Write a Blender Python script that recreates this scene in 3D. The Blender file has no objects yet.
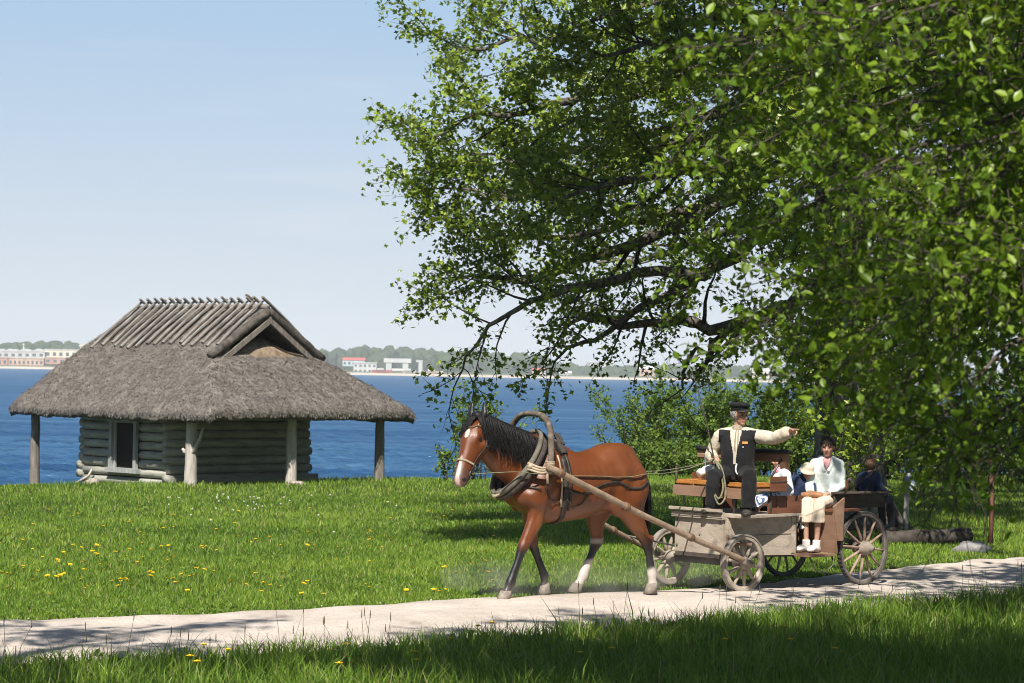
import bpy, bmesh, math, random
import numpy as np
from mathutils import Vector, Matrix, Quaternion, noise
from mathutils.bvhtree import BVHTree
R = math.radians
SC = bpy.context.scene
COL = SC.collection
V = Vector

# ------------------------------------------------------------------ camera geometry
F = 2400.0
CAM = V((0, 0, 2.35))
PITCH, ROLL = R(0.752), R(1.05)
_fw = V((0, math.cos(PITCH), math.sin(PITCH)))
_u0 = V((0, -math.sin(PITCH), math.cos(PITCH)))
_r0 = V((1, 0, 0))
CR = _r0 * math.cos(ROLL) + _u0 * math.sin(ROLL)
CU = -_r0 * math.sin(ROLL) + _u0 * math.cos(ROLL)


def at(px, py, d):
    """world point seen at a pixel of the photograph, at depth d along +Y"""
    r = _fw + CR * ((px - 512) / F) + CU * ((341.5 - py) / F)
    return CAM + r * (d / r.y)


def on_ground(px, py, z=0.0):
    r = _fw + CR * ((px - 512) / F) + CU * ((341.5 - py) / F)
    return CAM + r * ((z - CAM.z) / r.z)


def smooth(t):
    t = max(0.0, min(1.0, t))
    return t * t * (3 - 2 * t)


# shoreline: where the lawn starts to fall away to the sea
_SX = [-60, -25, -12.5, -9.6, -6.0, -2.0, 2.0, 8.0, 20, 60, 140]
_SY = [34, 38, 42.0, 44.5, 47.5, 50.5, 53.5, 57.0, 66, 120, 260]


def gz(x, y):
    s = float(np.interp(x, _SX, _SY))
    t = y - s
    z = 0.025 * math.sin(x * 0.7 + y * 0.31) + 0.02 * math.sin(y * 0.9 - x * 0.4)
    if y < 24:
        z *= 0.4
    if t > 0:
        z -= 0.043 * t
        k = 1.0 + 6.2 * smooth((x + 11.6) / 1.2)
        if t > k:
            z -= 0.35 * (t - k)
    return max(z, -2.6)


# ------------------------------------------------------------------ tagging
def tag(o, label=None, cat=None, group=None, kind=None):
    if label: o['label'] = label
    if cat: o['category'] = cat
    if group: o['group'] = group
    if kind: o['kind'] = kind
    return o


def empty(name, loc=(0, 0, 0), rz=0.0, label=None, cat=None, group=None):
    o = bpy.data.objects.new(name, None)
    o.empty_display_size = 0.2
    COL.objects.link(o)
    o.location = loc
    o.rotation_euler = (0, 0, rz)
    return tag(o, label, cat, group)


# ------------------------------------------------------------------ materials
def new_mat(name):
    m = bpy.data.materials.new(name)
    m.use_nodes = True
    nt = m.node_tree
    b = nt.nodes['Principled BSDF']
    return m, nt, b


def pm(name, c1, c2=None, scale=8.0, rough=0.75, bump=0.0, stretch=(1, 1, 1), detail=6.0, metal=0.0,
       lo=0.35, hi=0.65, spec=0.3, bscale=None, c3=None, s3=40.0, rot=(0, 0, 0), attr=None, sheen=0.0):
    """procedural surface: two tones blended by noise (and a third fine speckle), optional bump"""
    m, nt, b = new_mat(name)
    N, L = nt.nodes, nt.links
    b.inputs['Roughness'].default_value = rough
    b.inputs['Metallic'].default_value = metal
    b.inputs['Specular IOR Level'].default_value = spec
    if sheen:
        b.inputs['Sheen Weight'].default_value = sheen
    tc = N.new('ShaderNodeTexCoord')
    mp = N.new('ShaderNodeMapping')
    mp.inputs['Scale'].default_value = stretch
    mp.inputs['Rotation'].default_value = rot
    L.new(tc.outputs['Object'], mp.inputs['Vector'])
    nz = N.new('ShaderNodeTexNoise')
    nz.inputs['Scale'].default_value = scale
    nz.inputs['Detail'].default_value = detail
    nz.inputs['Roughness'].default_value = 0.6
    L.new(mp.outputs['Vector'], nz.inputs['Vector'])
    rp = N.new('ShaderNodeValToRGB')
    rp.color_ramp.elements[0].position = lo
    rp.color_ramp.elements[1].position = hi
    rp.color_ramp.elements[0].color = (*c1, 1)
    rp.color_ramp.elements[1].color = (*(c2 or c1), 1)
    L.new(nz.outputs['Fac'], rp.inputs['Fac'])
    out = rp.outputs['Color']
    if c3 is not None:
        n3 = N.new('ShaderNodeTexNoise')
        n3.inputs['Scale'].default_value = s3
        n3.inputs['Detail'].default_value = 3
        L.new(mp.outputs['Vector'], n3.inputs['Vector'])
        r3 = N.new('ShaderNodeValToRGB')
        r3.color_ramp.elements[0].position = 0.52
        r3.color_ramp.elements[1].position = 0.68; r3.color_ramp.elements[1].color = (.5, .5, .5, 1)
        L.new(n3.outputs['Fac'], r3.inputs['Fac'])
        mx = N.new('ShaderNodeMix'); mx.data_type = 'RGBA'
        L.new(r3.outputs['Color'], mx.inputs['Factor'])
        L.new(out, mx.inputs[6]); mx.inputs[7].default_value = (*c3, 1)
        out = mx.outputs[2]
    if attr:
        at_ = N.new('ShaderNodeAttribute'); at_.attribute_name = attr
        mx = N.new('ShaderNodeMix'); mx.data_type = 'RGBA'; mx.blend_type = 'MULTIPLY'
        mx.inputs['Factor'].default_value = 1.0
        L.new(out, mx.inputs[6]); L.new(at_.outputs['Color'], mx.inputs[7])
        out = mx.outputs[2]
    L.new(out, b.inputs['Base Color'])
    if bump:
        bn = N.new('ShaderNodeTexNoise')
        bn.inputs['Scale'].default_value = bscale or scale * 2.5
        bn.inputs['Detail'].default_value = 5
        L.new(mp.outputs['Vector'], bn.inputs['Vector'])
        bp = N.new('ShaderNodeBump')
        bp.inputs['Strength'].default_value = bump
        bp.inputs['Distance'].default_value = 0.02
        L.new(bn.outputs['Fac'], bp.inputs['Height'])
        L.new(bp.outputs['Normal'], b.inputs['Normal'])
    return m


def leaf_mat(name, c_a, c_b, trans, tw=0.45, rough=0.45, attr='Col', spec=0.35):
    """leaf: diffuse + gloss in front, light coming through; per-leaf tone from a point attribute"""
    m = bpy.data.materials.new(name)
    m.use_nodes = True
    nt = m.node_tree
    N, L = nt.nodes, nt.links
    b = N['Principled BSDF']
    out = N['Material Output']
    a = N.new('ShaderNodeAttribute'); a.attribute_name = attr
    mx = N.new('ShaderNodeMix'); mx.data_type = 'RGBA'
    L.new(a.outputs['Fac'], mx.inputs['Factor'])
    mx.inputs[6].default_value = (*c_a, 1)
    mx.inputs[7].default_value = (*c_b, 1)
    L.new(mx.outputs[2], b.inputs['Base Color'])
    b.inputs['Roughness'].default_value = rough
    b.inputs['Specular IOR Level'].default_value = spec
    t = N.new('ShaderNodeBsdfTranslucent')
    hs = N.new('ShaderNodeMix'); hs.data_type = 'RGBA'
    hs.inputs['Factor'].default_value = 0.5
    L.new(mx.outputs[2], hs.inputs[6]); hs.inputs[7].default_value = (*trans, 1)
    L.new(hs.outputs[2], t.inputs['Color'])
    ms = N.new('ShaderNodeMixShader')
    ms.inputs['Fac'].default_value = tw
    L.new(b.outputs['BSDF'], ms.inputs[1]); L.new(t.outputs['BSDF'], ms.inputs[2])
    L.new(ms.outputs['Shader'], out.inputs['Surface'])
    return m


# ------------------------------------------------------------------ mesh builder
class MB:
    def __init__(s):
        s.v, s.f, s.m, s.sm = [], [], [], []

    def add(s, vs, fs, mi=0, sm=False):
        o = len(s.v)
        s.v.extend([tuple(p) for p in vs])
        for f in fs:
            s.f.append(tuple(i + o for i in f)); s.m.append(mi); s.sm.append(sm)

    def box(s, c, size, rot=None, mi=0, bev=0.0, taper=None):
        x, y, z = size[0] / 2, size[1] / 2, size[2] / 2
        b = min(bev, x * .9, y * .9, z * .9)
        M = Matrix.Translation(V(c)) @ (rot.to_4x4() if rot is not None else Matrix())
        if b <= 0:
            P = [(sx * x, sy * y, sz * z) for sz in (-1, 1) for sx, sy in ((-1, -1), (1, -1), (1, 1), (-1, 1))]
            if taper: P = [(p[0] * (taper if p[2] > 0 else 1), p[1] * (taper if p[2] > 0 else 1), p[2]) for p in P]
            s.add([M @ V(p) for p in P], [(3, 2, 1, 0), (4, 5, 6, 7), (0, 1, 5, 4), (1, 2, 6, 5), (2, 3, 7, 6), (3, 0, 4, 7)], mi)
            return
        bm = bmesh.new()
        bmesh.ops.create_cube(bm, size=1.0)
        for q in bm.verts: q.co = V((q.co.x * 2 * x, q.co.y * 2 * y, q.co.z * 2 * z))
        bmesh.ops.bevel(bm, geom=bm.edges[:], offset=b, segments=2, affect='EDGES')
        bm.verts.index_update()
        s.add([M @ q.co for q in bm.verts], [[q.index for q in f.verts] for f in bm.faces], mi)
        bm.free()

    def hexa(s, bot, top, mi=0):
        """box from four bottom and four top corners (same order, counter-clockwise seen from above)"""
        s.add(list(bot) + list(top), [(3, 2, 1, 0), (4, 5, 6, 7), (0, 1, 5, 4), (1, 2, 6, 5), (2, 3, 7, 6), (3, 0, 4, 7)], mi)

    def tube(s, pts, rad, seg=8, mi=0, cap=True, up=None, sm=True, close=False):
        """tube along pts; rad: number, list, or list of (side, up) half-axes"""
        pts = [V(p) for p in pts]
        n = len(pts)
        if not isinstance(rad, (list, tuple)): rad = [rad] * n
        rings = []
        prev = None
        for i, p in enumerate(pts):
            if close:
                t = pts[(i + 1) % n] - pts[i - 1]
            else:
                t = pts[min(i + 1, n - 1)] - pts[max(i - 1, 0)]
            t = t.normalized() if t.length > 1e-9 else V((0, 0, 1))
            if up is not None:
                a = V(up[i]) if isinstance(up, list) else V(up)
            elif prev is not None:
                a = prev
            else:
                a = V((0, 0, 1)) if abs(t.z) < 0.9 else V((1, 0, 0))
            a = a - t * a.dot(t)
            a = a.normalized() if a.length > 1e-6 else t.orthogonal().normalized()
            prev = a
            b = t.cross(a)
            r = rad[i]
            ra, rb = (r[1], r[0]) if isinstance(r, (list, tuple)) else (r, r)
            rings.append([p + a * (ra * math.cos(2 * math.pi * k / seg)) + b * (rb * math.sin(2 * math.pi * k / seg)) for k in range(seg)])
        vs = [q for r in rings for q in r]
        fs = []
        m = n if close else n - 1
        for i in range(m):
            j = (i + 1) % n
            for k in range(seg):
                k2 = (k + 1) % seg
                fs.append((i * seg + k, i * seg + k2, j * seg + k2, j * seg + k))
        if cap and not close:
            fs.append(tuple(range(seg - 1, -1, -1)))
            fs.append(tuple((n - 1) * seg + k for k in range(seg)))
        s.add(vs, fs, mi, sm)

    def ball(s, c, r, seg=12, rings=8, mi=0, rot=None):
        r = r if isinstance(r, (list, tuple)) else (r, r, r)
        M = Matrix.Translation(V(c)) @ (rot.to_4x4() if rot is not None else Matrix())
        vs = [M @ V((0, 0, r[2]))]
        for i in range(1, rings):
            th = math.pi * i / rings
            for k in range(seg):
                ph = 2 * math.pi * k / seg
                vs.append(M @ V((r[0] * math.sin(th) * math.cos(ph), r[1] * math.sin(th) * math.sin(ph), r[2] * math.cos(th))))
        vs.append(M @ V((0, 0, -r[2])))
        fs = [(0, 1 + k, 1 + (k + 1) % seg) for k in range(seg)]
        for i in range(rings - 2):
            for k in range(seg):
                a, b = 1 + i * seg + k, 1 + i * seg + (k + 1) % seg
                fs.append((a, a + seg, b + seg, b))
        l = len(vs) - 1
        o = 1 + (rings - 2) * seg
        fs += [(o + k, l, o + (k + 1) % seg) for k in range(seg)]
        s.add(vs, fs, mi, True)

    def strip(s, pts, width, normal, thick=0.004, mi=0):
        """flat strap: pts, half width across, normals (list or one)"""
        n = len(pts)
        rr = [(width, thick)] * n
        s.tube(pts, rr, seg=6, mi=mi, up=normal)

    def build(s, name, mats, parent=None, smooth_all=None, loc=None):
        me = bpy.data.meshes.new(name)
        me.from_pydata(s.v, [], s.f)
        mats = mats if isinstance(mats, (list, tuple)) else [mats]
        for m in mats: me.materials.append(m)
        if len(mats) > 1: me.polygons.foreach_set('material_index', s.m)
        me.polygons.foreach_set('use_smooth', s.sm if smooth_all is None else [smooth_all] * len(s.f))
        me.update()
        o = bpy.data.objects.new(name, me)
        COL.objects.link(o)
        if parent is not None: o.parent = parent
        if loc is not None: o.location = loc
        return o


def remeshed(mb, name, mats, parent, voxel, smooth_it=6, fac=0.5, disp=None):
    """fuse the builder's overlapping shapes into ONE continuous skin"""
    o = mb.build(name, mats, parent)
    md = o.modifiers.new('r', 'REMESH'); md.mode = 'VOXEL'; md.voxel_size = voxel; md.use_smooth_shade = True
    if smooth_it:
        sm = o.modifiers.new('s', 'SMOOTH'); sm.iterations = smooth_it; sm.factor = fac
    COL.objects.unlink(o)                      # evaluate it alone, in a scratch scene
    par, o.parent = o.parent, None
    tmp = bpy.data.scenes.new('scratch'); tmp.collection.objects.link(o)
    vl = tmp.view_layers[0]; vl.update()
    me = bpy.data.meshes.new_from_object(o.evaluated_get(vl.depsgraph))
    tmp.collection.objects.unlink(o); bpy.data.scenes.remove(tmp)
    COL.objects.link(o); o.parent = par
    o.modifiers.clear()
    old = o.data
    o.data = me
    bpy.data.meshes.remove(old)
    me.name = name
    me.materials.clear()
    for m in (mats if isinstance(mats, (list, tuple)) else [mats]): me.materials.append(m)
    me.polygons.foreach_set('use_smooth', [True] * len(me.polygons))
    if disp:
        nv = len(me.vertices)
        P = np.empty(nv * 3, np.float32); Nn = np.empty(nv * 3, np.float32)
        me.vertices.foreach_get('co', P); me.vertices.foreach_get('normal', Nn)
        P = P.reshape(-1, 3); D = np.array([disp(V(p)) for p in P.tolist()], np.float32)[:, None]
        me.vertices.foreach_set('co', (P + Nn.reshape(-1, 3) * D).ravel())
        me.update()
    return o


def relax(o, weight, it=20, fac=.5):
    """smooth a skin where weight(co) says so"""
    me = o.data
    n = len(me.vertices)
    P = np.empty(n * 3, np.float32); me.vertices.foreach_get('co', P); P = P.reshape(-1, 3).astype(np.float64)
    E = np.empty(len(me.edges) * 2, np.int32); me.edges.foreach_get('vertices', E); E = E.reshape(-1, 2)
    deg = np.bincount(E.ravel(), minlength=n)[:, None]
    W = np.array([weight(p) for p in P])[:, None] * fac
    for _ in range(it):
        A = np.zeros_like(P)
        for k in range(3):
            A[:, k] = np.bincount(E[:, 0], P[E[:, 1], k], n) + np.bincount(E[:, 1], P[E[:, 0], k], n)
        P += (A / deg - P) * W
    me.vertices.foreach_set('co', P.astype(np.float32).ravel())
    me.update()


def spline(P, n=6):
    """Catmull-Rom through the points"""
    P = [V(p) for p in P]
    out = []
    for i in range(len(P) - 1):
        a, b, c, d = P[max(i - 1, 0)], P[i], P[i + 1], P[min(i + 2, len(P) - 1)]
        for k in range(n):
            t = k / n
            out.append(((b * 2) + (c - a) * t + (a * 2 - b * 5 + c * 4 - d) * t * t + (b * 3 - a - c * 3 + d) * t ** 3) / 2)
    out.append(P[-1])
    return out


def paint(o, fn, name='Col'):
    me = o.data
    a = me.color_attributes.new(name, 'FLOAT_COLOR', 'POINT')
    buf = np.ones((len(me.vertices), 4), np.float32)
    for i, q in enumerate(me.vertices):
        buf[i, :3] = fn(q.co, q.normal)
    a.data.foreach_set('color', buf.ravel())


def np_mesh(name, verts, faces_n, loops, mat, parent=None, col=None, smooth=True):
    """verts (N,3); uniform polygons of faces_n corners from the flat loops array"""
    me = bpy.data.meshes.new(name)
    nv = len(verts); nf = len(loops) // faces_n
    me.vertices.add(nv)
    me.vertices.foreach_set('co', np.ascontiguousarray(verts, np.float32).ravel())
    me.loops.add(len(loops))
    me.loops.foreach_set('vertex_index', np.ascontiguousarray(loops, np.int32))
    me.polygons.add(nf)
    me.polygons.foreach_set('loop_start', np.arange(0, nf * faces_n, faces_n, dtype=np.int32))
    me.polygons.foreach_set('loop_total', np.full(nf, faces_n, np.int32))
    me.polygons.foreach_set('use_smooth', np.full(nf, smooth, bool))
    for m in (mat if isinstance(mat, (list, tuple)) else [mat]): me.materials.append(m)
    if col is not None:
        a = me.color_attributes.new('Col', 'FLOAT_COLOR', 'POINT')
        buf = np.ones((nv, 4), np.float32)
        buf[:, 0] = buf[:, 1] = buf[:, 2] = col
        a.data.foreach_set('color', buf.ravel())
    me.update()
    me.validate()
    o = bpy.data.objects.new(name, me)
    COL.objects.link(o)
    if parent is not None: o.parent = parent
    return o


def leaf_mesh(name, P, size, mat, rng, parent=None, outline='oval', droop=0.0, nrm=None, tone=None, updir=0.35):
    """many leaves as one mesh: every leaf a folded blade with its own turn, tilt, size and tone"""
    P = np.asarray(P, np.float32); n = len(P)
    if outline == 'oval':
        T = np.array([[0, -.5, 0], [.30, -.12, .05], [.22, .25, .05], [0, .55, -.04], [-.22, .25, .05], [-.30, -.12, .05]], np.float32)
        Fq = np.array([[0, 1, 2, 3], [0, 3, 4, 5]])
    elif outline == 'lobed':
        T = np.array([[0, -.45, 0], [.22, -.2, .04], [.55, .02, .02], [.24, .16, .05], [.0, .6, -.06], [-.24, .16, .05], [-.55, .02, .02], [-.22, -.2, .04]], np.float32)
        Fq = np.array([[0, 1, 2, 3], [0, 3, 4, 5], [0, 5, 6, 7]])
    else:
        T = np.array([[0, -.5, 0], [.12, 0, .03], [0, .5, -.03], [-.12, 0, .03]], np.float32)
        Fq = np.array([[0, 1, 2, 3]])
    z = rng.normal(size=(n, 3)); z[:, 2] += updir * 2.5 if nrm is None else 0
    if nrm is not None: z = z * 0.6 + nrm
    z /= np.linalg.norm(z, axis=1, keepdims=True) + 1e-9
    y = rng.normal(size=(n, 3)); y[:, 2] -= droop
    y -= z * (y * z).sum(1, keepdims=True)
    y /= np.linalg.norm(y, axis=1, keepdims=True) + 1e-9
    x = np.cross(y, z)
    s = (size * (0.7 + 0.6 * rng.random(n))).astype(np.float32)
    k = len(T)
    Vt = P[:, None, :] + s[:, None, None] * (T[None, :, 0:1] * x[:, None, :] + T[None, :, 1:2] * y[:, None, :] + T[None, :, 2:3] * z[:, None, :])
    loops = (np.arange(n)[:, None, None] * k + Fq[None]).reshape(-1)
    tn = rng.random(n) if tone is None else np.clip(tone + rng.normal(size=n) * .18, 0, 1)
    return np_mesh(name, Vt.reshape(-1, 3), 4, loops, mat, parent, np.repeat(tn, k), smooth=False)
# ================================================================== light, sky, camera
SUN_AZ, SUN_EL = R(8), R(50)          # the sun stands behind the camera, a little to its left
S = V((-math.sin(SUN_AZ) * math.cos(SUN_EL), -math.cos(SUN_AZ) * math.cos(SUN_EL), math.sin(SUN_EL)))
w = bpy.data.worlds.new('World'); SC.world = w; w.use_nodes = True
wn = w.node_tree
sky = wn.nodes.new('ShaderNodeTexSky'); sky.sky_type = 'NISHITA'; sky.sun_disc = False
sky.sun_elevation = SUN_EL; sky.sun_rotation = R(180 + 8)
sky.air_density = 1.0; sky.dust_density = 0.6; sky.ozone_density = 2.2; sky.altitude = 0
bg = wn.nodes['Background']; bg.inputs['Strength'].default_value = 0.055
# thin wisps of cloud low over the far shore, part of the sky itself
tcw = wn.nodes.new('ShaderNodeTexCoord')
mpw = wn.nodes.new('ShaderNodeMapping'); mpw.inputs['Scale'].default_value = (3.0, 3.0, 34.0)
nzw = wn.nodes.new('ShaderNodeTexNoise'); nzw.inputs['Scale'].default_value = 1.6; nzw.inputs['Detail'].default_value = 6
rpw = wn.nodes.new('ShaderNodeValToRGB')
rpw.color_ramp.elements[0].position = 0.56; rpw.color_ramp.elements[0].color = (0, 0, 0, 1)
rpw.color_ramp.elements[1].position = 0.86; rpw.color_ramp.elements[1].color = (0.5, 0.5, 0.5, 1)
mxw = wn.nodes.new('ShaderNodeMix'); mxw.data_type = 'RGBA'
wn.links.new(tcw.outputs['Generated'], mpw.inputs['Vector']); wn.links.new(mpw.outputs['Vector'], nzw.inputs['Vector'])
wn.links.new(nzw.outputs['Fac'], rpw.inputs['Fac']); wn.links.new(rpw.outputs['Color'], mxw.inputs['Factor'])
wn.links.new(sky.outputs['Color'], mxw.inputs[6]); mxw.inputs[7].default_value = (8.2, 8.4, 8.8, 1)
# paler, milkier air low over the sea to the north, opposite the sun
sxw = wn.nodes.new('ShaderNodeSeparateXYZ'); wn.links.new(tcw.outputs['Generated'], sxw.inputs['Vector'])
def mrange(src, f0, f1, t0, t1):
    m = wn.nodes.new('ShaderNodeMapRange'); m.interpolation_type = 'SMOOTHSTEP'
    for k, v in (('From Min', f0), ('From Max', f1), ('To Min', t0), ('To Max', t1)): m.inputs[k].default_value = v
    wn.links.new(src, m.inputs['Value']); return m.outputs['Result']
grad = wn.nodes.new('ShaderNodeMix'); grad.data_type = 'RGBA'
wn.links.new(mrange(sxw.outputs['Z'], -.02, .20, 0, 1), grad.inputs['Factor'])
grad.inputs[6].default_value = (8.45, 9.1, 9.8, 1); grad.inputs[7].default_value = (4.5, 6.8, 9.6, 1)
clw = wn.nodes.new('ShaderNodeMix'); clw.data_type = 'RGBA'
wn.links.new(rpw.outputs['Color'], clw.inputs['Factor']); wn.links.new(grad.outputs[2], clw.inputs[6]); clw.inputs[7].default_value = (9.2, 9.7, 10.2, 1)
fz_ = wn.nodes.new('ShaderNodeMath'); fz_.operation = 'MULTIPLY'
wn.links.new(mrange(sxw.outputs['Z'], .17, .45, 1, 0), fz_.inputs[0]); wn.links.new(mrange(sxw.outputs['Y'], .1, .8, 0, 1), fz_.inputs[1])
mx2 = wn.nodes.new('ShaderNodeMix'); mx2.data_type = 'RGBA'
wn.links.new(fz_.outputs['Value'], mx2.inputs['Factor'])
wn.links.new(sky.outputs['Color'], mx2.inputs[6]); wn.links.new(clw.outputs[2], mx2.inputs[7])
wn.links.new(mx2.outputs[2], bg.inputs['Color'])

sl = bpy.data.lights.new('sun', 'SUN'); sl.energy = 5.0; sl.angle = R(0.53); sl.color = (1.0, 0.945, 0.86)
so = bpy.data.objects.new('sun', sl); COL.objects.link(so)
so.rotation_mode = 'QUATERNION'; so.rotation_quaternion = S.to_track_quat('Z', 'Y'); so.location = S * 60

cd = bpy.data.cameras.new('camera'); co = bpy.data.objects.new('camera', cd); COL.objects.link(co)
cd.lens = 36.0 * F / 1024; cd.sensor_width = 36; cd.clip_start = 0.2; cd.clip_end = 20000
Mx = Matrix((CR, CU, -_fw)).transposed().to_4x4(); Mx.translation = CAM
co.matrix_world = Mx
cd.dof.use_dof = True; cd.dof.focus_distance = 25.0; cd.dof.aperture_fstop = 6.5
SC.camera = co
SC.view_settings.view_transform = 'Standard'; SC.view_settings.look = 'None'
SC.view_settings.exposure = 0.62; SC.view_settings.gamma = 1.0
SC.cycles.max_bounces = 7; SC.cycles.transparent_max_bounces = 6; SC.cycles.transmission_bounces = 5
SC.cycles.diffuse_bounces = 2; SC.cycles.glossy_bounces = 2; SC.cycles.volume_bounces = 0
SC.cycles.pixel_filter_type = 'BLACKMAN_HARRIS'; SC.cycles.filter_width = 1.0
SC.cycles.use_denoising = True
SC.cycles.caustics_reflective = False; SC.cycles.caustics_refractive = False

# ================================================================== ground, path, sea, far land
soil = pm('soil under grass', (.030, .045, .012), (.055, .075, .02), scale=3.0, rough=.95, bump=.4, bscale=30, spec=.1)
xs = np.unique(np.concatenate([np.arange(-60, -14, 3.0), np.arange(-14, 14, .35), np.arange(14, 30, 1.0), np.arange(30, 141, 6.0)]))
ys = np.unique(np.concatenate([np.arange(-30, 14, 3.0), np.arange(14, 75, .4), np.arange(75, 271, 6.0)]))
X, Y = np.meshgrid(xs, ys)
Z = np.vectorize(gz)(X, Y)
nx, ny = len(xs), len(ys)
ii = np.arange(nx * ny).reshape(ny, nx)
lp = np.stack([ii[:-1, :-1], ii[:-1, 1:], ii[1:, 1:], ii[1:, :-1]], -1).reshape(-1)
tag(np_mesh('ground', np.stack([X, Y, Z], -1).reshape(-1, 3), 4, lp, soil), kind='structure')

# the gravel path, from its two edges
FAR = [(-420, 640), (-200, 631), (0, 622), (150, 615.5), (300, 609.5), (420, 604), (512, 599), (600, 595), (680, 589), (770, 579), (860, 570), (940, 565), (1024, 560), (1200, 551), (1400, 544)]
NEAR = [(-500, 690), (-200, 675), (0, 664), (150, 660), (300, 653), (420, 645), (512, 637), (600, 631), (680, 625), (770, 617), (850, 609), (940, 602), (1040, 594), (1240, 578), (1420, 566)]


def resample(pts, n):
    P = [on_ground(*p) for p in pts]
    d = [0.0]
    for a, b in zip(P, P[1:]): d.append(d[-1] + (b - a).length)
    q = np.linspace(0, d[-1], n)
    return np.stack([np.interp(q, d, [p.x for p in P]), np.interp(q, d, [p.y for p in P])], -1)


NP_ = 320
Ef, En = resample(FAR, NP_), resample(NEAR, NP_)
rngp = np.random.default_rng(5)


def wob(n, k, a):
    c = rngp.normal(size=n // k + 3)
    return np.interp(np.arange(n), np.arange(len(c)) * k, c) * a


Ef = Ef + np.stack([wob(NP_, 5, .05), wob(NP_, 4, .07)], -1)
En = En + np.stack([wob(NP_, 5, .06), wob(NP_, 4, .09)], -1)
M_ = 12
pv = []
for i in range(NP_):
    for j in range(M_ + 1):
        t = j / M_
        x, y = En[i] * (1 - t) + Ef[i] * t
        h = 0.030 + 0.03 * math.sin(math.pi * t) - 0.026 * (math.exp(-((t - .3) / .07) ** 2) + math.exp(-((t - .72) / .07) ** 2))
        h += 0.012 * noise.noise((x * 2.2, y * 2.2, 3.0))
        pv.append((x, y, max(gz(x, y), 0) * 0 + gz(x, y) + h if 0 < j < M_ else gz(x, y) - .03))
ii = np.arange(NP_ * (M_ + 1)).reshape(NP_, M_ + 1)
lp = np.stack([ii[:-1, :-1], ii[1:, :-1], ii[1:, 1:], ii[:-1, 1:]], -1).reshape(-1)
gravel = pm('pale gravel', (.465, .40, .345), (.60, .53, .465), scale=1.6, rough=.95, bump=.9, bscale=32, spec=.1, c3=(.30, .255, .21), s3=38)
tag(np_mesh('path', np.array(pv), 4, lp, gravel), kind='structure')


def on_path(x, y):
    """distance inside the path (>0 inside), roughly"""
    d = np.hypot(En[:, 0] - x, En[:, 1] - y); i = int(d.argmin())
    a, b = En[max(i - 1, 0)], En[min(i + 1, NP_ - 1)]
    t = b - a
    dn = t[0] * (y - En[i][1]) - t[1] * (x - En[i][0])
    dn /= math.hypot(*t)
    d = np.hypot(Ef[:, 0] - x, Ef[:, 1] - y); i = int(d.argmin())
    a, b = Ef[max(i - 1, 0)], Ef[min(i + 1, NP_ - 1)]
    t = b - a
    df = -(t[0] * (y - Ef[i][1]) - t[1] * (x - Ef[i][0])) / math.hypot(*t)
    return dn, df


# loose stones on the path
rs = random.Random(3)
mb = MB()
for _ in range(900):
    i = rs.randrange(40, NP_ - 40); t = rs.choice([rs.random(), rs.random() ** .4, rs.random() ** 2.5])
    x, y = En[i] * (1 - t) + Ef[i] * t
    r = rs.uniform(.004, .011)
    mb.ball((x, y, gz(x, y) + .03), (r, r * rs.uniform(.6, 1), r * .7), seg=5, rings=3)
tag(mb.build('gravel_stones', pm('loose stones', (.42, .37, .32), (.62, .56, .5), scale=9, rough=.9), smooth_all=False), kind='stuff')

# sea
mw, nt, b = new_mat('sea water')
N, L = nt.nodes, nt.links
b.inputs['Roughness'].default_value = .6
b.inputs['Specular IOR Level'].default_value = 0.0
gl = N.new('ShaderNodeBsdfGlossy'); gl.inputs['Roughness'].default_value = .28; gl.inputs['Color'].default_value = (.8, .9, 1, 1)
msw = N.new('ShaderNodeMixShader'); msw.inputs['Fac'].default_value = .10
L.new(b.outputs['BSDF'], msw.inputs[1]); L.new(gl.outputs['BSDF'], msw.inputs[2])
L.new(msw.outputs['Shader'], N['Material Output'].inputs['Surface'])
tc = N.new('ShaderNodeTexCoord')
mp = N.new('ShaderNodeMapping'); mp.inputs['Scale'].default_value = (.55, 1.0, 1.0)
L.new(tc.outputs['Object'], mp.inputs['Vector'])
n1 = N.new('ShaderNodeTexNoise'); n1.inputs['Scale'].default_value = 1.1; n1.inputs['Detail'].default_value = 6; n1.inputs['Roughness'].default_value = .62
L.new(mp.outputs['Vector'], n1.inputs['Vector'])
bp = N.new('ShaderNodeBump'); bp.inputs['Strength'].default_value = 1.0; bp.inputs['Distance'].default_value = .40
n0 = N.new('ShaderNodeTexNoise'); n0.inputs['Scale'].default_value = .32; n0.inputs['Detail'].default_value = 4
L.new(mp.outputs['Vector'], n0.inputs['Vector'])
ad = N.new('ShaderNodeMath'); ad.operation = 'MULTIPLY_ADD'; ad.inputs[1].default_value = 2.2
L.new(n0.outputs['Fac'], ad.inputs[0]); L.new(n1.outputs['Fac'], ad.inputs[2])
L.new(ad.outputs['Value'], bp.inputs['Height']); L.new(bp.outputs['Normal'], b.inputs['Normal']); L.new(bp.outputs['Normal'], gl.inputs['Normal'])
# broad streaks of ruffled and calmer water
mp2 = N.new('ShaderNodeMapping'); mp2.inputs['Scale'].default_value = (.03, .14, 1)
L.new(tc.outputs['Object'], mp2.inputs['Vector'])
n2 = N.new('ShaderNodeTexNoise'); n2.inputs['Scale'].default_value = 1.5; n2.inputs['Detail'].default_value = 5
L.new(mp2.outputs['Vector'], n2.inputs['Vector'])
r2 = N.new('ShaderNodeValToRGB')
r2.color_ramp.elements[0].position = .35; r2.color_ramp.elements[0].color = (.018, .070, .165, 1)
r2.color_ramp.elements[1].position = .7; r2.color_ramp.elements[1].color = (.055, .138, .25, 1)
L.new(n2.outputs['Fac'], r2.inputs['Fac']); L.new(r2.outputs['Color'], b.inputs['Base Color'])
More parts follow.
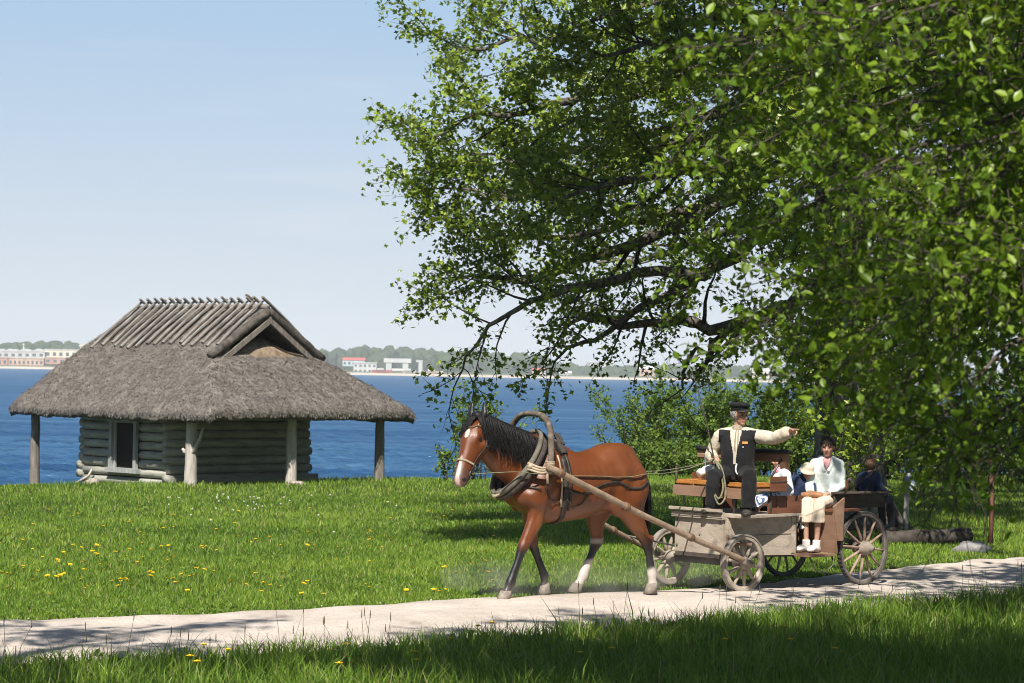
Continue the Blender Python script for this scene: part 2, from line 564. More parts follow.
# real swell near the shore, flat beyond
wx = np.concatenate([np.linspace(-900, -60, 12), np.arange(-55, 40, .45), np.linspace(45, 900, 12)])
wy = np.concatenate([np.arange(40, 110, .3), np.arange(110, 200, 1.0), np.geomspace(202, 1900, 40)])
X, Y = np.meshgrid(wx, wy)
amp = np.clip((200 - Y) / 90, 0, 1) * 0.06 * ((X > -56) & (X < 41))
Z = -1.2 + amp * (np.sin(X * 1.9 + Y * 2.7 + 1.5 * np.sin(Y * .33)) + .8 * np.sin(X * -2.6 + Y * 3.9 + 1.3 * np.sin(X * .41)) + .7 * np.sin(X * 5.3 + Y * 6.1))
ii = np.arange(X.size).reshape(X.shape)
lp = np.stack([ii[:-1, :-1], ii[:-1, 1:], ii[1:, 1:], ii[1:, :-1]], -1).reshape(-1)
tag(np_mesh('sea', np.stack([X, Y, Z], -1).reshape(-1, 3), 4, lp, mw), kind='structure')

# far land across the bay: beach strip and low ground
FD = 1800.0
beach = pm('far beach sand', (.42, .36, .29), (.52, .46, .37), scale=.02, rough=.95)
farg = pm('far meadow', (.05, .075, .03), (.09, .10, .05), scale=.01, rough=.95)
lv = []; lf = []
prof = [(-12, -2.0, 0), (0, -1.15, 0), (4, -.2, 0), (22, .6, 0), (40, 1.6, 1), (200, 4.0, 1), (420, 6.0, 1)]
gx = np.linspace(-2600, 2600, 180)
for x in gx:
    for dy, z, _ in prof:
        lv.append((x, FD + dy + (6 * noise.noise((x * .01, 0, 5)) if dy < 200 else 0), z))
k = len(prof)
mbl = MB()
for i in range(len(gx) - 1):
    for j in range(k - 1):
        a = i * k + j
        mbl.add([lv[a], lv[a + k], lv[a + k + 1], lv[a + 1]], [(0, 1, 2, 3)], 1 if prof[j + 1][2] else 0)
tag(mbl.build('far_land', [beach, farg]), kind='structure')


def fx(px): return (px - 512) / F * FD          # metres across at the far shore
def fz(px, py, d=FD + 30): return at(px, py, d).z


# ---- far woods that read as one mass
rng = np.random.default_rng(11)
fol_far = pm('far foliage', (.022, .042, .018), (.05, .08, .03), scale=.09, rough=.9, spec=.05)
fol_far2 = pm('far foliage grey green', (.03, .048, .028), (.06, .085, .045), scale=.09, rough=.9, spec=.05)


def tops(px):
    """height of the tree line in the photograph, in pixels above the far waterline"""
    return float(np.interp(px, [-60, 0, 60, 120, 330, 360, 385, 420, 460, 520, 545, 560, 620, 700, 760, 820, 1100],
                           [25, 24, 27, 20, 24, 27, 28, 26, 24, 24, 22, 12, 10, 13, 14, 12, 14]))


mbw = MB()
for i in range(1500):
    px = rng.uniform(-60, 1090)
    dep = rng.uniform(70, 260)
    h = (tops(px) + 1.5) * .68 * rng.uniform(.55, 1.04) * (FD + dep) / FD
    r = rng.uniform(4, 9)
    zc = max(h - r, 1.5)
    c = V((fx(px) * (FD + dep) / FD, FD + dep, zc))
    bm = bmesh.new(); bmesh.ops.create_icosphere(bm, subdivisions=2, radius=1.0)
    for q in bm.verts:
        n_ = noise.noise(q.co * 1.7 + V((i, 0, 0))) * .35 + noise.noise(q.co * 4.5 + V((0, i, 0))) * .22
        q.co = q.co * (1 + n_)
        q.co = V((q.co.x * r, q.co.y * r, q.co.z * r * 1.05 - (r * .6 if q.co.z < -.3 else 0)))
    bm.verts.index_update()
    mbw.add([c + q.co for q in bm.verts], [[q.index for q in f.verts] for f in bm.faces], int(rng.random() < .4))
    bm.free()
tag(mbw.build('far_woods', [fol_far, fol_far2], smooth_all=False), kind='stuff')

# ---- buildings on the far shore
white = pm('far white wall', (.42, .43, .43), (.52, .52, .51), scale=.1, rough=.8)
palegrey = pm('far pale roof', (.55, .54, .52), (.62, .60, .58), scale=.1, rough=.8)
cream = pm('far cream wall', (.62, .55, .43), (.70, .62, .5), scale=.1, rough=.8)
redroof = pm('far red roof', (.42, .07, .06), (.5, .1, .08), scale=.2, rough=.8)
brick = pm('far brick', (.40, .2, .15), (.48, .28, .21), scale=.15, rough=.9)
rust = pm('far rusty boards', (.45, .27, .19), (.58, .42, .31), scale=.2, rough=.9)
dk = pm('far window glass', (.05, .06, .07), (.09, .1, .11), scale=.3, rough=.3)
bluegrey = pm('far blue wall', (.35, .45, .52), (.45, .53, .58), scale=.2, rough=.7)


def far_house(name, label, cat, px0, px1, y0, y1, wallm, roofm, roof='gable', dep=30, depth=14, group=None, nwin=4, ridge='y', rows=1):
    d = FD + dep
    x0, x1 = (px0 - 512) / F * d, (px1 - 512) / F * d
    zt, zb = at(px0, y0, d).z, max(at(px0, y1, d).z, .6)
    zb = min(zb, zt - 1.5)
    zb -= .8
    cx = (x0 + x1) / 2; w_ = x1 - x0; h = zt - zb
    e = empty(name, (cx, d + depth / 2, zb), 0, label, cat, group)
    m = MB()
    hw = h * (.68 if roof == 'gable' else .92)
    m.box((0, 0, hw / 2), (w_, depth, hw)); m.build('wall', wallm, e)
    m = MB()
    if roof == 'gable':
        a = w_ / 2 + .4; c = depth / 2 + .4
        if ridge == 'y':
            P = [(-a, -c, hw), (a, -c, hw), (0, -c, h), (-a, c, hw), (a, c, hw), (0, c, h)]
            m.add(P, [(0, 1, 2), (4, 3, 5), (1, 4, 5, 2), (3, 0, 2, 5), (0, 3, 4, 1)])
        else:
            P = [(-a, -c, hw), (a, -c, hw), (a, c, hw), (-a, c, hw), (-a, 0, h), (a, 0, h)]
            m.add(P, [(0, 1, 5, 4), (2, 3, 4, 5), (1, 2, 5), (3, 0, 4), (0, 3, 2, 1)])
    else:
        m.box((0, 0, hw + (h - hw) / 2), (w_ + .8, depth + .8, h - hw))
    m.build('roof', roofm, e)
    for r_ in range(rows):
        for k_ in range(nwin):
            m = MB()
            xx = -w_ / 2 + w_ * (k_ + .5) / nwin
            m.box((xx, -depth / 2 - .03, hw * (r_ + .5) / rows), (w_ / nwin * .5, .1, hw / rows * .42))
            m.build('window', dk, e)
    return e


GW = 'white gabled sheds across the bay'
for k_, (a, b_) in enumerate([(-6, 3), (3, 17), (17, 31), (31, 45)]):
    far_house('shed', ['white gabled shed across the bay, cut by the left edge of the photo', 'white gabled shed across the bay, second from the left edge of the photo',
                       'white gabled shed across the bay, third from the left edge of the photo', 'white gabled shed across the bay, the one beside the long low pale building'][k_],
              'shed', a, b_, 348.5, 357, white, white, dep=60, depth=26, group=GW, nwin=2)
far_house('warehouse', 'long low pale warehouse across the bay, right of the white gabled sheds', 'warehouse', 45, 84, 349, 357, cream, palegrey, 'flat', dep=64, depth=30, nwin=6)
far_house('house', 'cream house high on the far left shore, just left of the thatched roof', 'house', 77, 95, 343, 352, cream, cream, dep=120, nwin=3)
far_house('factory_hall', 'reddish brick hall at the far left waterside, below the white sheds', 'hall', -8, 8, 357, 365, brick, brick, 'flat', dep=36, nwin=3)
far_house('warehouse', 'rusty boarded waterside warehouse below the white sheds on the far left', 'warehouse', 9, 44, 357.5, 365, rust, rust, 'flat', dep=36, nwin=8)
far_house('factory_hall', 'brick red hall on the far shore beside the sandy slope, left of the hut roof', 'hall', 45, 66, 357, 363, brick, rust, 'flat', dep=40, nwin=3)
e = empty('mast', (fx(7), FD + 62, 1.5), 0, 'thin pale mast rising above the white sheds on the far left shore', 'mast')
m = MB(); m.tube([(0, 0, 0), (0, 0, 17)], [.45, .25], seg=6); m.build('pole', palegrey, e)
for z_, w_ in ((16, 2.4), (13.5, 1.8)):
    m = MB(); m.box((0, 0, z_), (w_, .3, .3)); m.build('crossbar', palegrey, e)
# sandy slope on the left
m = MB()
for i in range(14):
    x0 = fx(52 + i * 4)
    h0, h1 = 2.5 + 5 * smooth((i) / 12), 2.5 + 5 * smooth((i + 1) / 12)
    x1 = fx(56 + i * 4)
    m.add([(x0, FD + 14, -.3), (x1, FD + 14, -.3), (x1, FD + 34, h1), (x0, FD + 34, h0)], [(0, 1, 2, 3)])
tag(m.build('far_sand_slope', beach), kind='structure')

far_house('pavilion', 'far pavilion with a bright red roof, right of the thatched hut', 'pavilion', 343, 365, 357.3, 365, bluegrey, redroof, dep=60, depth=14, ridge='x', nwin=5)
far_house('boat_house', 'white two storey waterside block below the red roofed pavilion', 'building', 354, 377, 362, 372.5, white, white, 'flat', dep=34, depth=16, nwin=5, rows=2)
# big white portal frame
d = FD + 40
e = empty('portal_frame', ((398 - 512) / F * d, d, .4), 0, 'tall white concrete portal standing on the far beach', 'structure')
zt = at(398, 358.5, d).z - .4
m = MB(); m.box((0, 0, zt - 1.6), (21, 6, 3.2)); m.build('beam', white, e)
for xx in (-6.6, 6.2):
    m = MB(); m.box((xx, 0, (zt - 3.2) / 2), (4.2, 5, zt - 3.2)); m.build('column', white, e)
m = MB(); m.box((0, 1, (zt - 3.2) * .35), (8.6, 3, (zt - 3.2) * .22)); m.build('crossbar', palegrey, e)
e = empty('pylon', ((421 - 512) / F * d, d, .4), 0, 'single white pylon on the far beach, right of the white portal', 'pylon')
m = MB(); m.box((0, 0, (zt - 2) / 2), (3.0, 4, zt - 2)); m.build('column', white, e)
m = MB(); m.box((-.9, 0, zt - 1.7), (5.2, 4.4, 1.4)); m.build('cap', white, e)
# beached boats
for px, L_, mm, lab in ((382, 15, redroof, 'red and white motor boat hauled out on the far beach, left of the white portal'),
                        (433, 16, cream, 'long pale boat hauled out on the far beach, right of the white pylon'),
                        (410, 10, white, 'small white boat lying on the far beach between portal and pylon')):
    d = FD + 20
    e = empty('boat', ((px - 512) / F * d, d, .6), 0, lab, 'boat')
    m = MB()
    st = [(-.5, .5, .4), (-.3, .9, .05), (.1, 1.0, 0), (.38, .6, .2), (.5, .08, .8)]
    vs = []
    for t, w_, kz in st:
        vs += [(t * L_, -1.8 * w_, 2.0 + kz * .6), (t * L_, 0, kz), (t * L_, 1.8 * w_, 2.0 + kz * .6)]
    fs = []
    for i in range(4):
        a = i * 3
        fs += [(a, a + 3, a + 4, a + 1), (a + 1, a + 4, a + 5, a + 2), (a, a + 2, a + 5, a + 3)]
    fs += [(0, 1, 2), (12, 14, 13)]
    m.add(vs, fs); m.build('hull', mm, e)
    m = MB(); m.box((-.05 * L_, 0, 2.8), (.35 * L_, 2.0, 1.6), bev=.3); m.build('cabin', white, e)
far_house('apartment_block', 'long white many windowed block on the far shore behind the tree branches', 'building', 588, 614, 361.5, 371, white, palegrey, 'flat', dep=150, depth=14, nwin=9, rows=3)
far_house('house', 'small far house with an orange red roof among trees, seen above the horse', 'house', 533, 546, 368, 374, cream, redroof, dep=50, ridge='x', nwin=3)
far_house('house', 'small pale far house at the waterside under the tree branches', 'house', 560, 572, 371, 376, white, palegrey, dep=40, ridge='x', nwin=3)
far_house('house', 'grey roofed far house behind the drooping branches, right of the white block', 'house', 640, 655, 366, 375, rust, palegrey, dep=60, ridge='x', nwin=3)
far_house('house', 'cream far house glimpsed between branches above the bushes', 'house', 752, 770, 368, 377, cream, palegrey, dep=60, ridge='x', nwin=4)
# ================================================================== the thatched net shed
HO = V((-5.99, 50.53, 0)); HRZ = R(-45)
hut = empty('thatched_shed', HO, HRZ, 'low weathered log shed with a deep grey thatched roof on posts by the water', 'shed')
thatch = pm('old grey thatch', (.125, .110, .098), (.255, .23, .205), scale=5.0, rough=.95, bump=1.0, bscale=45, spec=.08, c3=(.085, .07, .058), s3=26)
straw_m = leaf_mat('grey straw', (.085, .075, .067), (.31, .28, .25), (.2, .17, .13), tw=.08, rough=.9, spec=.08)
thatch_lt = pm('fresh brown thatch', (.20, .15, .105), (.38, .295, .21), scale=9, rough=.95, bump=.8, bscale=50, spec=.08, stretch=(1, 1, 1))
oldwood = pm('silver old wood', (.13, .112, .095), (.26, .23, .20), scale=4, rough=.9, bump=.5, bscale=22, stretch=(4, 4, .5), c3=(.10, .085, .07), s3=9)
logm = pm('weathered log', (.24, .245, .205), (.42, .42, .36), scale=3, rough=.92, bump=.5, bscale=18, stretch=(.6, .6, 5), c3=(.09, .085, .065), s3=6)
polem = pm('ridge pole wood', (.15, .135, .12), (.27, .25, .225), scale=3, rough=.92, bump=.4, bscale=20, c3=(.1, .09, .08), s3=10)
inside = pm('dark shed interior', (.012, .011, .010), (.02, .018, .016), scale=2, rough=1)  # near-black colour standing in for the shade within the shed
frame_m = pm('window frame board', (.25, .26, .25), (.38, .39, .37), scale=5, rough=.9, bump=.3, stretch=(3, 3, .7))
bleached = pm('bleached post', (.36, .33, .29), (.52, .48, .43), scale=4, rough=.9, bump=.4, bscale=20, stretch=(4, 4, .5), c3=(.2, .17, .14), s3=7)

XV, ZR, ZE, HW = 1.35, 3.68, 1.58, 2.75
XL, XR = -3.95, 2.95


def smin(a, b, k):
    h = max(0, min(1, .5 + .5 * (b - a) / k))
    return b * (1 - h) + a * h - k * h * (1 - h)


def roofz(x, y, main_only=False):
    sl = (ZR - ZE) / HW
    zm = ZR - .06 - abs(y) * sl
    zm = smin(zm, ZR - .02, .10)
    belly = .05 * math.sin(math.pi * min(1, abs(y) / HW))
    zm += belly
    zf = ZE + (x - XL) * (ZR - ZE) / (.72)          # steep far end
    z = smin(zm, zf, .25)
    if not main_only:
        hx = (x - 1.0) / (XR - 1.0)
        zh = 2.80 - hx * (2.80 - ZE) + .06 * math.sin(math.pi * max(0, min(1, hx)))
        z = smin(z, zh, .22)
    e = min(HW - abs(y), XR - x if not main_only else 9, x - XL)     # rounded eaves
    if e < .22: z -= .09 * (1 - max(e, 0) / .22) ** 2
    z += .045 * noise.noise((x * 2.1, y * 2.1, 1)) + .022 * noise.noise((x * 7, y * 7, 4))
    return z


def grid_solid(mb, xs, ys, top, thick, jit=.0):
    n, m = len(xs), len(ys)
    T, B = [], []
    for i, x in enumerate(xs):
        for j, y in enumerate(ys):
            z = top(x, y)
            ex = 0.0
            if i in (0, n - 1) or j in (0, m - 1): ex = .05 * noise.noise((x * 6, y * 6, 9))
            T.append((x + ex, y + ex, z)); B.append((x * .985 + ex, y * .985 + ex, z - thick(x, y)))
    o = n * m
    fs = []
    for i in range(n - 1):
        for j in range(m - 1):
            a = i * m + j
            fs.append((a, a + m, a + m + 1, a + 1)); fs.append((o + a, o + a + 1, o + a + m + 1, o + a + m))
    per = [i * m for i in range(n)] + [(n - 1) * m + j for j in range(1, m)] + [i * m + m - 1 for i in range(n - 2, -1, -1)] + [j for j in range(m - 2, 0, -1)]
    for a, b in zip(per, per[1:] + per[:1]): fs.append((b, a, o + a, o + b))
    mb.add(T + B, fs, 0, True)


mb = MB()
xs_m = np.linspace(XL, XV, 66); ys_m = np.linspace(-HW, HW, 70)
grid_solid(mb, xs_m, ys_m, lambda x, y: roofz(x, y, True) if x < 1.0 or abs(y) < 1.12 else roofz(x, y, True) * (1 - smooth((x - 1.0) / .35)) + roofz(x, y) * smooth((x - 1.0) / .35),
           lambda x, y: .17)
roof = mb.build('roof', thatch, hut)
mb = MB()
xs_h = np.linspace(.75, XR, 34)


def hipz(x, y):
    z = roofz(x, y)
    if x < XV + .02:
        k = 1 - smooth((x - (XV - .1)) / .12)
        z -= .10 * k
        if abs(y) < 1.2: z = min(z, 2.80 - .35 * smooth((1.3 - x) / .2))
    return z


grid_solid(mb, xs_h, ys_m, hipz, lambda x, y: .165 if x > XV else .07)
mb.build('hip_thatch', thatch, hut)
# straw ends lying on the slopes
rng = np.random.default_rng(21)
sp, sd, sn = [], [], []
for _ in range(62000):
    x, y = rng.uniform(XL + .02, XR), rng.uniform(-HW, HW)
    if y > .6 and x < 1.3: continue
    hipside = x > XV + .03
    if not hipside and y > .3: continue
    f_ = (lambda a, b: roofz(a, b)) if hipside else (lambda a, b: roofz(a, b, True) if a < 1.0 else roofz(a, b, abs(b) < 1.1))
    z = f_(x, y)
    gx_, gy_ = (f_(x + .05, y) - z) / .05, (f_(x, y + .05) - z) / .05
    g = math.hypot(gx_, gy_)
    if g < .05 or g > 3: continue
    dn = V((-gx_ / g, -gy_ / g, -g)).normalized()
    nn = V((-gx_, -gy_, 1)).normalized()
    sp.append(V((x, y, z)) + nn * .012); sd.append((dn + V(rng.normal(size=3)) * .35 + nn * rng.uniform(.1, .5)).normalized()); sn.append(nn)
# hanging straw along the eaves
for _ in range(2600):
    if rng.random() < .55: x, y, o_ = rng.uniform(XL, XR), -HW, (0, -1)
    else: x, y, o_ = XR, rng.uniform(-HW, HW), (1, 0)
    z = roofz(min(x, XR - .02), max(y, -HW + .02)) - rng.uniform(0, .13)
    sp.append(V((x + o_[0] * .015, y + o_[1] * .015, z))); sd.append(V((o_[0] * .3 + rng.normal() * .25, o_[1] * .3 + rng.normal() * .25, -1)).normalized()); sn.append(V((o_[0], o_[1], .3)).normalized())
n = len(sp); P_ = np.array(sp); D_ = np.array(sd); N_ = np.array(sn)
Wd = np.cross(D_, N_); Wd /= np.linalg.norm(Wd, axis=1, keepdims=True)
ln = rng.uniform(.018, .055, n)[:, None]; wd = rng.uniform(.004, .010, n)[:, None]
Vt = np.stack([P_ - Wd * wd, P_ + Wd * wd, P_ + D_ * ln + Wd * wd * .5, P_ + D_ * ln - Wd * wd * .5], 1).reshape(-1, 3)
st = np_mesh('loose_straw', Vt, 4, np.arange(n * 4), straw_m, hut, np.repeat(rng.random(n) ** 1.4, 4), smooth=False)
tag(st, kind='stuff')

# gablet: fresh straw mound and a black sheet painted as the opening's deep shade
mb = MB()
gp = []
for k_ in range(25):
    y = -1.25 + 2.5 * k_ / 24
    hgt = .30 * math.exp(-((y + .05) / .52) ** 2) + .05 * noise.noise((y * 5, 2, 2))
    gp.append((y, hgt))
vs = []
for y, h in gp:
    vs += [(1.34, y, 2.3), (1.30, y, 2.62 + h * .4), (1.08, y, 2.70 + h), (.85, y, 2.3)]
fs = []
for i in range(24):
    a = i * 4
    fs += [(a, a + 4, a + 5, a + 1), (a + 1, a + 5, a + 6, a + 2), (a + 2, a + 6, a + 7, a + 3)]
mb.add(vs, fs, 0, True)
mb.build('gable_straw', thatch_lt, hut)
mb = MB(); mb.add([(.0, -1.7, 2.2), (.0, 1.7, 2.2), (.0, 0, 3.62)], [(0, 1, 2)]); mb.build('gable_shade', inside, hut)
for s_ in (-1, 1):
    mb = MB()
    a, b_ = V((XV + .02, s_ * 1.34, 2.48)), V((XV + .02, s_ * -.03, 3.42))
    dd = (b_ - a).normalized(); u_ = V((0, -dd.z * s_, dd.y * s_)); u_ = V((0, dd.z, -dd.y)) * (-s_)
    q = [a, b_, b_ - V((0, 0, .125)), a - V((0, 0, .125))]
    mb.add([p for p in q] + [p + V((.05 + .012 * (s_ > 0), 0, 0)) for p in q], [(0, 1, 2, 3), (7, 6, 5, 4), (0, 4, 5, 1), (1, 5, 6, 2), (2, 6, 7, 3), (3, 7, 4, 0)])
    mb.build('barge_board', oldwood, hut)
# ragged thatch lip above the boards
for s_ in (-1, 1):
    mb = MB()
    pts = [V((XV - .02 + .03 * noise.noise((t * 9, s_, 0)), s_ * (1.48 - 1.48 * t), 2.575 + .965 * t + .03 * noise.noise((t * 8, 3, s_)))) for t in np.linspace(0, 1, 18)]
    mb.tube(pts, [(.10 + .02 * noise.noise((i * .9, 1, s_)), .085) for i in range(18)], seg=10)
    mb.build('verge_thatch', pm('dark verge thatch', (.05, .043, .037), (.13, .115, .1), scale=8, rough=.97, bump=1, bscale=40), hut)

# split poles riding the ridge, crossed above it
rnd = random.Random(8)
xsr = np.linspace(-3.05, 1.16, 17)
for q_, x in enumerate(xsr):
    mb = MB()
    for s_ in (-1, 1):
        xx = x + rnd.uniform(-.03, .03) + s_ * .035
        L0 = rnd.uniform(1.12, 1.3)
        sl_ = (ZR - ZE) / HW
        lift = .065 if s_ < 0 else .11
        tk = rnd.uniform(.055, .095); top = V((xx, -s_ * tk, ZR - .02 + tk * sl_ + lift)); bot = V((xx + rnd.uniform(-.06, .06), s_ * L0, ZR - .03 - L0 * sl_ + lift))
        pts = [top.lerp(bot, t) + V((.012 * noise.noise((q_, t * 3, s_)), 0, .03 * math.sin(math.pi * t))) for t in np.linspace(0, 1, 7)]
        wd_ = rnd.uniform(.042, .060)
        mb.tube(pts, [(wd_ * (.8 + .25 * t), .03) for t in np.linspace(0, 1, 7)], seg=6, up=(0, s_ * .6, .8), sm=False)
    mb.build('ridge_pole', polem, hut)
# timber log along the ridge holding the poles
mb = MB(); mb.tube([(-3.15, .0, ZR - .05), (-1, .0, ZR - .04), (XV - .02, 0, ZR - .05)], .05, seg=7); mb.build('ridge_log', polem, hut)

# log walls
def log_run(mb, a, b, nlog, z0, z1, rad, rr, ends=.10, cut=None):
    a, b = V(a), V(b); d = (b - a).normalized()
    for i in range(nlog):
        z = z0 + (z1 - z0) * (i + .5) / nlog
        r = rad * rr.uniform(.93, 1.04)
        e0, e1 = ends * rr.uniform(.5, 1.4), ends * rr.uniform(.5, 1.4)
        runs = [(-e0, (b - a).length + e1)]
        if cut and cut[2] < z < cut[3]: runs = [(-e0, cut[0]), (cut[1], (b - a).length + e1)]
        for t0, t1 in runs:
            pts = [a + d * (t0 + (t1 - t0) * k_ / 6) + V((0, 0, z + .012 * noise.noise((i, k_, 1)))) for k_ in range(7)]
            mb.tube(pts, [r * (1 + .07 * noise.noise((i * 3, k_ * .8, 5))) for k_ in range(7)], seg=9)


rr = random.Random(4)
mb = MB(); log_run(mb, (-2.12, -2.0, 0), (.62, -2.0, 0), 9, -.12, 1.56, .09, rr, cut=(.97, 1.91, .22, 1.22)); mb.build('log_wall', logm, hut)
mb = MB(); log_run(mb, (.7, -2.0, .09), (.7, 1.6, .09), 9, -.1, 1.5, .09, rr); mb.build('log_wall', logm, hut)
mb = MB(); log_run(mb, (-2.25, 1.6, 0), (.62, 1.6, 0), 9, -.12, 1.56, .10, rr); log_run(mb, (-2.25, -2.0, .09), (-2.25, 1.6, .09), 9, -.1, 1.5, .09, rr)
mb.build('log_wall', logm, hut)
mb = MB(); mb.box((-.775, -.2, .70), (2.8, 3.45, 1.6)); mb.build('shade_fill', inside, hut)  # solid block painted black as shade behind the log gaps
# bottom plank of the porch wall, darker
mb = MB(); mb.box((.80, -.1, .06), (.10, 3.9, .14)); mb.build('sill_log', logm, hut)
# door-high window opening, frame, half-open board shutter
wx0, wx1 = -1.15, -.21
fo = MB().build('window', inside, hut) if False else None
mb = MB(); mb.box(((wx0 + wx1) / 2 + .03, -2.02, .72), (.84, .05, .96)); win = mb.build('window', inside, hut)  # flat panel coloured black for the shade behind the window
mb = MB(); mb.box((wx0 + .05, -2.13, .72), (.10, .07, 1.12)); mb.build('jamb', frame_m, win)
mb = MB(); mb.box((wx1 - .04, -2.13, .72), (.09, .07, 1.12)); mb.build('jamb', frame_m, win)
mb = MB(); mb.box(((wx0 + wx1) / 2, -2.14, 1.24), (1.06, .085, .12)); mb.build('lintel', frame_m, win)
mb = MB(); mb.box(((wx0 + wx1) / 2, -2.14, .20), (1.1, .10, .10)); mb.build('sill', frame_m, win)
mb = MB(); mb.box((wx0 + .135, -2.09, .72), (.07, .04, .98)); mb.build('shutter', frame_m, win)
# eave plate beams
for a, b_ in (((-3.7, -2.5, 1.46), (2.1, -2.5, 1.46)), ((2.5, -2.4, 1.45), (2.5, 2.3, 1.45)), ((-3.5, 2.3, 1.46), (2.4, 2.3, 1.46))):
    mb = MB(); mb.tube([a, ((V(a) + V(b_)) / 2 + V((0, 0, .02))), b_], .085, seg=8); mb.build('eave_beam', oldwood, hut)


def hut_post(x, y, r, mat_, fork=False):
    W_ = hut_w(x, y)
    z0 = gz(W_.x, W_.y) - .12
    top = 1.44
    mb = MB()
    pts = [(x + .012 * noise.noise((i, x, 0)), y + .012 * noise.noise((x, i, 3)), z0 + (top - z0) * i / 8) for i in range(9)]
    mb.tube(pts, [r * (1.18 - .03 * i + .05 * noise.noise((i * .7, y, 1))) for i in range(9)], seg=10)
    o = mb.build('post', mat_, hut)
    if fork:
        b_ = MB(); b_.tube([(x, y - .05, .58), (x + .13, y - .02, .72), (x + .2, y + .06, .95), (x + .25, y + .1, 1.18)], [.05, .045, .035, .022], seg=7); b_.build('branch_stub', mat_, o)
        b_ = MB(); b_.tube([(x, y - .03, .64), (x - .14, y - .06, .67), (x - .19, y - .07, .73)], [.05, .04, .03], seg=7); b_.build('branch_stub', mat_, o)
    return o


def hut_w(x, y):
    c, s_ = math.cos(HRZ), math.sin(HRZ)
    return V((HO.x + c * x - s_ * y, HO.y + s_ * x + c * y, 0))


hut_post(1.86, -2.32, .115, bleached, True)
hut_post(-3.62, -2.3, .10, oldwood)
hut_post(2.38, -.18, .105, bleached)
hut_post(2.40, 2.2, .10, oldwood)

# stones under the sill and by the posts
stone = pm('granite boulder', (.30, .25, .22), (.45, .38, .34), scale=5, rough=.85, bump=.4, c3=(.2, .17, .16), s3=30)


def boulder(x, y, r, label, cat='boulder', m_=None, sq=.7, seed=0, group=None):
    mb = MB()
    bm = bmesh.new(); bmesh.ops.create_icosphere(bm, subdivisions=3, radius=1)
    for q in bm.verts:
        n_ = noise.noise(q.co * 1.3 + V((seed * 7.1, 0, 0))) * .28 + noise.noise(q.co * 3 + V((0, seed * 3, 0))) * .09
        q.co *= (1 + n_); q.co = V((q.co.x * r, q.co.y * r * .8, q.co.z * r * sq))
    bm.verts.index_update()
    mb.add([q.co for q in bm.verts], [[q.index for q in f.verts] for f in bm.faces], 0, True); bm.free()
    o = mb.build('boulder', m_ or stone)
    o.location = (x, y, gz(x, y) + r * sq * .45)
    return tag(o, label, cat, group)


p = at(92, 481, 50.0); boulder(p.x, 50.0, .21, 'pinkish boulder under the left corner of the log shed', seed=1)
p = at(124, 484, 48.6); boulder(p.x, 48.6, .15, 'small flat boulder below the window of the log shed', seed=2, sq=.5)
p = at(297, 484, 48.5); boulder(p.x, 48.45, .16, 'flat stone under the middle porch post of the log shed', seed=3, sq=.4)
# splintered board leaning at the shed's left foot
mb = MB(); mb.tube([(-.2, 0, 0), (.05, .02, .16), (.12, .02, .3)], [(.07, .03), (.06, .03), (.04, .02)], seg=6)
o = mb.build('driftwood', bleached); p = at(86, 482, 50.2); o.location = (p.x, 50.2, gz(p.x, 50.2) + .12)
tag(o, 'short splintered piece of wood against the left foot of the shed', 'driftwood')

# small bird on the ridge
birdm = pm('grey brown bird', (.06, .055, .05), (.13, .12, .11), scale=30, rough=.9)
bw = hut.matrix_world if False else None
c, s_ = math.cos(HRZ), math.sin(HRZ)
p = at(249.5, 297.5, 50.1)
mb = MB()
mb.tube([(-.13, 0, -.035), (-.07, 0, 0), (0, 0, .03), (.05, 0, .065), (.075, 0, .10), (.10, 0, .105), (.135, 0, .098)], [.012, .035, .058, .052, .04, .03, .006], seg=9)
mb.tube([(-.10, 0, -.01), (-.2, 0, -.05)], [(.03, .01), (.02, .006)], seg=6)
for q in (-.018, .018): mb.tube([(.0, q, .0), (.005, q, -.085)], .006, seg=5)
o = remeshed(mb, 'bird', birdm, None, .008, 2)
o.scale = (.75, .75, .8); o.location = (p.x, p.y, 3.79); o.rotation_euler = (0, 0, R(200))
tag(o, 'small dark bird perched on the ridge of the thatched roof', 'bird')
# ================================================================== the horse
HA = R(35)
HOR = V((.73, 25.0, 0.0)); HOR.z = gz(HOR.x, HOR.y) + .035
hf = V((-math.cos(HA), -math.sin(HA), 0)); hl = V((math.sin(HA), -math.cos(HA), 0))
HRZ2 = math.atan2(hf.y, hf.x)
horse = empty('horse', HOR, HRZ2, 'bay horse with black mane, white blaze and white hind socks walking in the shafts', 'horse')


def hw(x, y, z): return HOR + hf * x + hl * y + V((0, 0, z))


# coat: bay, painted by where it grows
mh, nt, b = new_mat('bay coat')
N, L = nt.nodes, nt.links
a = N.new('ShaderNodeAttribute'); a.attribute_name = 'Col'
tc = N.new('ShaderNodeTexCoord')
n1 = N.new('ShaderNodeTexNoise'); n1.inputs['Scale'].default_value = 3.5; n1.inputs['Detail'].default_value = 5
L.new(tc.outputs['Object'], n1.inputs['Vector'])
mr = N.new('ShaderNodeMapRange'); mr.inputs['To Min'].default_value = .78; mr.inputs['To Max'].default_value = 1.22
L.new(n1.outputs['Fac'], mr.inputs['Value'])
mx = N.new('ShaderNodeMix'); mx.data_type = 'RGBA'; mx.blend_type = 'MULTIPLY'; mx.inputs['Factor'].default_value = 1
L.new(a.outputs['Color'], mx.inputs[6]); L.new(mr.outputs['Result'], mx.inputs[7])
L.new(mx.outputs[2], b.inputs['Base Color'])
b.inputs['Roughness'].default_value = .38; b.inputs['Specular IOR Level'].default_value = .45
b.inputs['Sheen Weight'].default_value = .0; b.inputs['Coat Weight'].default_value = .14; b.inputs['Coat Roughness'].default_value = .28
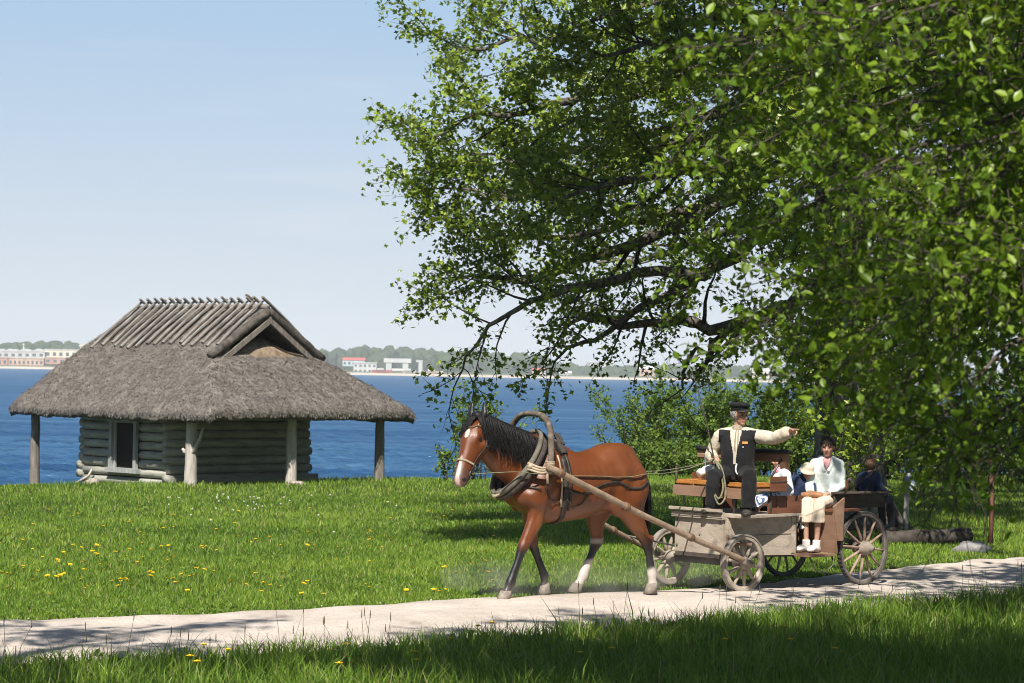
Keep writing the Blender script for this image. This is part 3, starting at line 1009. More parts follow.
mp = N.new('ShaderNodeMapping'); mp.inputs['Scale'].default_value = (60, 60, 160)
L.new(tc.outputs['Object'], mp.inputs['Vector'])
n2 = N.new('ShaderNodeTexNoise'); n2.inputs['Scale'].default_value = 2; n2.inputs['Detail'].default_value = 3
L.new(mp.outputs['Vector'], n2.inputs['Vector'])
bp = N.new('ShaderNodeBump'); bp.inputs['Strength'].default_value = .3; bp.inputs['Distance'].default_value = .01
L.new(n2.outputs['Fac'], bp.inputs['Height']); L.new(bp.outputs['Normal'], b.inputs['Normal'])

mb = MB()
# trunk: x, centre z, half width, half height
TR = [(-.76, 1.22, .05, .09), (-.73, 1.21, .13, .18), (-.66, 1.215, .215, .26), (-.54, 1.235, .28, .325), (-.38, 1.235, .30, .35), (-.18, 1.185, .29, .335),
      (.02, 1.14, .30, .35), (.22, 1.145, .30, .385), (.40, 1.17, .285, .42), (.55, 1.19, .27, .415), (.68, 1.17, .245, .36), (.79, 1.13, .20, .28), (.86, 1.10, .13, .19), (.89, 1.09, .05, .09)]
mb.tube([(x, 0, z) for x, z, _, _ in TR], [(w_, h_) for _, _, w_, h_ in TR], seg=28, up=(0, 0, 1))
# buttocks, shoulder and stifle masses on each side
for s_ in (-1, 1):
    mb.tube([(-.50, s_ * .13, 1.36), (-.585, s_ * .145, 1.25), (-.60, s_ * .15, 1.10), (-.55, s_ * .155, .96)], [.13, .16, .175, .16], seg=14)
    mb.tube([(.42, s_ * .13, 1.45), (.60, s_ * .17, 1.22), (.74, s_ * .15, 1.05), (.62, s_ * .15, .94)], [.11, .14, .135, .12], seg=14)
    mb.ball((.80, s_ * .10, 1.06), (.11, .10, .13), 12, 8)
    mb.ball((-.42, s_ * .15, 1.0), (.19, .125, .2), 14, 8)
mb.ball((.40, 0, 1.52), (.26, .07, .085), 14, 8)                       # withers
mb.ball((-.42, 0, 1.50), (.28, .19, .09), 14, 8)                        # croup
# neck
NK = [(.50, 0, 1.30, .19, .37), (.74, 0, 1.385, .16, .325), (.98, .005, 1.505, .13, .26), (1.18, .025, 1.63, .112, .21), (1.32, .045, 1.735, .10, .165), (1.39, .06, 1.79, .085, .12)]
nup = []
for i, q in enumerate(NK):
    p0, p1 = V(NK[max(i - 1, 0)][:3]), V(NK[min(i + 1, 5)][:3])
    t = (p1 - p0).normalized(); nup.append(V((-t.z, 0, t.x)))
mb.tube([q[:3] for q in NK], [(q[3], q[4]) for q in NK], seg=22, up=nup)
# head: axis from poll to muzzle, turned towards the camera side
HY = R(20)
pol = V((1.385, .06, 1.80))
hd = V((math.cos(HY), math.sin(HY), 0))
PT = R(64)
ax = hd * math.cos(PT) + V((0, 0, -math.sin(PT)))
nf = hd * math.sin(PT) + V((0, 0, math.cos(PT)))            # out of the forehead
sd = ax.cross(nf).normalized()                              # towards the horse's ... side
if sd.dot(V((0, 1, 0))) < 0: sd = -sd                       # sd = near (left) side
HL = .67


HSC = .99
def hp(t, u, w_): return pol + (ax * t + nf * u + sd * w_) * HSC     # head space -> horse space


HS = [(-.05, -.08, .07, .07), (.0, -.10, .092, .105), (.08, -.105, .108, .135), (.16, -.115, .112, .155), (.24, -.115, .104, .155), (.32, -.10, .09, .132), (.40, -.085, .078, .108),
      (.48, -.078, .07, .092), (.55, -.075, .068, .085), (.61, -.078, .068, .08), (.655, -.085, .06, .066), (.685, -.092, .038, .04)]
mb.tube([hp(t, u, 0) for t, u, _, _ in HS], [(w_ * 1.1, h_ * 1.06) for _, _, w_, h_ in HS], seg=22, up=nf)
for s_ in (-1, 1):
    mb.ball(hp(.19, -.15, s_ * .062), (.10, .10, .09), 12, 8)         # jowl
    mb.tube([hp(.10, -.01, s_ * .075), hp(.165, -.012, s_ * .092), (hp(.24, -.02, s_ * .082))], [.018, .026, .016], seg=8)   # brow bone
    mb.tube([hp(.30, -.06, s_ * .075), hp(.45, -.075, s_ * .058)], [.02, .014], seg=8)     # cheek ridge
    mb.ball(hp(.615, -.055, s_ * .05), (.03, .03, .035), 10, 6)         # nostril wing
    e0 = hp(-.02, -.045, s_ * .058); e1 = hp(-.225, .02, s_ * .082)
    mb.tube([e0, e0.lerp(e1, .45) + sd * s_ * .012, e0.lerp(e1, .8), e1], [(.038, .032), (.044, .03), (.028, .018), (.006, .006)], seg=10, up=nf)
mb.tube([hp(.55, -.15, 0), hp(.625, -.145, 0)], [.04, .032], seg=10)           # chin
# legs: joints in horse space with (fore-aft, side) half sizes
def leg(pts, rad, upv=(1, 0, 0)):
    P2, R2 = [], []
    for i in range(len(pts) - 1):
        for t in (0, .34, .67):
            P2.append(V(pts[i]).lerp(V(pts[i + 1]), t)); k = t
            R2.append(tuple(rad[i][j] * (1 - k) + rad[i + 1][j] * k for j in (0, 1)))
    P2.append(V(pts[-1])); R2.append(tuple(rad[-1]))
    mb.tube(P2, [(r[1], r[0]) for r in R2], seg=14, up=upv)


FR = [(.12, .10), (.092, .072), (.062, .052), (.066, .058), (.050, .046), (.042, .034), (.044, .035), (.054, .045), (.043, .038), (.056, .052)]
def foreleg(y, el, kn, fe, co_):
    el, kn, fe, co_ = (V((q[0], y, q[1])) for q in (el, kn, fe, co_))
    dk = (fe - kn).normalized()
    leg([el + V((.02, 0, .12)), el.lerp(kn, .35), el.lerp(kn, .86), kn, kn + dk * .07, kn.lerp(fe, .42), kn.lerp(fe, .8), fe, fe.lerp(co_, .55), co_], FR)
    mb.ball(fe - V((.03, 0, .005)), (.035, .035, .035), 8, 6)
foreleg(.155, (.60, .93), (.815, .535), (.965, .175), (1.015, .075))
foreleg(-.155, (.52, .93), (.475, .54), (.325, .205), (.315, .095))
HR = [(.24, .14), (.195, .125), (.115, .08), (.062, .05), (.076, .054), (.052, .044), (.044, .036), (.046, .037), (.055, .046), (.044, .039), (.058, .053)]
def hindleg(y, hip, sti, hock, fe, co_):
    hip, sti, hock, fe, co_ = (V((q[0], y * q[2], q[1])) for q in (hip, sti, hock, fe, co_))
    dk = (fe - hock).normalized()
    leg([hip, hip.lerp(sti, .7), sti.lerp(hock, .35), sti.lerp(hock, .82), hock, hock + dk * .09, hock.lerp(fe, .45), hock.lerp(fe, .82), fe, fe.lerp(co_, .55), co_], HR)
    mb.ball(hock + V((-.055, 0, .035)), (.035, .033, .045), 8, 6)
    mb.ball(fe - V((.03, 0, .005)), (.036, .036, .036), 8, 6)
hindleg(.15, (-.52, 1.10, 1.05), (-.54, .86, 1.1), (-.795, .535, .95), (-.875, .20, .9), (-.885, .085, .9))
hindleg(-.15, (-.50, 1.10, 1.05), (-.34, .86, 1.1), (-.345, .54, .95), (-.165, .185, .9), (-.10, .085, .9))
# dock of the tail
mb.tube([(-.68, 0, 1.42), (-.78, 0, 1.36), (-.83, 0, 1.22)], [.05, .04, .03], seg=8)

body = remeshed(mb, 'body', mh, horse, .0135, 5, .5,
                disp=lambda c: .004 * noise.noise(c * 9) + .006 * noise.noise(c * 4.0))
relax(body, lambda p: 1.0 if p[2] > 1.02 and p[0] < .95 else (.0 if p[0] > 1.2 or p[2] < .62 else max(0., min(1., (p[2] - .75) / .27)) * max(0., min(1., (1.2 - p[0]) / .25))), 55)
def anatomy():
    """muscle grooves and bulges along lines (x, z) on both flanks"""
    me = body.data; nv = len(me.vertices)
    P = np.empty(nv * 3, np.float32); Nn = np.empty(nv * 3, np.float32)
    me.vertices.foreach_get('co', P); me.vertices.foreach_get('normal', Nn)
    P = P.reshape(-1, 3); Nn = Nn.reshape(-1, 3)
    D = np.zeros(nv)
    lines = [  # points, depth (+ out), width
        ([(.40, 1.52), (.37, 1.30), (.42, 1.08), (.50, .96)], -.016, .045), ([(.62, 1.45), (.74, 1.25), (.80, 1.12)], -.010, .035),
        ([(.46, 1.50), (.56, 1.30), (.66, 1.14)], .010, .05), ([(.50, 1.12), (.62, 1.02), (.74, .98)], .012, .05),
        ([(.88, 1.30), (1.06, 1.42), (1.26, 1.58)], -.010, .035), ([(.80, 1.50), (1.0, 1.60), (1.2, 1.72)], .006, .05),
        ([(-.26, 1.34), (-.30, 1.18), (-.27, 1.02)], -.018, .075), ([(-.40, 1.30), (-.36, 1.12), (-.30, .94)], .010, .05),
        ([(-.50, 1.46), (-.585, 1.25), (-.62, 1.02), (-.66, .86)], -.010, .03), ([(-.43, 1.10), (-.50, .98), (-.58, .86)], -.007, .03),
        ([(.66, .90), (.74, .74), (.80, .60)], -.006, .02), ([(-.60, .86), (-.70, .70), (-.77, .58)], -.007, .022),
        ([(.30, .86), (.05, .82), (-.20, .90)], -.006, .03), ([(-.12, 1.44), (.12, 1.40), (.3, 1.44)], -.006, .05)]
    for k_ in range(6): lines.append(([(.26 - .085 * k_, 1.34), (.20 - .085 * k_, 1.14), (.22 - .085 * k_, .96)], -.0035, .018))
    for L_, dep, w_ in lines:
        Q = np.array([(p.x, p.z) for p in spline([(x, 0, z) for x, z in L_], 5)])
        d2 = np.full(nv, 9.0)
        for q in Q: d2 = np.minimum(d2, (P[:, 0] - q[0]) ** 2 + (P[:, 2] - q[1]) ** 2)
        D += dep * np.exp(-d2 / w_ ** 2) * np.clip(np.abs(Nn[:, 1]) * 1.4, 0, 1)
    me.vertices.foreach_set('co', (P + Nn * D[:, None]).astype(np.float32).ravel()); me.update()


anatomy()
BAY, BAYL, BLK, WHT = V((.138, .037, .0085)), V((.205, .074, .022)), V((.010, .009, .010)), V((.55, .49, .44))
PINK = V((.48, .30, .26))


def coat(c, n):
    r = c - pol
    t, u, s_ = r.dot(ax) / HSC, r.dot(nf) / HSC, r.dot(sd) / HSC
    head = t > -.22 and c.x > 1.22 and (c.z > 1.1) and abs(u) < .4 and t < .75
    col = BAY.copy()
    belly = smooth((.98 - c.z) / .2) if abs(c.x) < .7 else 0
    col = col.lerp(BAYL, .55 * belly)
    if -.75 < c.x < -.1 and c.z > 1.1: col = col.lerp(BAYL, .18)
    if head:
        if t < -.03 and u > -.12: return tuple(BLK * 1.3)                   # ears
        rim = smooth((t - .45) / .12)
        col = col.lerp(V((.075, .045, .038)), .8 * rim)                                # dark muzzle
        if u > -.06:
            d = (s_ / .024) ** 2 + ((t - .15) / .052) ** 2                   # star
            if d < 1.25: col = col.lerp(WHT, smooth((1.25 - d) / .35))
            wv = .007 + .012 * smooth((t - .40) / .18)
            if t > .37 and abs(s_ - .004) < wv + .01: col = col.lerp(WHT, smooth((wv + .01 - abs(s_ - .004)) / .012) * smooth((t - .37) / .06))
        if t > .60 and u > -.13: col = col.lerp(PINK, .7 * smooth((t - .60) / .05) * (1 if abs(s_) < .035 else .12))
        for q in (-1, 1):
            e = hp(.625, -.045, q * .062)
            d = (c - e).length
            if d < .026: col = col.lerp(BLK, smooth((.026 - d) / .008))
        return tuple(col)
    z = c.z + .03 * noise.noise(c * 11)
    front = c.x > .2
    if z < .78 and not (-.3 < c.x < .2 and z > .7):
        if front:
            col = col.lerp(BLK, smooth((.60 - z) / .14) if z < .62 else 0)
        else:
            col = col.lerp(BLK * 1.6, smooth((.62 - z) / .16) if z < .64 else 0)
            near = c.y > 0
            lim = .30 if near else .38
            zz = c.z + .05 * noise.noise(c * 9) + (.06 * (c.x + .25) if not near else 0)
            if zz < lim: col = col.lerp(WHT, smooth((lim - zz) / .05))
            if not near and .50 < c.z < .585 and c.y > -.15: col = col.lerp(WHT * .8, .7 * smooth((.035 - abs(c.z - .545)) / .02))
        dust = smooth((.22 - c.z) / .2) * .3
        col = col.lerp(V((.34, .28, .23)), dust)
    return tuple(col)


paint(body, coat)

# hooves
hoofm = pm('dusty hoof horn', (.17, .14, .12), (.33, .28, .235), scale=9, rough=.85, bump=.2, c3=(.10, .085, .07), s3=20)
for (x, y, z, tilt) in ((1.015, .155, .075, 0), (.315, -.155, .095, R(-24)), (-.885, .135, .085, R(-6)), (-.10, -.135, .085, R(8))):
    mb = MB()
    rings = []
    for q, (zz, r, fw_) in enumerate(((.022, .058, .0), (-.02, .064, .012), (-.078, .076, .034))):
        rings.append((V((fw_, 0, zz)), r))
    seg = 16
    vs = []
    for c, r in rings:
        for k_ in range(seg):
            an = 2 * math.pi * k_ / seg
            vs.append(V((c.x + r * 1.08 * math.cos(an) * (1 if math.cos(an) > 0 else .85), r * math.sin(an) * .95, c.z)))
    fs = [(i * seg + (k_ + 1) % seg, i * seg + k_, (i + 1) * seg + k_, (i + 1) * seg + (k_ + 1) % seg) for i in range(2) for k_ in range(seg)]
    fs += [tuple(range(seg)), tuple(2 * seg + k_ for k_ in range(seg - 1, -1, -1))]
    rm = Matrix.Rotation(-tilt, 3, 'Y')
    mb.add([V((x, y, z)) + rm @ v for v in vs], fs, 0, True)
    mb.build('hoof', hoofm, horse)

# eyes
eyem = pm('horse eye', (.008, .006, .005), (.02, .012, .008), scale=10, rough=.08, spec=.6)
for s_ in (-1, 1):
    mb = MB(); mb.ball(hp(.168, -.045, s_ * .106), .024, 10, 8); mb.build('eye', eyem, horse)

# mane, forelock and tail: hanging locks
hairm = pm('black horse hair', (.006, .0055, .0055), (.018, .016, .016), scale=20, rough=.55, spec=.2, stretch=(6, 6, 1))
rnd = random.Random(12)
mb = MB()


def lock(mb, pts, w0, nrm, t0=.006):
    n = len(pts)
    mb.tube(pts, [(w0 * (1.0 - .75 * (i / (n - 1)) ** 1.5), t0 * (1 - .6 * i / (n - 1))) for i in range(n)], seg=5, up=nrm, cap=False)


crest = [V((.38, 0, 1.62)), V((.58, .0, 1.675)), V((.78, .0, 1.735)), V((.98, .005, 1.80)), V((1.15, .02, 1.86)), V((1.29, .045, 1.905)), V((1.375, .06, 1.905))]


def along(P, t):
    t = t * (len(P) - 1); i = min(int(t), len(P) - 2)
    return P[i].lerp(P[i + 1], t - i)


def neck_half(x): return float(np.interp(x, [.4, .74, .98, 1.18, 1.4], [.2, .165, .132, .112, .09]))


for i in range(820):
    t = rnd.random() ** .9
    c = along(crest, t)
    side = 1 if rnd.random() < .88 else -1
    c = c + V((0, rnd.gauss(0, .012), .012 + .012 * rnd.random()))
    Lh = (.40 - .12 * abs(t - .45)) * rnd.uniform(.55, 1.15) * (.6 if t < .12 else 1)
    back = rnd.uniform(-.12, .06)
    pts = []
    nh = neck_half(c.x)
    for k_ in range(7):
        s_ = k_ / 6
        d = Lh * s_
        out = nh * (1 - math.exp(-d / .085)) + .012 + .012 * rnd.random()
        pts.append(V((c.x + back * d * 1.2 - .06 * s_ + .012 * noise.noise((i, s_ * 3, 0)), c.y + side * out, c.z - .06 + .035 * math.sin(math.pi * min(1, s_ * 3)) - d * .93)))
    lock(mb, pts, rnd.uniform(.006, .013), (0, side, .3), .003)
# standing crest so the top line is solid
mb.tube([p + V((0, 0, -.05)) for p in crest], [(.045, .05)] * 6 + [(.05, .045)], seg=8, up=(0, 0, 1))
mb.build('mane', hairm, horse)
mb = MB()
for i in range(170):
    u0 = rnd.uniform(-.06, .02); s0 = rnd.uniform(-.05, .05)
    Lh = rnd.uniform(.14, .26)
    pts = []
    for k_ in range(6):
        s_ = k_ / 5
        pts.append(hp(-.05 + Lh * s_ * .98, .015 + .02 * math.sin(math.pi * s_) + .012 * rnd.random(), s0 * .6 - .085 * s_ * (.5 + rnd.random() * .7)))
    lock(mb, pts, rnd.uniform(.005, .010), nf, .003)
mb.build('forelock', hairm, horse)
mb = MB()
for i in range(300):
    an = rnd.uniform(0, 6.28); r0 = rnd.uniform(0, .05)
    Lh = rnd.uniform(.55, .86)
    pts = []
    for k_ in range(8):
        s_ = k_ / 7
        r = r0 + .045 * math.sin(math.pi * min(1, s_ * 1.1)) * rnd.uniform(.6, 1)
        pts.append(V((-.74 - .10 * math.sin(s_ * 1.9) - .03 * s_ + r * math.cos(an), r * math.sin(an) + .0, 1.40 - .03 - Lh * s_)))
    lock(mb, pts, rnd.uniform(.006, .012), (math.cos(an), math.sin(an), 0))
mb.build('tail', hairm, horse)

# ------------------------------------------------------------------ harness (its own things, worn by the horse)
bv = BVHTree.FromPolygons([v.co for v in body.data.vertices], [list(p.vertices) for p in body.data.polygons])


def skin(x, z, side=1, off=.012, lift=0):
    """point on the horse's flank at (x, z), a little off the coat"""
    h = bv.ray_cast(V((x, side * 1.2, z)), V((0, -side, 0)))
    if h[0] is None: return V((x, 0, z)), V((0, side, 0))
    return h[0] + h[1] * off, h[1]


def nearest(p, off=.012):
    q, n, _, _ = bv.find_nearest(V(p))
    return q + n * off, n


leather = pm('black harness leather', (.018, .015, .013), (.05, .042, .036), scale=12, rough=.55, bump=.2, spec=.35)
brownl = pm('brown harness leather', (.10, .055, .03), (.20, .12, .07), scale=10, rough=.6, bump=.2)
tanl = pm('tan worn strap', (.30, .235, .16), (.46, .38, .28), scale=9, rough=.8)
olive = pm('olive webbing', (.13, .13, .075), (.24, .235, .145), scale=30, rough=.9, bump=.3)
hamew = pm('grey painted hame wood', (.085, .075, .058), (.175, .16, .13), scale=5, rough=.8, bump=.3, stretch=(3, 3, .8), c3=(.11, .095, .075), s3=14)
felt = pm('dark felt collar pad', (.035, .03, .028), (.085, .07, .06), scale=20, rough=1)
iron = pm('dull iron', (.10, .095, .09), (.22, .21, .2), scale=20, rough=.5, metal=.7)


def strap(mb, pts, w_, nrm, th=.004, mi=0):
    mb.strip(pts, w_, nrm, th, mi)


# collar
collar = empty('horse_collar', HOR, HRZ2, 'heavy padded wooden hame collar hung round the base of the horse\'s neck', 'collar')
ct, cb = V((.54, 0, 1.66)), V((1.0, 0, 1.06))
cax = (cb - ct); cc = (ct + cb) / 2; chalf = cax.length / 2; cdir = cax.normalized()
cnorm = V((0, 1, 0)).cross(cdir).normalized()               # out along the neck
if cnorm.x < 0: cnorm = -cnorm
def ring(r_side, r_long, off, n=36, a0=0, a1=2 * math.pi, pinch=.0):
    out = []
    for k_ in range(n):
        an = a0 + (a1 - a0) * k_ / (n - 1 if abs(a1 - a0 - 2 * math.pi) > 1e-3 else n)
        wd = 1 - pinch * max(0, -math.cos(an)) ** 2 - .12 * max(0, math.cos(an)) ** 3
        out.append(cc + cdir * (-math.cos(an) * -1 * r_long * -1 if False else -math.cos(an) * -r_long * -1) + V((0, 1, 0)) * (math.sin(an) * r_side * wd) + cnorm * off)
    return out
mb = MB(); mb.tube(ring(.225, chalf * .98, -.02, pinch=.2), [(.062, .048)] * 36, seg=10, up=cnorm, close=True); mb.build('collar_pad', felt, collar)
for s_ in (-1, 1):
    mb = MB()
    pts = ring(.255, chalf * 1.08, .045, n=22, a0=.10, a1=math.pi - .04, pinch=.2)
    pts = [V((p.x, p.y * s_, p.z)) for p in pts]
    mb.tube(pts, [(.021 + .009 * math.sin(math.pi * i / 21), .022 + .014 * (i / 21)) for i in range(22)], seg=10, up=cnorm); h_ = mb.build('hame', hamew, collar)
    mb = MB(); pts2 = [p + cnorm * -.055 + V((0, s_ * .0, 0)) for p in pts]
    mb.tube(pts2, [(.024, .018)] * 22, seg=8, up=cnorm); mb.build('collar_roll', brownl, collar)
    mb = MB(); mb.tube([pts[11] + V((0, s_ * .01, 0)), pts[11] + V((-.05, s_ * .04, .02))], .016, seg=8); mb.build('hame_hook', iron, h_)
mb = MB(); p0 = ring(.255, chalf * 1.08, .045, n=22, a0=.10, a1=math.pi - .04, pinch=.2)
lo = max(p0, key=lambda p: -p.z)
mb.tube([V((lo.x, -.07, lo.z + .01)), V((lo.x + .02, 0, lo.z - .02)), V((lo.x, .07, lo.z + .01))], [(.025, .012)] * 3, seg=6, up=cnorm); mb.build('hame_strap', tanl, collar)

# bow over the neck
bow = empty('shaft_bow', HOR, HRZ2, 'bent wooden shaft bow arching high over the horse\'s shoulders', 'shaft bow')
mb = MB()
BX, BW, BZ0, BZ1 = .64, .385, 1.30, 1.885
pts = []
for k_ in range(41):
    t = k_ / 40
    an = math.pi * t
    y = BW * math.cos(an); y = math.copysign(abs(y) ** .72 * BW ** .28, y) if abs(y) > 1e-6 else 0
    z = 1.52 + (BZ1 - 1.52) * math.sin(an) ** .85
    if t < .12: z = 1.52 - (.12 - t) / .12 * .24 + .0; y = BW
    if t > .88: z = 1.52 - (t - .88) / .12 * .24; y = -BW
    pts.append(V((BX + .02 - .04 * math.sin(an), y, z)))
pts = [pts[0]] + [(pts[i - 1] + pts[i] * 2 + pts[i + 1]) / 4 for i in range(1, 40)] + [pts[40]]
bwm = pm('bent bow wood', (.07, .055, .042), (.185, .15, .115), scale=4, rough=.7, bump=.4, bscale=25, c3=(.30, .26, .22), s3=14)
mb.tube(pts, [(.030, .030 + .010 * math.sin(math.pi * i / 40)) for i in range(41)], seg=12, up=(1, 0, 0)); mb.build('bow_wood', bwm, bow)
for s_ in (-1, 1):
    mb = MB()
    for q in range(5): mb.tube([V((BX + .02 + .045 * math.cos(a_), s_ * BW + .045 * math.sin(a_), 1.345 + q * .014)) for a_ in np.linspace(0, 6.28, 13)], .008, seg=5)
    mb.build('rope_binding', tanl, bow)

# saddle pad, girth
sad = empty('harness_saddle', HOR, HRZ2, 'small dark harness saddle with girth straps on the horse\'s back', 'saddle')
mb = MB()
pts, nn = [], []
for t in np.linspace(-1, 1, 17):
    q, n_ = nearest(V((.34, t * .22, 1.62 - .12 * abs(t) ** 1.5)), .02); pts.append(q); nn.append(n_)
mb.tube(pts, [(.06 - .02 * abs(t), .014) for t in np.linspace(-1, 1, 17)], seg=8, up=nn); mb.build('saddle_pad', felt, sad)
mb = MB()
for dx in (0, .05):
    pts = [nearest((.28 + dx - .02 * i, y_, 1.58))[0] + V((0, 0, .02)) for i, y_ in ((0, -.12), (0, 0), (0, .12))]
    mb.tube([pts[0], pts[1] + V((0, 0, .06)), pts[2]], .018, seg=7)
mb.build('saddle_arch', felt, sad)
mb = MB()
pts, nn = [], []
for z in np.linspace(1.45, .92, 10): q, n_ = skin(.37, z, 1); pts.append(q); nn.append(n_)
for y in (.16, .08, 0, -.08, -.16):
    h = bv.ray_cast(V((.34, y, .3)), V((0, 0, 1))); 
    if h[0] is not None and h[0].z > .7: pts.append(h[0] + h[1] * .012); nn.append(h[1])
for z in np.linspace(.92, 1.45, 10): q, n_ = skin(.37, z, -1); pts.append(q); nn.append(n_)
mb.tube(pts, [(.032, .006)] * len(pts), seg=6, up=nn)
mb.build('girth', leather, sad)
mb = MB()
for s_ in (-1, 1):
    pts, nn = [], []
    for t in np.linspace(0, 1, 9):
        q, n_ = skin(.33 - .02 * t, 1.52 - .62 * t, s_); pts.append(q); nn.append(n_)
    strap(mb, pts, .016, nn)
mb.build('side_strap', leather, sad)
mb = MB()
for s_ in (-1, 1):
    pts, nn = [], []
    for t in np.linspace(0, 1, 8):
        q, n_ = skin(.47 - .06 * t, 1.46 - .52 * t, s_, .016); pts.append(q); nn.append(n_)
    strap(mb, pts, .013, nn)
mb.build('back_band', tanl, sad)

# breeching
br = empty('breeching_strap', HOR, HRZ2, 'thin black breeching straps running round the horse\'s hindquarters', 'harness')
mb = MB()
for s_ in (-1, 1):
    pts, nn = [], []
    for q_ in spline([(.36, 0, 1.12), (.22, 0, 1.07), (.05, 0, 1.11), (-.12, 0, 1.17), (-.3, 0, 1.18), (-.46, 0, 1.12), (-.58, 0, 1.13), (-.68, 0, 1.20)], 5):
        q, n_ = skin(q_.x, q_.z, s_); pts.append(q); nn.append(n_)
    strap(mb, pts, .014, nn)
mb.build('side_strap', leather, br)
mb = MB()
pts, nn = [], []
for an in np.linspace(-1.35, 1.35, 13):
    q, n_ = nearest((-.55 - .45 * math.cos(an), .5 * math.sin(an), 1.19), .012); pts.append(q); nn.append(n_)
strap(mb, pts, .016, nn); mb.build('rump_band', leather, br)
mb = MB()
for s_ in (-1, 1):
    for seq in (((.36, 1.10), (.44, .98), (.56, 1.02), (.66, 1.16)), ((.36, 1.02), (.26, .92), (.16, .98), (.10, 1.10)), ((.70, 1.12), (.80, 1.14), (.86, 1.12))):
        pts, nn = [], []
        for i in range(len(seq) - 1):
            for t in (0, .5):
                x = seq[i][0] * (1 - t) + seq[i + 1][0] * t; z = seq[i][1] * (1 - t) + seq[i + 1][1] * t
                q, n_ = skin(x, z, s_, .014); pts.append(q); nn.append(n_)
        q, n_ = skin(*seq[-1], s_, .014); pts.append(q); nn.append(n_)
        strap(mb, pts, .009, nn)
mb.build('hanging_strap', leather, br)

# bridle
brd = empty('bridle', HOR, HRZ2, 'dark leather bridle buckled on the horse\'s head', 'bridle')


def band(seq, off=.008, close=False):
    pts, nn = [], []
    for p in seq:
        q, n_ = nearest(p, off); pts.append(q); nn.append(n_)
    return pts, nn


mb = MB()
pts, nn = band([hp(.44, -.085 + .16 * math.cos(a_), .13 * math.sin(a_)) for a_ in np.linspace(0, 2 * math.pi, 25)[:-1]])
mb.tube(pts, [(.012, .004)] * 24, seg=6, up=nn, close=True); mb.build('noseband', tanl, brd)
mb = MB()
for s_ in (-1, 1):
    pts, nn = band([hp(t, -.10 - .02 * t, s_ * .2) for t in np.linspace(-.0, .55, 12)]); strap(mb, pts, .011, nn)
mb.build('cheek_strap', leather, brd)
mb = MB()
pts, nn = band([hp(.045, -.09 + .2 * math.cos(a_), .2 * math.sin(a_)) for a_ in np.linspace(-1.5, 1.5, 13)]); strap(mb, pts, .010, nn); mb.build('browband', brownl, brd)
mb = MB()
pts, nn = band([hp(.20 * abs(math.sin(a_)) + .02, -.10 - .25 * math.cos(a_) if False else -.12 - .16 * math.cos(a_), .2 * math.sin(a_)) for a_ in np.linspace(-1.6, 1.6, 13)]); strap(mb, pts, .009, nn); mb.build('throat_lash', leather, brd)
for s_ in (-1, 1):
    mb = MB(); c = hp(.53, -.115, s_ * .078)
    mb.tube([c + ax * .03 * math.cos(a_) + nf * .03 * math.sin(a_) for a_ in np.linspace(0, 2 * math.pi, 15)[:-1]], .006, seg=6, close=True); mb.build('bit_ring', iron, brd)
# ================================================================== the wagon
WA = R(41)
wf = V((-math.cos(WA), -math.sin(WA), 0)); wl = V((math.sin(WA), -math.cos(WA), 0))
pr = on_ground(862, 586.5)
WO = pr - wl * .60; WO.z = .02
WRZ = math.atan2(wf.y, wf.x)
wagon = empty('horse_wagon', WO, WRZ, 'old open wooden passenger wagon with a high driver\'s bench on spoked wheels', 'wagon')
WM = Matrix.Translation(WO) @ Matrix.Rotation(WRZ, 4, 'Z')
WMI = WM.inverted()


def W(x, y, z): return WM @ V((x, y, z))


greyp = pm('worn grey painted board', (.36, .295, .23), (.47, .40, .325), scale=2.5, rough=.85, bump=.25, bscale=30, stretch=(1, 1, 1.6), c3=(.19, .155, .12), s3=9)
brownp = pm('brown painted board', (.135, .052, .028), (.19, .08, .045), scale=3, rough=.55, bump=.15, bscale=30, stretch=(.6, .6, 3), c3=(.13, .055, .035), s3=9)
tanp = pm('tan pink board', (.22, .125, .08), (.30, .185, .125), scale=3, rough=.75, bump=.15, stretch=(.6, .6, 3))
woodw = pm('bare grey wheel wood', (.32, .265, .205), (.47, .40, .325), scale=6, rough=.85, bump=.3, c3=(.17, .14, .115), s3=14)
woodd = pm('brown shaft pole', (.20, .14, .095), (.31, .23, .165), scale=4, rough=.75, bump=.25, stretch=(3, 3, 3), c3=(.16, .115, .08), s3=12)
darkw = pm('dark brown old board', (.05, .038, .03), (.10, .08, .064), scale=4, rough=.85, bump=.2, stretch=(.7, .7, 2))
tyre_m = pm('rubber tyre', (.05, .047, .045), (.12, .11, .10), scale=12, rough=.85)
dirt_iron = pm('dusty iron tyre', (.19, .165, .14), (.32, .28, .24), scale=12, rough=.8)
orange = pm('orange seat cushion', (.34, .135, .03), (.46, .20, .05), scale=10, rough=.85, bump=.3, bscale=60)
blackl = pm('black padded leather', (.012, .011, .011), (.03, .028, .027), scale=10, rough=.5, bump=.15)
hubm = pm('greasy hub', (.20, .165, .13), (.34, .29, .24), scale=10, rough=.7, c3=(.06, .05, .04), s3=20)


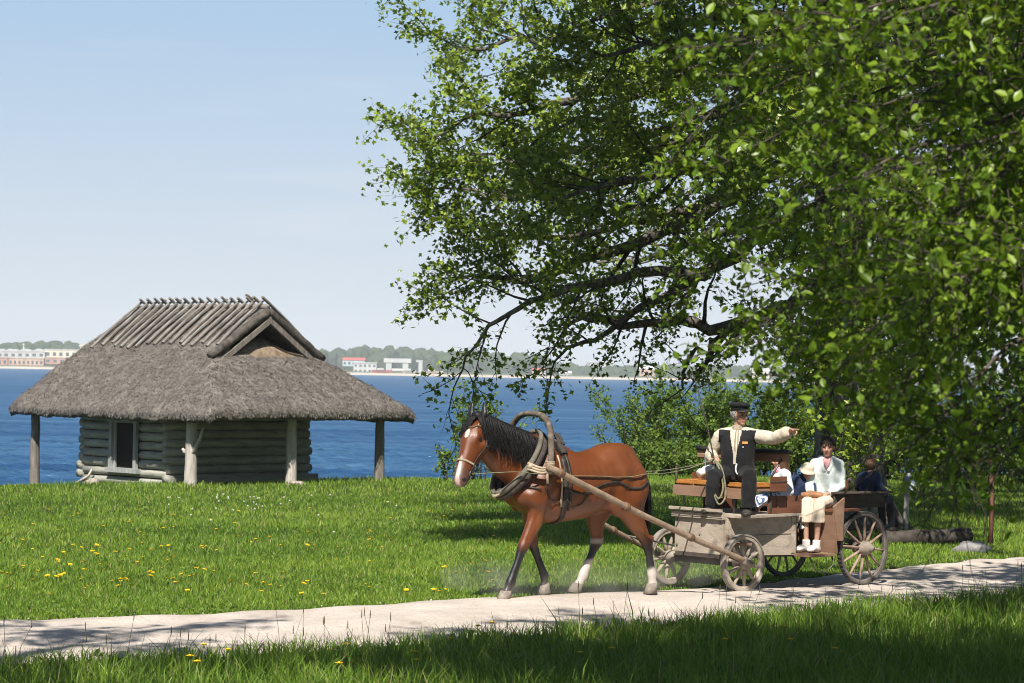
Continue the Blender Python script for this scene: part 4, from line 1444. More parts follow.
def wheel(x, y, Rw, nsp, tw, felloe, mat_rim, mat_tyre, mat_sp, rot0, ribbed=False, steer=0.0):
    """wheel > rim, tyre, hub, spokes; the wheel part itself is the felloe ring"""
    c = V((x, y, Rw))
    rm = Matrix.Rotation(steer, 3, 'Z')
    side = 1 if y > 0 else -1
    def P(r, an, w_): return c + rm @ V((r * math.cos(an), w_, r * math.sin(an)))
    n = 44
    mb = MB()
    ro, ri = Rw - .018, Rw - felloe
    vs, fs = [], []
    for k in range(n):
        a_ = 2 * math.pi * k / n
        for r, w_ in ((ro, -tw / 2), (ro, tw / 2), (ri + .008, tw / 2), (ri, tw / 2 - .010), (ri, -tw / 2 + .010), (ri + .008, -tw / 2)): vs.append(P(r, a_, w_))
    for k in range(n):
        k2 = (k + 1) % n
        for j in range(6): fs.append((k * 6 + j, k * 6 + (j + 1) % 6, k2 * 6 + (j + 1) % 6, k2 * 6 + j))
    mb.add(vs, fs, 0, False)
    wh = mb.build('wheel', mat_rim, wagon)
    mb = MB()
    vs, fs = [], []
    n2 = 110 if ribbed else n
    for k in range(n2):
        a_ = 2 * math.pi * k / n2
        rr_ = Rw - (.009 if ribbed and k % 2 else 0)
        for r, w_ in ((rr_, -tw * .62), (rr_, tw * .62), (Rw - .0185, tw * .62), (Rw - .0185, -tw * .62)): vs.append(P(r, a_, w_))
    for k in range(n2):
        k2 = (k + 1) % n2
        for j in range(4): fs.append((k * 4 + j, k * 4 + (j + 1) % 4, k2 * 4 + (j + 1) % 4, k2 * 4 + j))
    mb.add(vs, fs); mb.build('tyre', mat_tyre, wh)
    mb = MB()
    hl_ = .20
    prof = [(-.12, .045), (-.10, .062), (-.03, .075), (.03, .075), (.09, .06), (.12, .046), (.125, .03), (.155, .028), (.158, .001)]
    pts = [c + rm @ V((0, side * q, 0)) for q, _ in prof]
    mb.tube(pts, [r * (1 if Rw < .37 else 1.15) for _, r in prof], seg=16, up=(0, 0, 1)); mb.build('hub', hubm, wh)
    for k in range(nsp):
        a_ = rot0 + 2 * math.pi * k / nsp
        mb = MB()
        q = [P(.05, a_, side * .01), P(.05 + (ri - .05) * .3, a_, side * .012), P(.05 + (ri - .05) * .75, a_, 0), P(ri + .01, a_, 0)]
        big = 1.0 if Rw < .37 else .75
        mb.tube(q, [(.017 * big, .020 * big), (.021 * big, .027 * big), (.017 * big, .022 * big), (.013 * big, .016 * big)], seg=8, up=rm @ V((0, 1, 0)))
        mb.build('spoke', mat_sp, wh)
    return wh


FX = 1.93
wheel(FX, .565, .315, 10, .056, .062, woodw, dirt_iron, woodw, .2)
wheel(FX, -.565, .315, 10, .056, .062, woodw, dirt_iron, woodw, .5)
spk = pm('red brown spoke', (.24, .155, .115), (.37, .27, .21), scale=6, rough=.8)
wheel(0, .60, .418, 12, .046, .055, pm('dark rear felloe', (.10, .085, .075), (.19, .165, .145), scale=8, rough=.85), tyre_m, spk, .1, True)
wheel(0, -.60, .418, 12, .046, .055, pm('dark rear felloe', (.10, .085, .075), (.19, .165, .145), scale=8, rough=.85), tyre_m, spk, .33, True)

# axles and springs
mb = MB(); mb.box((FX, 0, .315), (.09, .98, .09), bev=.01); mb.build('axle', darkw, wagon)
mb = MB(); mb.tube([(0, -.56, .418), (0, .56, .418)], .028, seg=10); mb.build('axle', iron, wagon)
mb = MB(); mb.box((FX, 0, .375), (.14, .62, .05)); mb.build('bolster', darkw, wagon)
mb = MB(); mb.tube([(FX, 0, .33), (1.2, 0, .33), (.1, 0, .40)], .035, seg=8); mb.build('perch', darkw, wagon)
for s_ in (-1, 1):
    mb = MB()
    for q in range(4):
        L_ = .40 - q * .08
        mb.tube([(-L_, s_ * .42, .50 + .085 * (L_ / .4) ** 2 + q * -.014 + .02), (0, s_ * .42, .47 - q * .014 + .02), (L_, s_ * .42, .50 + .085 * (L_ / .4) ** 2 - q * .014 + .02)], [(.022, .006)] * 3, seg=6, up=(0, 0, 1))
    mb.build('leaf_spring', iron, wagon)

# front box
mb = MB(); mb.box((2.03, 0, .60), (.028, .74, .43), bev=.004); fp = mb.build('front_panel', greyp, wagon)
mb = MB(); mb.box((2.055, 0, .815), (.05, .79, .085), bev=.006); mb.build('top_rail', greyp, fp)
mb = MB(); mb.box((2.03, 0, .37), (.05, .70, .05), bev=.006); mb.build('bottom_rail', darkw, fp)
for y, z in ((.02, .60), (-.33, .74), (.33, .74), (-.33, .46), (.33, .46)):
    mb = MB(); mb.ball((2.046, y, z), (.010, .013, .016), 8, 6); mb.build('bolt', iron, fp)
for z in (.795, .838):
    mb = MB(); mb.box((2.081, 0, z), (.004, .78, .006)); mb.build('board_gap', darkw, fp)
# floor, deck, side panels
mb = MB(); mb.hexa([(2.03, -.37, .365), (2.03, .37, .365), (.95, .44, .345), (.95, -.44, .345)], [(2.03, -.37, .39), (2.03, .37, .39), (.95, .44, .37), (.95, -.44, .37)]); mb.build('floor', darkw, wagon)
for s_ in (-1, 1):
    mb = MB()
    a0, a1 = (2.012, s_ * .375), (.96, s_ * .455)
    t_ = -.025 * s_
    q = [(a0[0], a0[1] + t_, .385), (a0[0], a0[1], .385), (a1[0], a1[1], .365), (a1[0], a1[1] + t_, .365)]
    if s_ < 0: q = q
    mb.hexa(q if s_ > 0 else q[::-1], [(x, y, .80) for x, y, _ in (q if s_ > 0 else q[::-1])])
    sp_ = mb.build('side_panel', greyp, wagon)
    for t in (.05, .95):
        x = a0[0] + (a1[0] - a0[0]) * t; y = a0[1] + (a1[1] - a0[1]) * t
        mb = MB(); mb.box((x, y + s_ * .004, .59), (.05, .012, .40), rot=Matrix.Rotation(-s_ * .076, 3, 'Z')); bt_ = mb.build('batten', greyp, sp_)
    mb = MB(); mb.box(((a0[0] + a1[0]) / 2, (a0[1] + a1[1]) / 2 + s_ * .0015, .60), (.96, .004, .006), rot=Matrix.Rotation(-s_ * .076, 3, 'Z')); mb.build('board_gap', darkw, sp_)
mb = MB(); mb.hexa([(2.08, -.42, .803), (2.06, .58, .803), (.93, .50, .803), (.93, -.50, .803)][::1] if False else [(.93, -.50, .803), (1.99, -.44, .803), (1.99, .64, .803), (.93, .50, .803)],
                   [(.93, -.50, .832), (1.99, -.44, .832), (1.99, .64, .832), (.93, .50, .832)]); mb.build('deck', greyp, wagon)
mb = MB(); mb.box((2.10, 0, .875), (.03, .80, .03)); mb.build('foot_rail', greyp, wagon)
# lower step board under the front box's near side
mb = MB(); mb.box((1.93, .50, .52), (.18, .22, .025)); mb.build('step', tanp, wagon)

# driver's bench
mb = MB(); mb.box((1.63, 0, 1.10), (.44, 1.16, .03), bev=.005); bench = mb.build('driver_bench', tanp, wagon)
mb = MB(); mb.box((1.858, 0, 1.055), (.022, 1.18, .115), bev=.004); mb.build('front_board', tanp, bench)
for y, w_ in ((-.43, .30), (-.06, .42), (.40, .34)):
    mb = MB(); mb.box((1.64, y, 1.145), (.43, w_, .062), bev=.022); mb.build('cushion', orange, bench)
for y in (-.5, -.05, .28, .53):
    mb = MB(); mb.tube([(1.78, y, 1.09), (1.78, y, .83)], .011, seg=8); mb.tube([(1.78, y, 1.09), (1.5, y, .83)], .009, seg=6) if False else None
    mb.build('rod', iron, bench)
for y in (-.5, .53):
    mb = MB(); mb.tube([(1.46, y, 1.09), (1.46, y, .83)], .011, seg=8); mb.build('rod', iron, bench)
for s_ in (-1, 1):
    mb = MB(); mb.box((1.42, s_ * .60, 1.165), (.26, .022, .165), bev=.004); mb.build('bench_side', brownp, bench)
    mb = MB(); mb.box((1.42, s_ * .612, 1.19), (.26, .01, .012)); mb.build('groove_strip', darkw, bench)
mb = MB(); mb.tube([(1.80, -.60, 1.10), (1.80, -.605, 1.32)], [.016, .013], seg=8); mb.build('whip_socket', darkw, bench)
# curved backrest rail
mb = MB(); pts = [V((1.42 - .13 * (1 - (abs(t) - .0) ** 2) - (.14 if t > 0 else .02) * t * t, (.66 if t < 0 else .60) * t, 1.455)) for t in np.linspace(-1, 1, 17)]
mb.tube(pts, [(.022, .055)] * 17, seg=8, up=(0, 0, 1), sm=False); back = mb.build('backrest', tanp, wagon)
mb = MB(); mb.tube([p + V((0, 0, .06)) for p in pts], [(.06 + .03 * (i / 16), .026) for i in range(17)], seg=8, up=(0, 0, 1)); mb.build('pad', blackl, back)
for i in (1, 7, 15):
    mb = MB(); mb.tube([pts[i], V((1.44, pts[i].y * (.85 if i < 9 else .98), 1.11 if i < 9 else 1.24))], .012, seg=6); mb.build('upright', iron, back)

# passenger part: low board, footwell, seats, ledges
mb = MB(); mb.box((1.20, .495, .93), (.54, .024, .195), bev=.004); mb.build('side_board', brownp, wagon)
mb = MB(); mb.box((1.20, -.495, .93), (.54, .024, .195), bev=.004); mb.build('side_board', brownp, wagon)
mb = MB(); mb.box((1.33, .508, .93), (.025, .012, .19)); mb.build('board_cleat', brownp, wagon)
mb = MB(); mb.box((.76, 0, .362), (.44, 1.34, .03), bev=.004); mb.build('step_floor', tanp, wagon)
mb = MB(); mb.box((.955, 0, .59), (.022, .90, .40)); mb.build('footwell_front', darkw, wagon)
mb = MB()
mb.hexa([(.50, -.66, .378), (.52, -.66, .378), (.52, .67, .378), (.50, .67, .378)], [(.57, -.66, .845), (.59, -.66, .845), (.59, .67, .845), (.57, .67, .845)]); mb.build('seat_front_panel', tanp, wagon)
mb = MB(); mb.box((.36, 0, .855), (.50, 1.34, .028), bev=.004); mb.build('passenger_seat', brownp, wagon)
for s_ in (-1, 1):
    mb = MB(); mb.hexa([(.44, s_ * .675 - .01, .52), (.52, s_ * .675 - .01, .52), (.52, s_ * .675 + .012, .52), (.44, s_ * .675 + .012, .52)], [(.42, s_ * .675 - .01, 1.0), (.60, s_ * .675 - .01, .90), (.60, s_ * .675 + .012, .90), (.42, s_ * .675 + .012, 1.0)])
    mb.build('arm_panel', tanp, wagon)
# central bench where the girl sits
mb = MB(); mb.box((.88, -.06, .62), (.36, .52, .49), bev=.006); mb.build('centre_seat', darkw, wagon)
# rear body over the wheels
for s_ in (-1, 1):
    mb = MB(); mb.box((-.02, s_ * .52, .955), (.86, .025, .165), bev=.004); sb = mb.build('rear_side', darkw, wagon)
    mb = MB(); mb.box((-.02, s_ * .56, 1.045), (.90, .15, .022), bev=.004); mb.build('ledge', greyp if False else darkw, sb)
mb = MB(); mb.box((-.44, 0, .955), (.025, 1.02, .165)); mb.build('tailboard', darkw, wagon)
mb = MB(); mb.box((-.02, 0, .62), (.84, .76, .05)); mb.build('rear_floor', darkw, wagon)
mb = MB(); mb.box((-.22, 0, .88), (.34, .98, .03)); mb.build('rear_seat', darkw, wagon)
mb = MB(); mb.box((.12, -.02, 1.10), (.03, .98, .15), bev=.006); bk = mb.build('seat_back', brownp, wagon)
mb = MB(); mb.box((.13, .36, 1.12), (.045, .14, .40), bev=.006); mb.build('back_post', tanp, bk)
mb = MB(); mb.tube([(.90, .60, .35), (.86, .66, .20), (.70, .66, .17)], .009, seg=6); mb.tube([(.55, .62, .35), (.55, .66, .26), (.70, .66, .17)], .009, seg=6); mb.build('step_iron', iron, wagon)

# shafts, from the front axle to the bow
for s_, nm in ((1, 0), (-1, 1)):
    tip = WMI @ hw(.71, s_ * .40, 1.365)
    butt = V((FX + .02, s_ * .705, .325))
    mb = MB()
    pts = [butt.lerp(tip, t) + V((0, 0, -.035 * math.sin(math.pi * t) * 1.0)) + V((.006 * noise.noise((t * 4, s_, 0)), .008 * noise.noise((t * 3, 2, s_)), .008 * noise.noise((t * 5, 7, s_)))) for t in np.linspace(0, 1, 22)]
    mb.tube(pts, [.029 + .008 * t + .003 * noise.noise((t * 12, s_, 4)) for t in np.linspace(0, 1, 22)], seg=12)
    sh = mb.build('shaft', woodd, wagon)
    for t in (.628, .308, .938):
        mb = MB()
        c = butt.lerp(tip, t) + V((0, 0, -.035 * math.sin(math.pi * t))); d_ = (tip - butt).normalized()
        mb.tube([c - d_ * .03, c - d_ * .012, c, c + d_ * .012, c + d_ * .03], [.044, .049, .043, .049, .044] if t > .5 else [.039, .043, .038, .043, .039], seg=12)
        mb.build('shaft_band', brownl, sh)
    mb = MB(); mb.tube([butt + V((-.04, -s_ * .11, 0)), butt + V((.03, 0, 0)), butt.lerp(tip, .04)], [.022, .03, .044], seg=8); mb.build('shaft_iron', dirt_iron, sh)
    # iron stay from the shaft up to the front of the box
    mb = MB(); mb.tube([butt.lerp(tip, .22), V((2.06, s_ * .36, .45))], .010, seg=6); mb.build('stay', iron, sh)

# loose tugs tying collar, bow and shaft together
for s_ in (-1, 1):
    tug = empty('collar_tug', HOR, HRZ2, ['pale rope tug tying the collar to the bow on the near side', 'rope tug tying the collar to the bow on the horse\'s far side'][0 if s_ > 0 else 1], 'rope')
    mb = MB()
    A_, B_ = V((.86, s_ * .27, 1.36)), V((.655, s_ * .395, 1.335))
    for q in range(3):
        mb.tube(spline([A_ + V((0, 0, .03 * (q - 1))), A_.lerp(B_, .5) + V((0, s_ * .03, -.03 + .025 * (q - 1))), B_ + V((0, 0, .02 * (q - 1)))], 5), .013, seg=7)
    mb.build('rope', tanl, tug)
    mb = MB(); mb.ball(A_.lerp(B_, .15), (.038, .028, .034), 9, 6); mb.build('knot', tanl, tug)
    mb = MB(); mb.tube([A_.lerp(B_, .8), A_.lerp(B_, .75) + V((-.02, s_ * .02, -.16))], [.02, .014], seg=7); mb.build('rope_end', tanl, tug)
# ================================================================== people
skinm = pm('bare skin', (.42, .235, .165), (.50, .29, .21), scale=14, rough=.5, spec=.3, attr='Col', bump=.05, bscale=120)  # one skin tone shared by all the riders
eyew = pm('eye', (.03, .025, .022), (.05, .04, .035), scale=20, rough=.15, spec=.5)


def cloth(name, c1, c2, sc=6, bump=.35, **k): return pm(name, c1, c2, scale=sc, rough=.9, bump=bump, bscale=14, spec=.15, sheen=.05, **k)


blackc = cloth('black wool', (.010, .010, .011), (.022, .022, .024))
creamc = cloth('cream linen', (.50, .43, .33), (.62, .55, .44))
navyc = cloth('navy jacket', (.018, .028, .065), (.035, .05, .105))
paleb = cloth('pale mint jacket', (.56, .63, .62), (.68, .73, .71))
whitec = cloth('white cotton', (.60, .62, .64), (.72, .73, .74))
pinkc = cloth('pink scarf', (.60, .22, .32), (.72, .34, .42))
shoeb = pm('black leather shoe', (.02, .017, .015), (.07, .06, .05), scale=8, rough=.55)
shoew = pm('white canvas shoe', (.60, .58, .55), (.74, .72, .69), scale=10, rough=.8)
hairg = pm('grey hair', (.20, .19, .18), (.38, .36, .34), scale=30, rough=.6, stretch=(1, 1, .3))
haird = pm('dark hair', (.012, .009, .007), (.035, .024, .018), scale=30, rough=.5, stretch=(1, 1, .3))
hairb = pm('brown hair', (.055, .028, .015), (.12, .065, .035), scale=30, rough=.5, stretch=(1, 1, .3))


def frame_from(f, up=V((0, 0, 1))):
    f = f.normalized(); l = up.cross(f).normalized(); u = f.cross(l)
    return Matrix((f, l, u)).transposed()            # columns: forward, left, up


def rotf(yaw, pitch=0.0, roll=0.0):
    return (Matrix.Rotation(yaw, 3, 'Z') @ Matrix.Rotation(pitch, 3, 'Y') @ Matrix.Rotation(roll, 3, 'X'))


def head_shape(mb, c, H, k):
    """head with skull, jaw, brow, nose, lips, ears; c is the centre between the ears"""
    def q(x, y, z): return c + H @ (V((x, y, z)) * k)
    mb.ball(q(-.010, 0, .030), (.096 * k, .076 * k, .090 * k), 16, 12, rot=H)
    mb.ball(q(.022, 0, -.030), (.066 * k, .062 * k, .080 * k), 14, 10, rot=H)
    mb.ball(q(.048, 0, -.088), (.034 * k, .034 * k, .026 * k), 10, 8, rot=H)           # chin
    for s_ in (-1, 1):
        mb.ball(q(.052, s_ * .036, -.025), (.030 * k, .026 * k, .026 * k), 10, 8, rot=H)  # cheek
        mb.tube([q(.078, s_ * .010, .022), q(.076, s_ * .034, .026), q(.058, s_ * .054, .020)], [.010 * k, .012 * k, .008 * k], seg=8)   # brow
        mb.ball(q(-.012, s_ * .078, -.006), (.020 * k, .010 * k, .032 * k), 10, 8, rot=H)   # ear
    mb.tube([q(.080, 0, .012), q(.098, 0, -.012), q(.108, 0, -.030)], [.009 * k, .012 * k, .016 * k], seg=9)     # nose
    for s_ in (-1, 1): mb.ball(q(.094, s_ * .011, -.034), (.010 * k, .009 * k, .008 * k), 8, 6, rot=H)
    mb.tube([q(.074, -.024, -.060), q(.088, 0, -.056), q(.074, .024, -.060)], [.006 * k, .009 * k, .006 * k], seg=8)
    mb.tube([q(.072, -.020, -.070), q(.084, 0, -.069), q(.072, .020, -.070)], [.006 * k, .009 * k, .006 * k], seg=8)


def hand_shape(mb, wr, d, pn, k, curls, side, thumb=.8):
    """wrist, pointing direction, palm normal; curls: index..little; side +1 thumb to the left of d seen from above the back"""
    d = d.normalized(); pn = (pn - d * pn.dot(d)).normalized(); w_ = d.cross(pn) * side      # towards the thumb
    mb.tube([wr, wr + d * .035 * k, wr + d * .085 * k], [(.026 * k, .020 * k), (.038 * k, .018 * k), (.041 * k, .014 * k)], seg=12, up=pn)
    L_ = (.076, .084, .078, .060)
    for i in range(4):
        b0 = wr + d * (.080 - .006 * abs(i - 1.2)) * k + w_ * (.029 - .0195 * i) * k
        pts = [b0 - d * .02 * k, b0]
        an = 0
        for j, fr in enumerate((.42, .32, .26)):
            an += curls[i] * (.75 if j == 0 else 1.0)
            v = d * math.cos(an) + pn * math.sin(an)
            pts.append(pts[-1] + v * L_[i] * fr * k)
        mb.tube(pts, [.0098 * k, .0100 * k, .0092 * k, .0086 * k, .0072 * k], seg=8)
    t0 = wr + d * .022 * k + w_ * .024 * k
    t1 = t0 + (d * .55 + w_ * .7 + pn * .25).normalized() * .040 * k
    t2 = t1 + (d * .8 + w_ * (.5 - .7 * thumb) + pn * .5 * thumb).normalized() * .032 * k
    t3 = t2 + (d * .75 - w_ * .5 * thumb + pn * .6 * thumb).normalized() * .026 * k
    mb.tube([t0 - d * .01 * k, t0, t1, t2, t3], [.014 * k, .0145 * k, .0115 * k, .0105 * k, .008 * k], seg=8)


def foot_shape(mb, an, toe, k, r=.0):
    mb.tube([an + V((0, 0, .05 * k)), an, an + V((0, 0, -.045 * k))], [.042 * k + r, .043 * k + r, .042 * k + r], seg=10)
    h = an + V((0, 0, -.055 * k)); d = (toe - h); d.z = 0; d.normalize()
    mb.tube([h - d * .05 * k, h, h.lerp(toe, .5) + V((0, 0, .012 * k)), h.lerp(toe, .82), toe], [(.032 * k + r, .028 * k + r), (.040 * k + r, .036 * k + r), (.045 * k + r, .034 * k + r), (.046 * k + r, .025 * k + r), (.026 * k + r, .014 * k + r)], seg=12, up=(0, 0, 1))


def torso_shape(mb, J, k, g=0.0, top=True, fw=None, belly=0.0, low=True):
    """pelvis to shoulders; g grows it for clothing"""
    hp_, ch, nb = J['hip'], J['chest'], J['neck']
    tw = J['TF']; hf_ = J['HF']
    Pm = hp_.lerp(ch, .5)
    secs = []
    if low: secs += [(hp_ + V((0, 0, -.075 * k)), .15, .11, hf_), (hp_, .172, .125, hf_)]
    secs += [(Pm, .152 + belly * .3, .115 + belly, (hf_ + tw).normalized()), (ch, .170, .128, tw), (ch.lerp(nb, .45), .180, .118, tw), (ch.lerp(nb, .78), .150, .092, tw), (nb, .072, .070, tw)]
    mb.tube([s_[0] for s_ in secs], [(s_[1] * k + g, s_[2] * k + g) for s_ in secs], seg=20, up=[s_[3] for s_ in secs])
    for q in ('ShL', 'ShR'):
        sl_ = ch.lerp(nb, .92)
        mb.tube([sl_, sl_.lerp(J[q], .45), J[q], J[q] + (J[q] - sl_).normalized() * .02 * k], [(.052 * k + g), (.062 * k + g), (.064 * k + g), .05 * k + g], seg=12)
        mb.ball(J[q], .062 * k + g, 12, 8)


def arm_shape(mb, sh, el, wr, k, g=0.0, t1=1.0, flare=0.0):
    pts = [sh, sh.lerp(el, .5), el, el.lerp(wr, .35), el.lerp(wr, .75), wr]
    rr = [.058, .050, .043, .043, .034, .027]
    P2, R2 = [], []
    n = len(pts)
    for i, (p, r) in enumerate(zip(pts, rr)):
        P2.append(p); R2.append(r * k + g + flare * (i / (n - 1)) ** 2)
    if t1 < 1.0:
        P2[-1] = el.lerp(wr, t1)
    mb.tube(P2, R2, seg=12)


def leg_shape(mb, hj, kn, an, k, g=0.0, t1=1.0, flare=0.0):
    pts = [hj, hj.lerp(kn, .5), kn, kn.lerp(an, .3), kn.lerp(an, .7), an]
    rr = [.088, .076, .058, .056, .042, .036]
    if t1 < 1.0:
        e = kn.lerp(an, t1); pts = [hj, hj.lerp(kn, .5), kn, kn.lerp(e, .5), e]; rr = [.088, .076, .06, .058, .056]
    n = len(pts)
    mb.tube(pts, [r * k + g + flare * max(0, (i - 2) / (n - 3)) for i, r in enumerate(rr)], seg=12)


def folds(a_, f_): return lambda c: a_ * noise.noise((c.x * f_, c.y * f_, c.z * f_ * .55)) + a_ * .5 * noise.noise((c.x * f_ * 2.6, c.y * f_ * 2.6, c.z * f_ * 1.4))


def make_body(root, J, k, lipc=(.42, .17, .15)):
    mb = MB()
    torso_shape(mb, J, k, -.012)
    mb.tube([J['chest'].lerp(J['neck'], .8), J['neck'], J['head'] + J['H'] @ V((-.015, 0, -.06)) * k], [.062 * k, .052 * k, .050 * k], seg=14)
    head_shape(mb, J['head'], J['H'], k * J.get('hk', 1))
    for s_ in ('L', 'R'):
        arm_shape(mb, J['Sh' + s_], J['El' + s_], J['Wr' + s_], k, -.008)
        hand_shape(mb, J['Wr' + s_], J['Hd' + s_], J['Pn' + s_], k * 1.02, J['Cu' + s_], J['Ts' + s_], J.get('Th' + s_, .8))
        leg_shape(mb, J['Hj' + s_], J['Kn' + s_], J['An' + s_], k, -.008)
        foot_shape(mb, J['An' + s_], J['To' + s_], k, -.008)
    o = remeshed(mb, 'body', skinm, root, .0068, 3, .5)
    c, H, kk = J['head'], J['H'], k * J.get('hk', 1)
    Hi = H.inverted()

    def sk(p, n):
        v = Hi @ (p - c) / kk
        t = V((1.0, 1.0, 1.0))
        if abs(v.x) < .2 and abs(v.y) < .1 and abs(v.z) < .14 and v.x > .03:
            if abs(v.y) < .026 and -.078 < v.z < -.050 and v.x > .066: t = V((.85, .58, .58))
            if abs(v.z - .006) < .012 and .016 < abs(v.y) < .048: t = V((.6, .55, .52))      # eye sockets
            if abs(v.z - .026) < .007 and .010 < abs(v.y) < .055: t = V(J.get('brow', (.35, .3, .27)))
            if abs(v.y) > .030 and -.05 < v.z < -.01: t = V((1.05, .85, .8))
        return tuple(t)
    paint(o, sk)
    for s_ in (-1, 1):
        mb = MB(); mb.ball(c + H @ (V((.0735, s_ * .031, .007)) * kk), .0105 * kk, 8, 6); mb.build('eye', eyew, root)
    return o


def std(scale, yaw_t=0.0, lean=(0, 0)):
    """seated figure: origin on the seat under the hips, x forward, y left"""
    k = scale
    J = {'hip': V((0, 0, .10)) * k, 'chest': V((lean[0] * .6, lean[1] * .6, .40)) * k, 'neck': V((lean[0], lean[1], .575)) * k}
    J['TF'] = V((math.cos(yaw_t), math.sin(yaw_t), 0)); J['HF'] = V((1, 0, 0))
    l = V((-math.sin(yaw_t), math.cos(yaw_t), 0))
    m = J['chest'].lerp(J['neck'], .62)
    J['ShL'] = m + l * .195 * k; J['ShR'] = m - l * .195 * k
    J['HjL'] = V((.02, .092, .085)) * k; J['HjR'] = V((.02, -.092, .085)) * k
    return J


def cap_hair(root, J, k, mat_, cover, thick=.010, n=1500, length=.03, seed=1):
    """hair as a snug shaped cap plus short locks; cover(v) says where on the head (head space) it grows"""
    c, H, kk = J['head'], J['H'], k * J.get('hk', 1)
    rnd_ = random.Random(seed)
    mb = MB()
    cnt = 0
    while cnt < n:
        u = V((rnd_.gauss(0, 1), rnd_.gauss(0, 1), rnd_.gauss(0, 1))).normalized()
        v = V((-.010 + .1 * u.x, .081 * u.y, .028 + .095 * u.z))
        if not cover(v): 
            continue
        cnt += 1
        nrm = V((u.x / .1, u.y / .08, u.z / .095)).normalized()
        dn = V((rnd_.gauss(-.25, .35), rnd_.gauss(0, .35), -1)); dn = (dn - nrm * dn.dot(nrm)).normalized()
        L_ = length * rnd_.uniform(.6, 1.3)
        pts = [v, v + dn * L_ * .5 + nrm * thick, v + dn * L_ + nrm * thick * .5]
        mb.tube([c + H @ (p * kk) for p in pts], [(.006 * kk, .0035 * kk), (.007 * kk, .004 * kk), (.002 * kk, .0015 * kk)], seg=5, up=H @ nrm, cap=False)
    return mb.build('hair', mat_, root)


def seat_at(x, y, z, fdir, name_label, k=None):
    p = W(x, y, z)
    return empty('person', p, math.atan2(fdir[1], fdir[0]), name_label, 'person', 'people riding on the wagon')


# ------------------------------------------------------------------ the driver
drv = seat_at(1.60, .15, 1.175, (-.35, -.94), 'driver in black cap and waistcoat over a cream shirt, pointing with an outstretched arm')
k = 1.0
J = std(k, R(8))
J['head'] = V((.015, .02, .735)); J['H'] = rotf(R(58), R(2))
J['brow'] = (.6, .57, .55)
J['ElR'] = V((-.04, -.325, .27)); J['WrR'] = V((.155, -.235, .25))
J['HdR'] = V((.8, .3, -.05)); J['PnR'] = V((.15, .35, -.9)); J['CuR'] = [.95, 1.0, 1.0, 1.0]; J['TsR'] = 1; J['ThR'] = 1.0
J['ElL'] = J['ShL'] + V((.10, .235, -.02)); J['WrL'] = J['ShL'] + V((.235, .445, .07))
J['HdL'] = V((.42, .88, .05)); J['PnL'] = V((.5, -.25, -.8)); J['CuL'] = [.04, .85, 1.0, 1.05]; J['TsL'] = -1; J['ThL'] = .6
J['KnL'] = V((.41, .245, .085)); J['AnL'] = V((.43, .235, -.265)); J['ToL'] = V((.62, .255, -.325))
J['KnR'] = V((.39, -.165, .075)); J['AnR'] = V((.30, -.205, -.265)); J['ToR'] = V((.48, -.26, -.325))
make_body(drv, J, k)
mb = MB(); torso_shape(mb, J, k, .008, belly=.012)
for s_ in 'LR':
    sh, el, wr = J['Sh' + s_], J['El' + s_], J['Wr' + s_]
    mb.tube([sh, sh.lerp(el, .5), el, el.lerp(wr, .4), el.lerp(wr, .8), el.lerp(wr, .96)], [.078, .076, .072, .074, .070, .050], seg=14)
mb.tube([J['neck'] + V((0, 0, -.03)), J['neck'] + V((0, 0, .045))], [.078, .066], seg=16)
remeshed(mb, 'shirt', creamc, drv, .009, 3, .5, disp=folds(.007, 13))
mb = MB()
torso_shape(mb, J, k, .022, belly=.018)
vest = remeshed(mb, 'waistcoat', blackc, drv, .0075, 5, .5, disp=folds(.005, 9))
# cut the open front of the waistcoat (a narrow V) so that the shirt shows
me = vest.data
bm = bmesh.new(); bm.from_mesh(me)
tf = J['TF']; tl = V((-tf.y, tf.x, 0))
dead = []
for f in bm.faces:
    c = f.calc_center_median(); r = c - J['chest']
    y = r.dot(tl); x = r.dot(tf)
    wv = .014 + .050 * smooth((c.z - .24) / .34)
    nk = (c - J['neck']); 
    if (x > .02 and abs(y + .015) < wv and c.z > .20) or (nk.z > -.005): dead.append(f)
    if abs(y) > .205 + .02 * (c.z < .45): dead.append(f)
bmesh.ops.delete(bm, geom=list(set(dead)), context='FACES')
bm.to_mesh(me); bm.free()
sl_ = vest.modifiers.new('thick', 'SOLIDIFY'); sl_.thickness = .006; sl_.offset = 1
mb = MB()
badge_c = J['chest'] + tl * .095 + tf * .142 + V((0, 0, .035))
mb.box((0, 0, 0), (.006, .062, .026)); 
fr = frame_from(tf + tl * .35)
mb.v = [tuple(badge_c + fr @ V(q)) for q in mb.v]
mb.build('name_badge', pm('orange badge', (.62, .22, .05), (.75, .36, .12), scale=60, rough=.5), vest)
mb = MB(); bc = J['chest'] + tl * .075 + tf * .147 + V((0, 0, -.015)); mb.ball(bc, .009, 8, 6); mb.build('pin', whitec, vest)
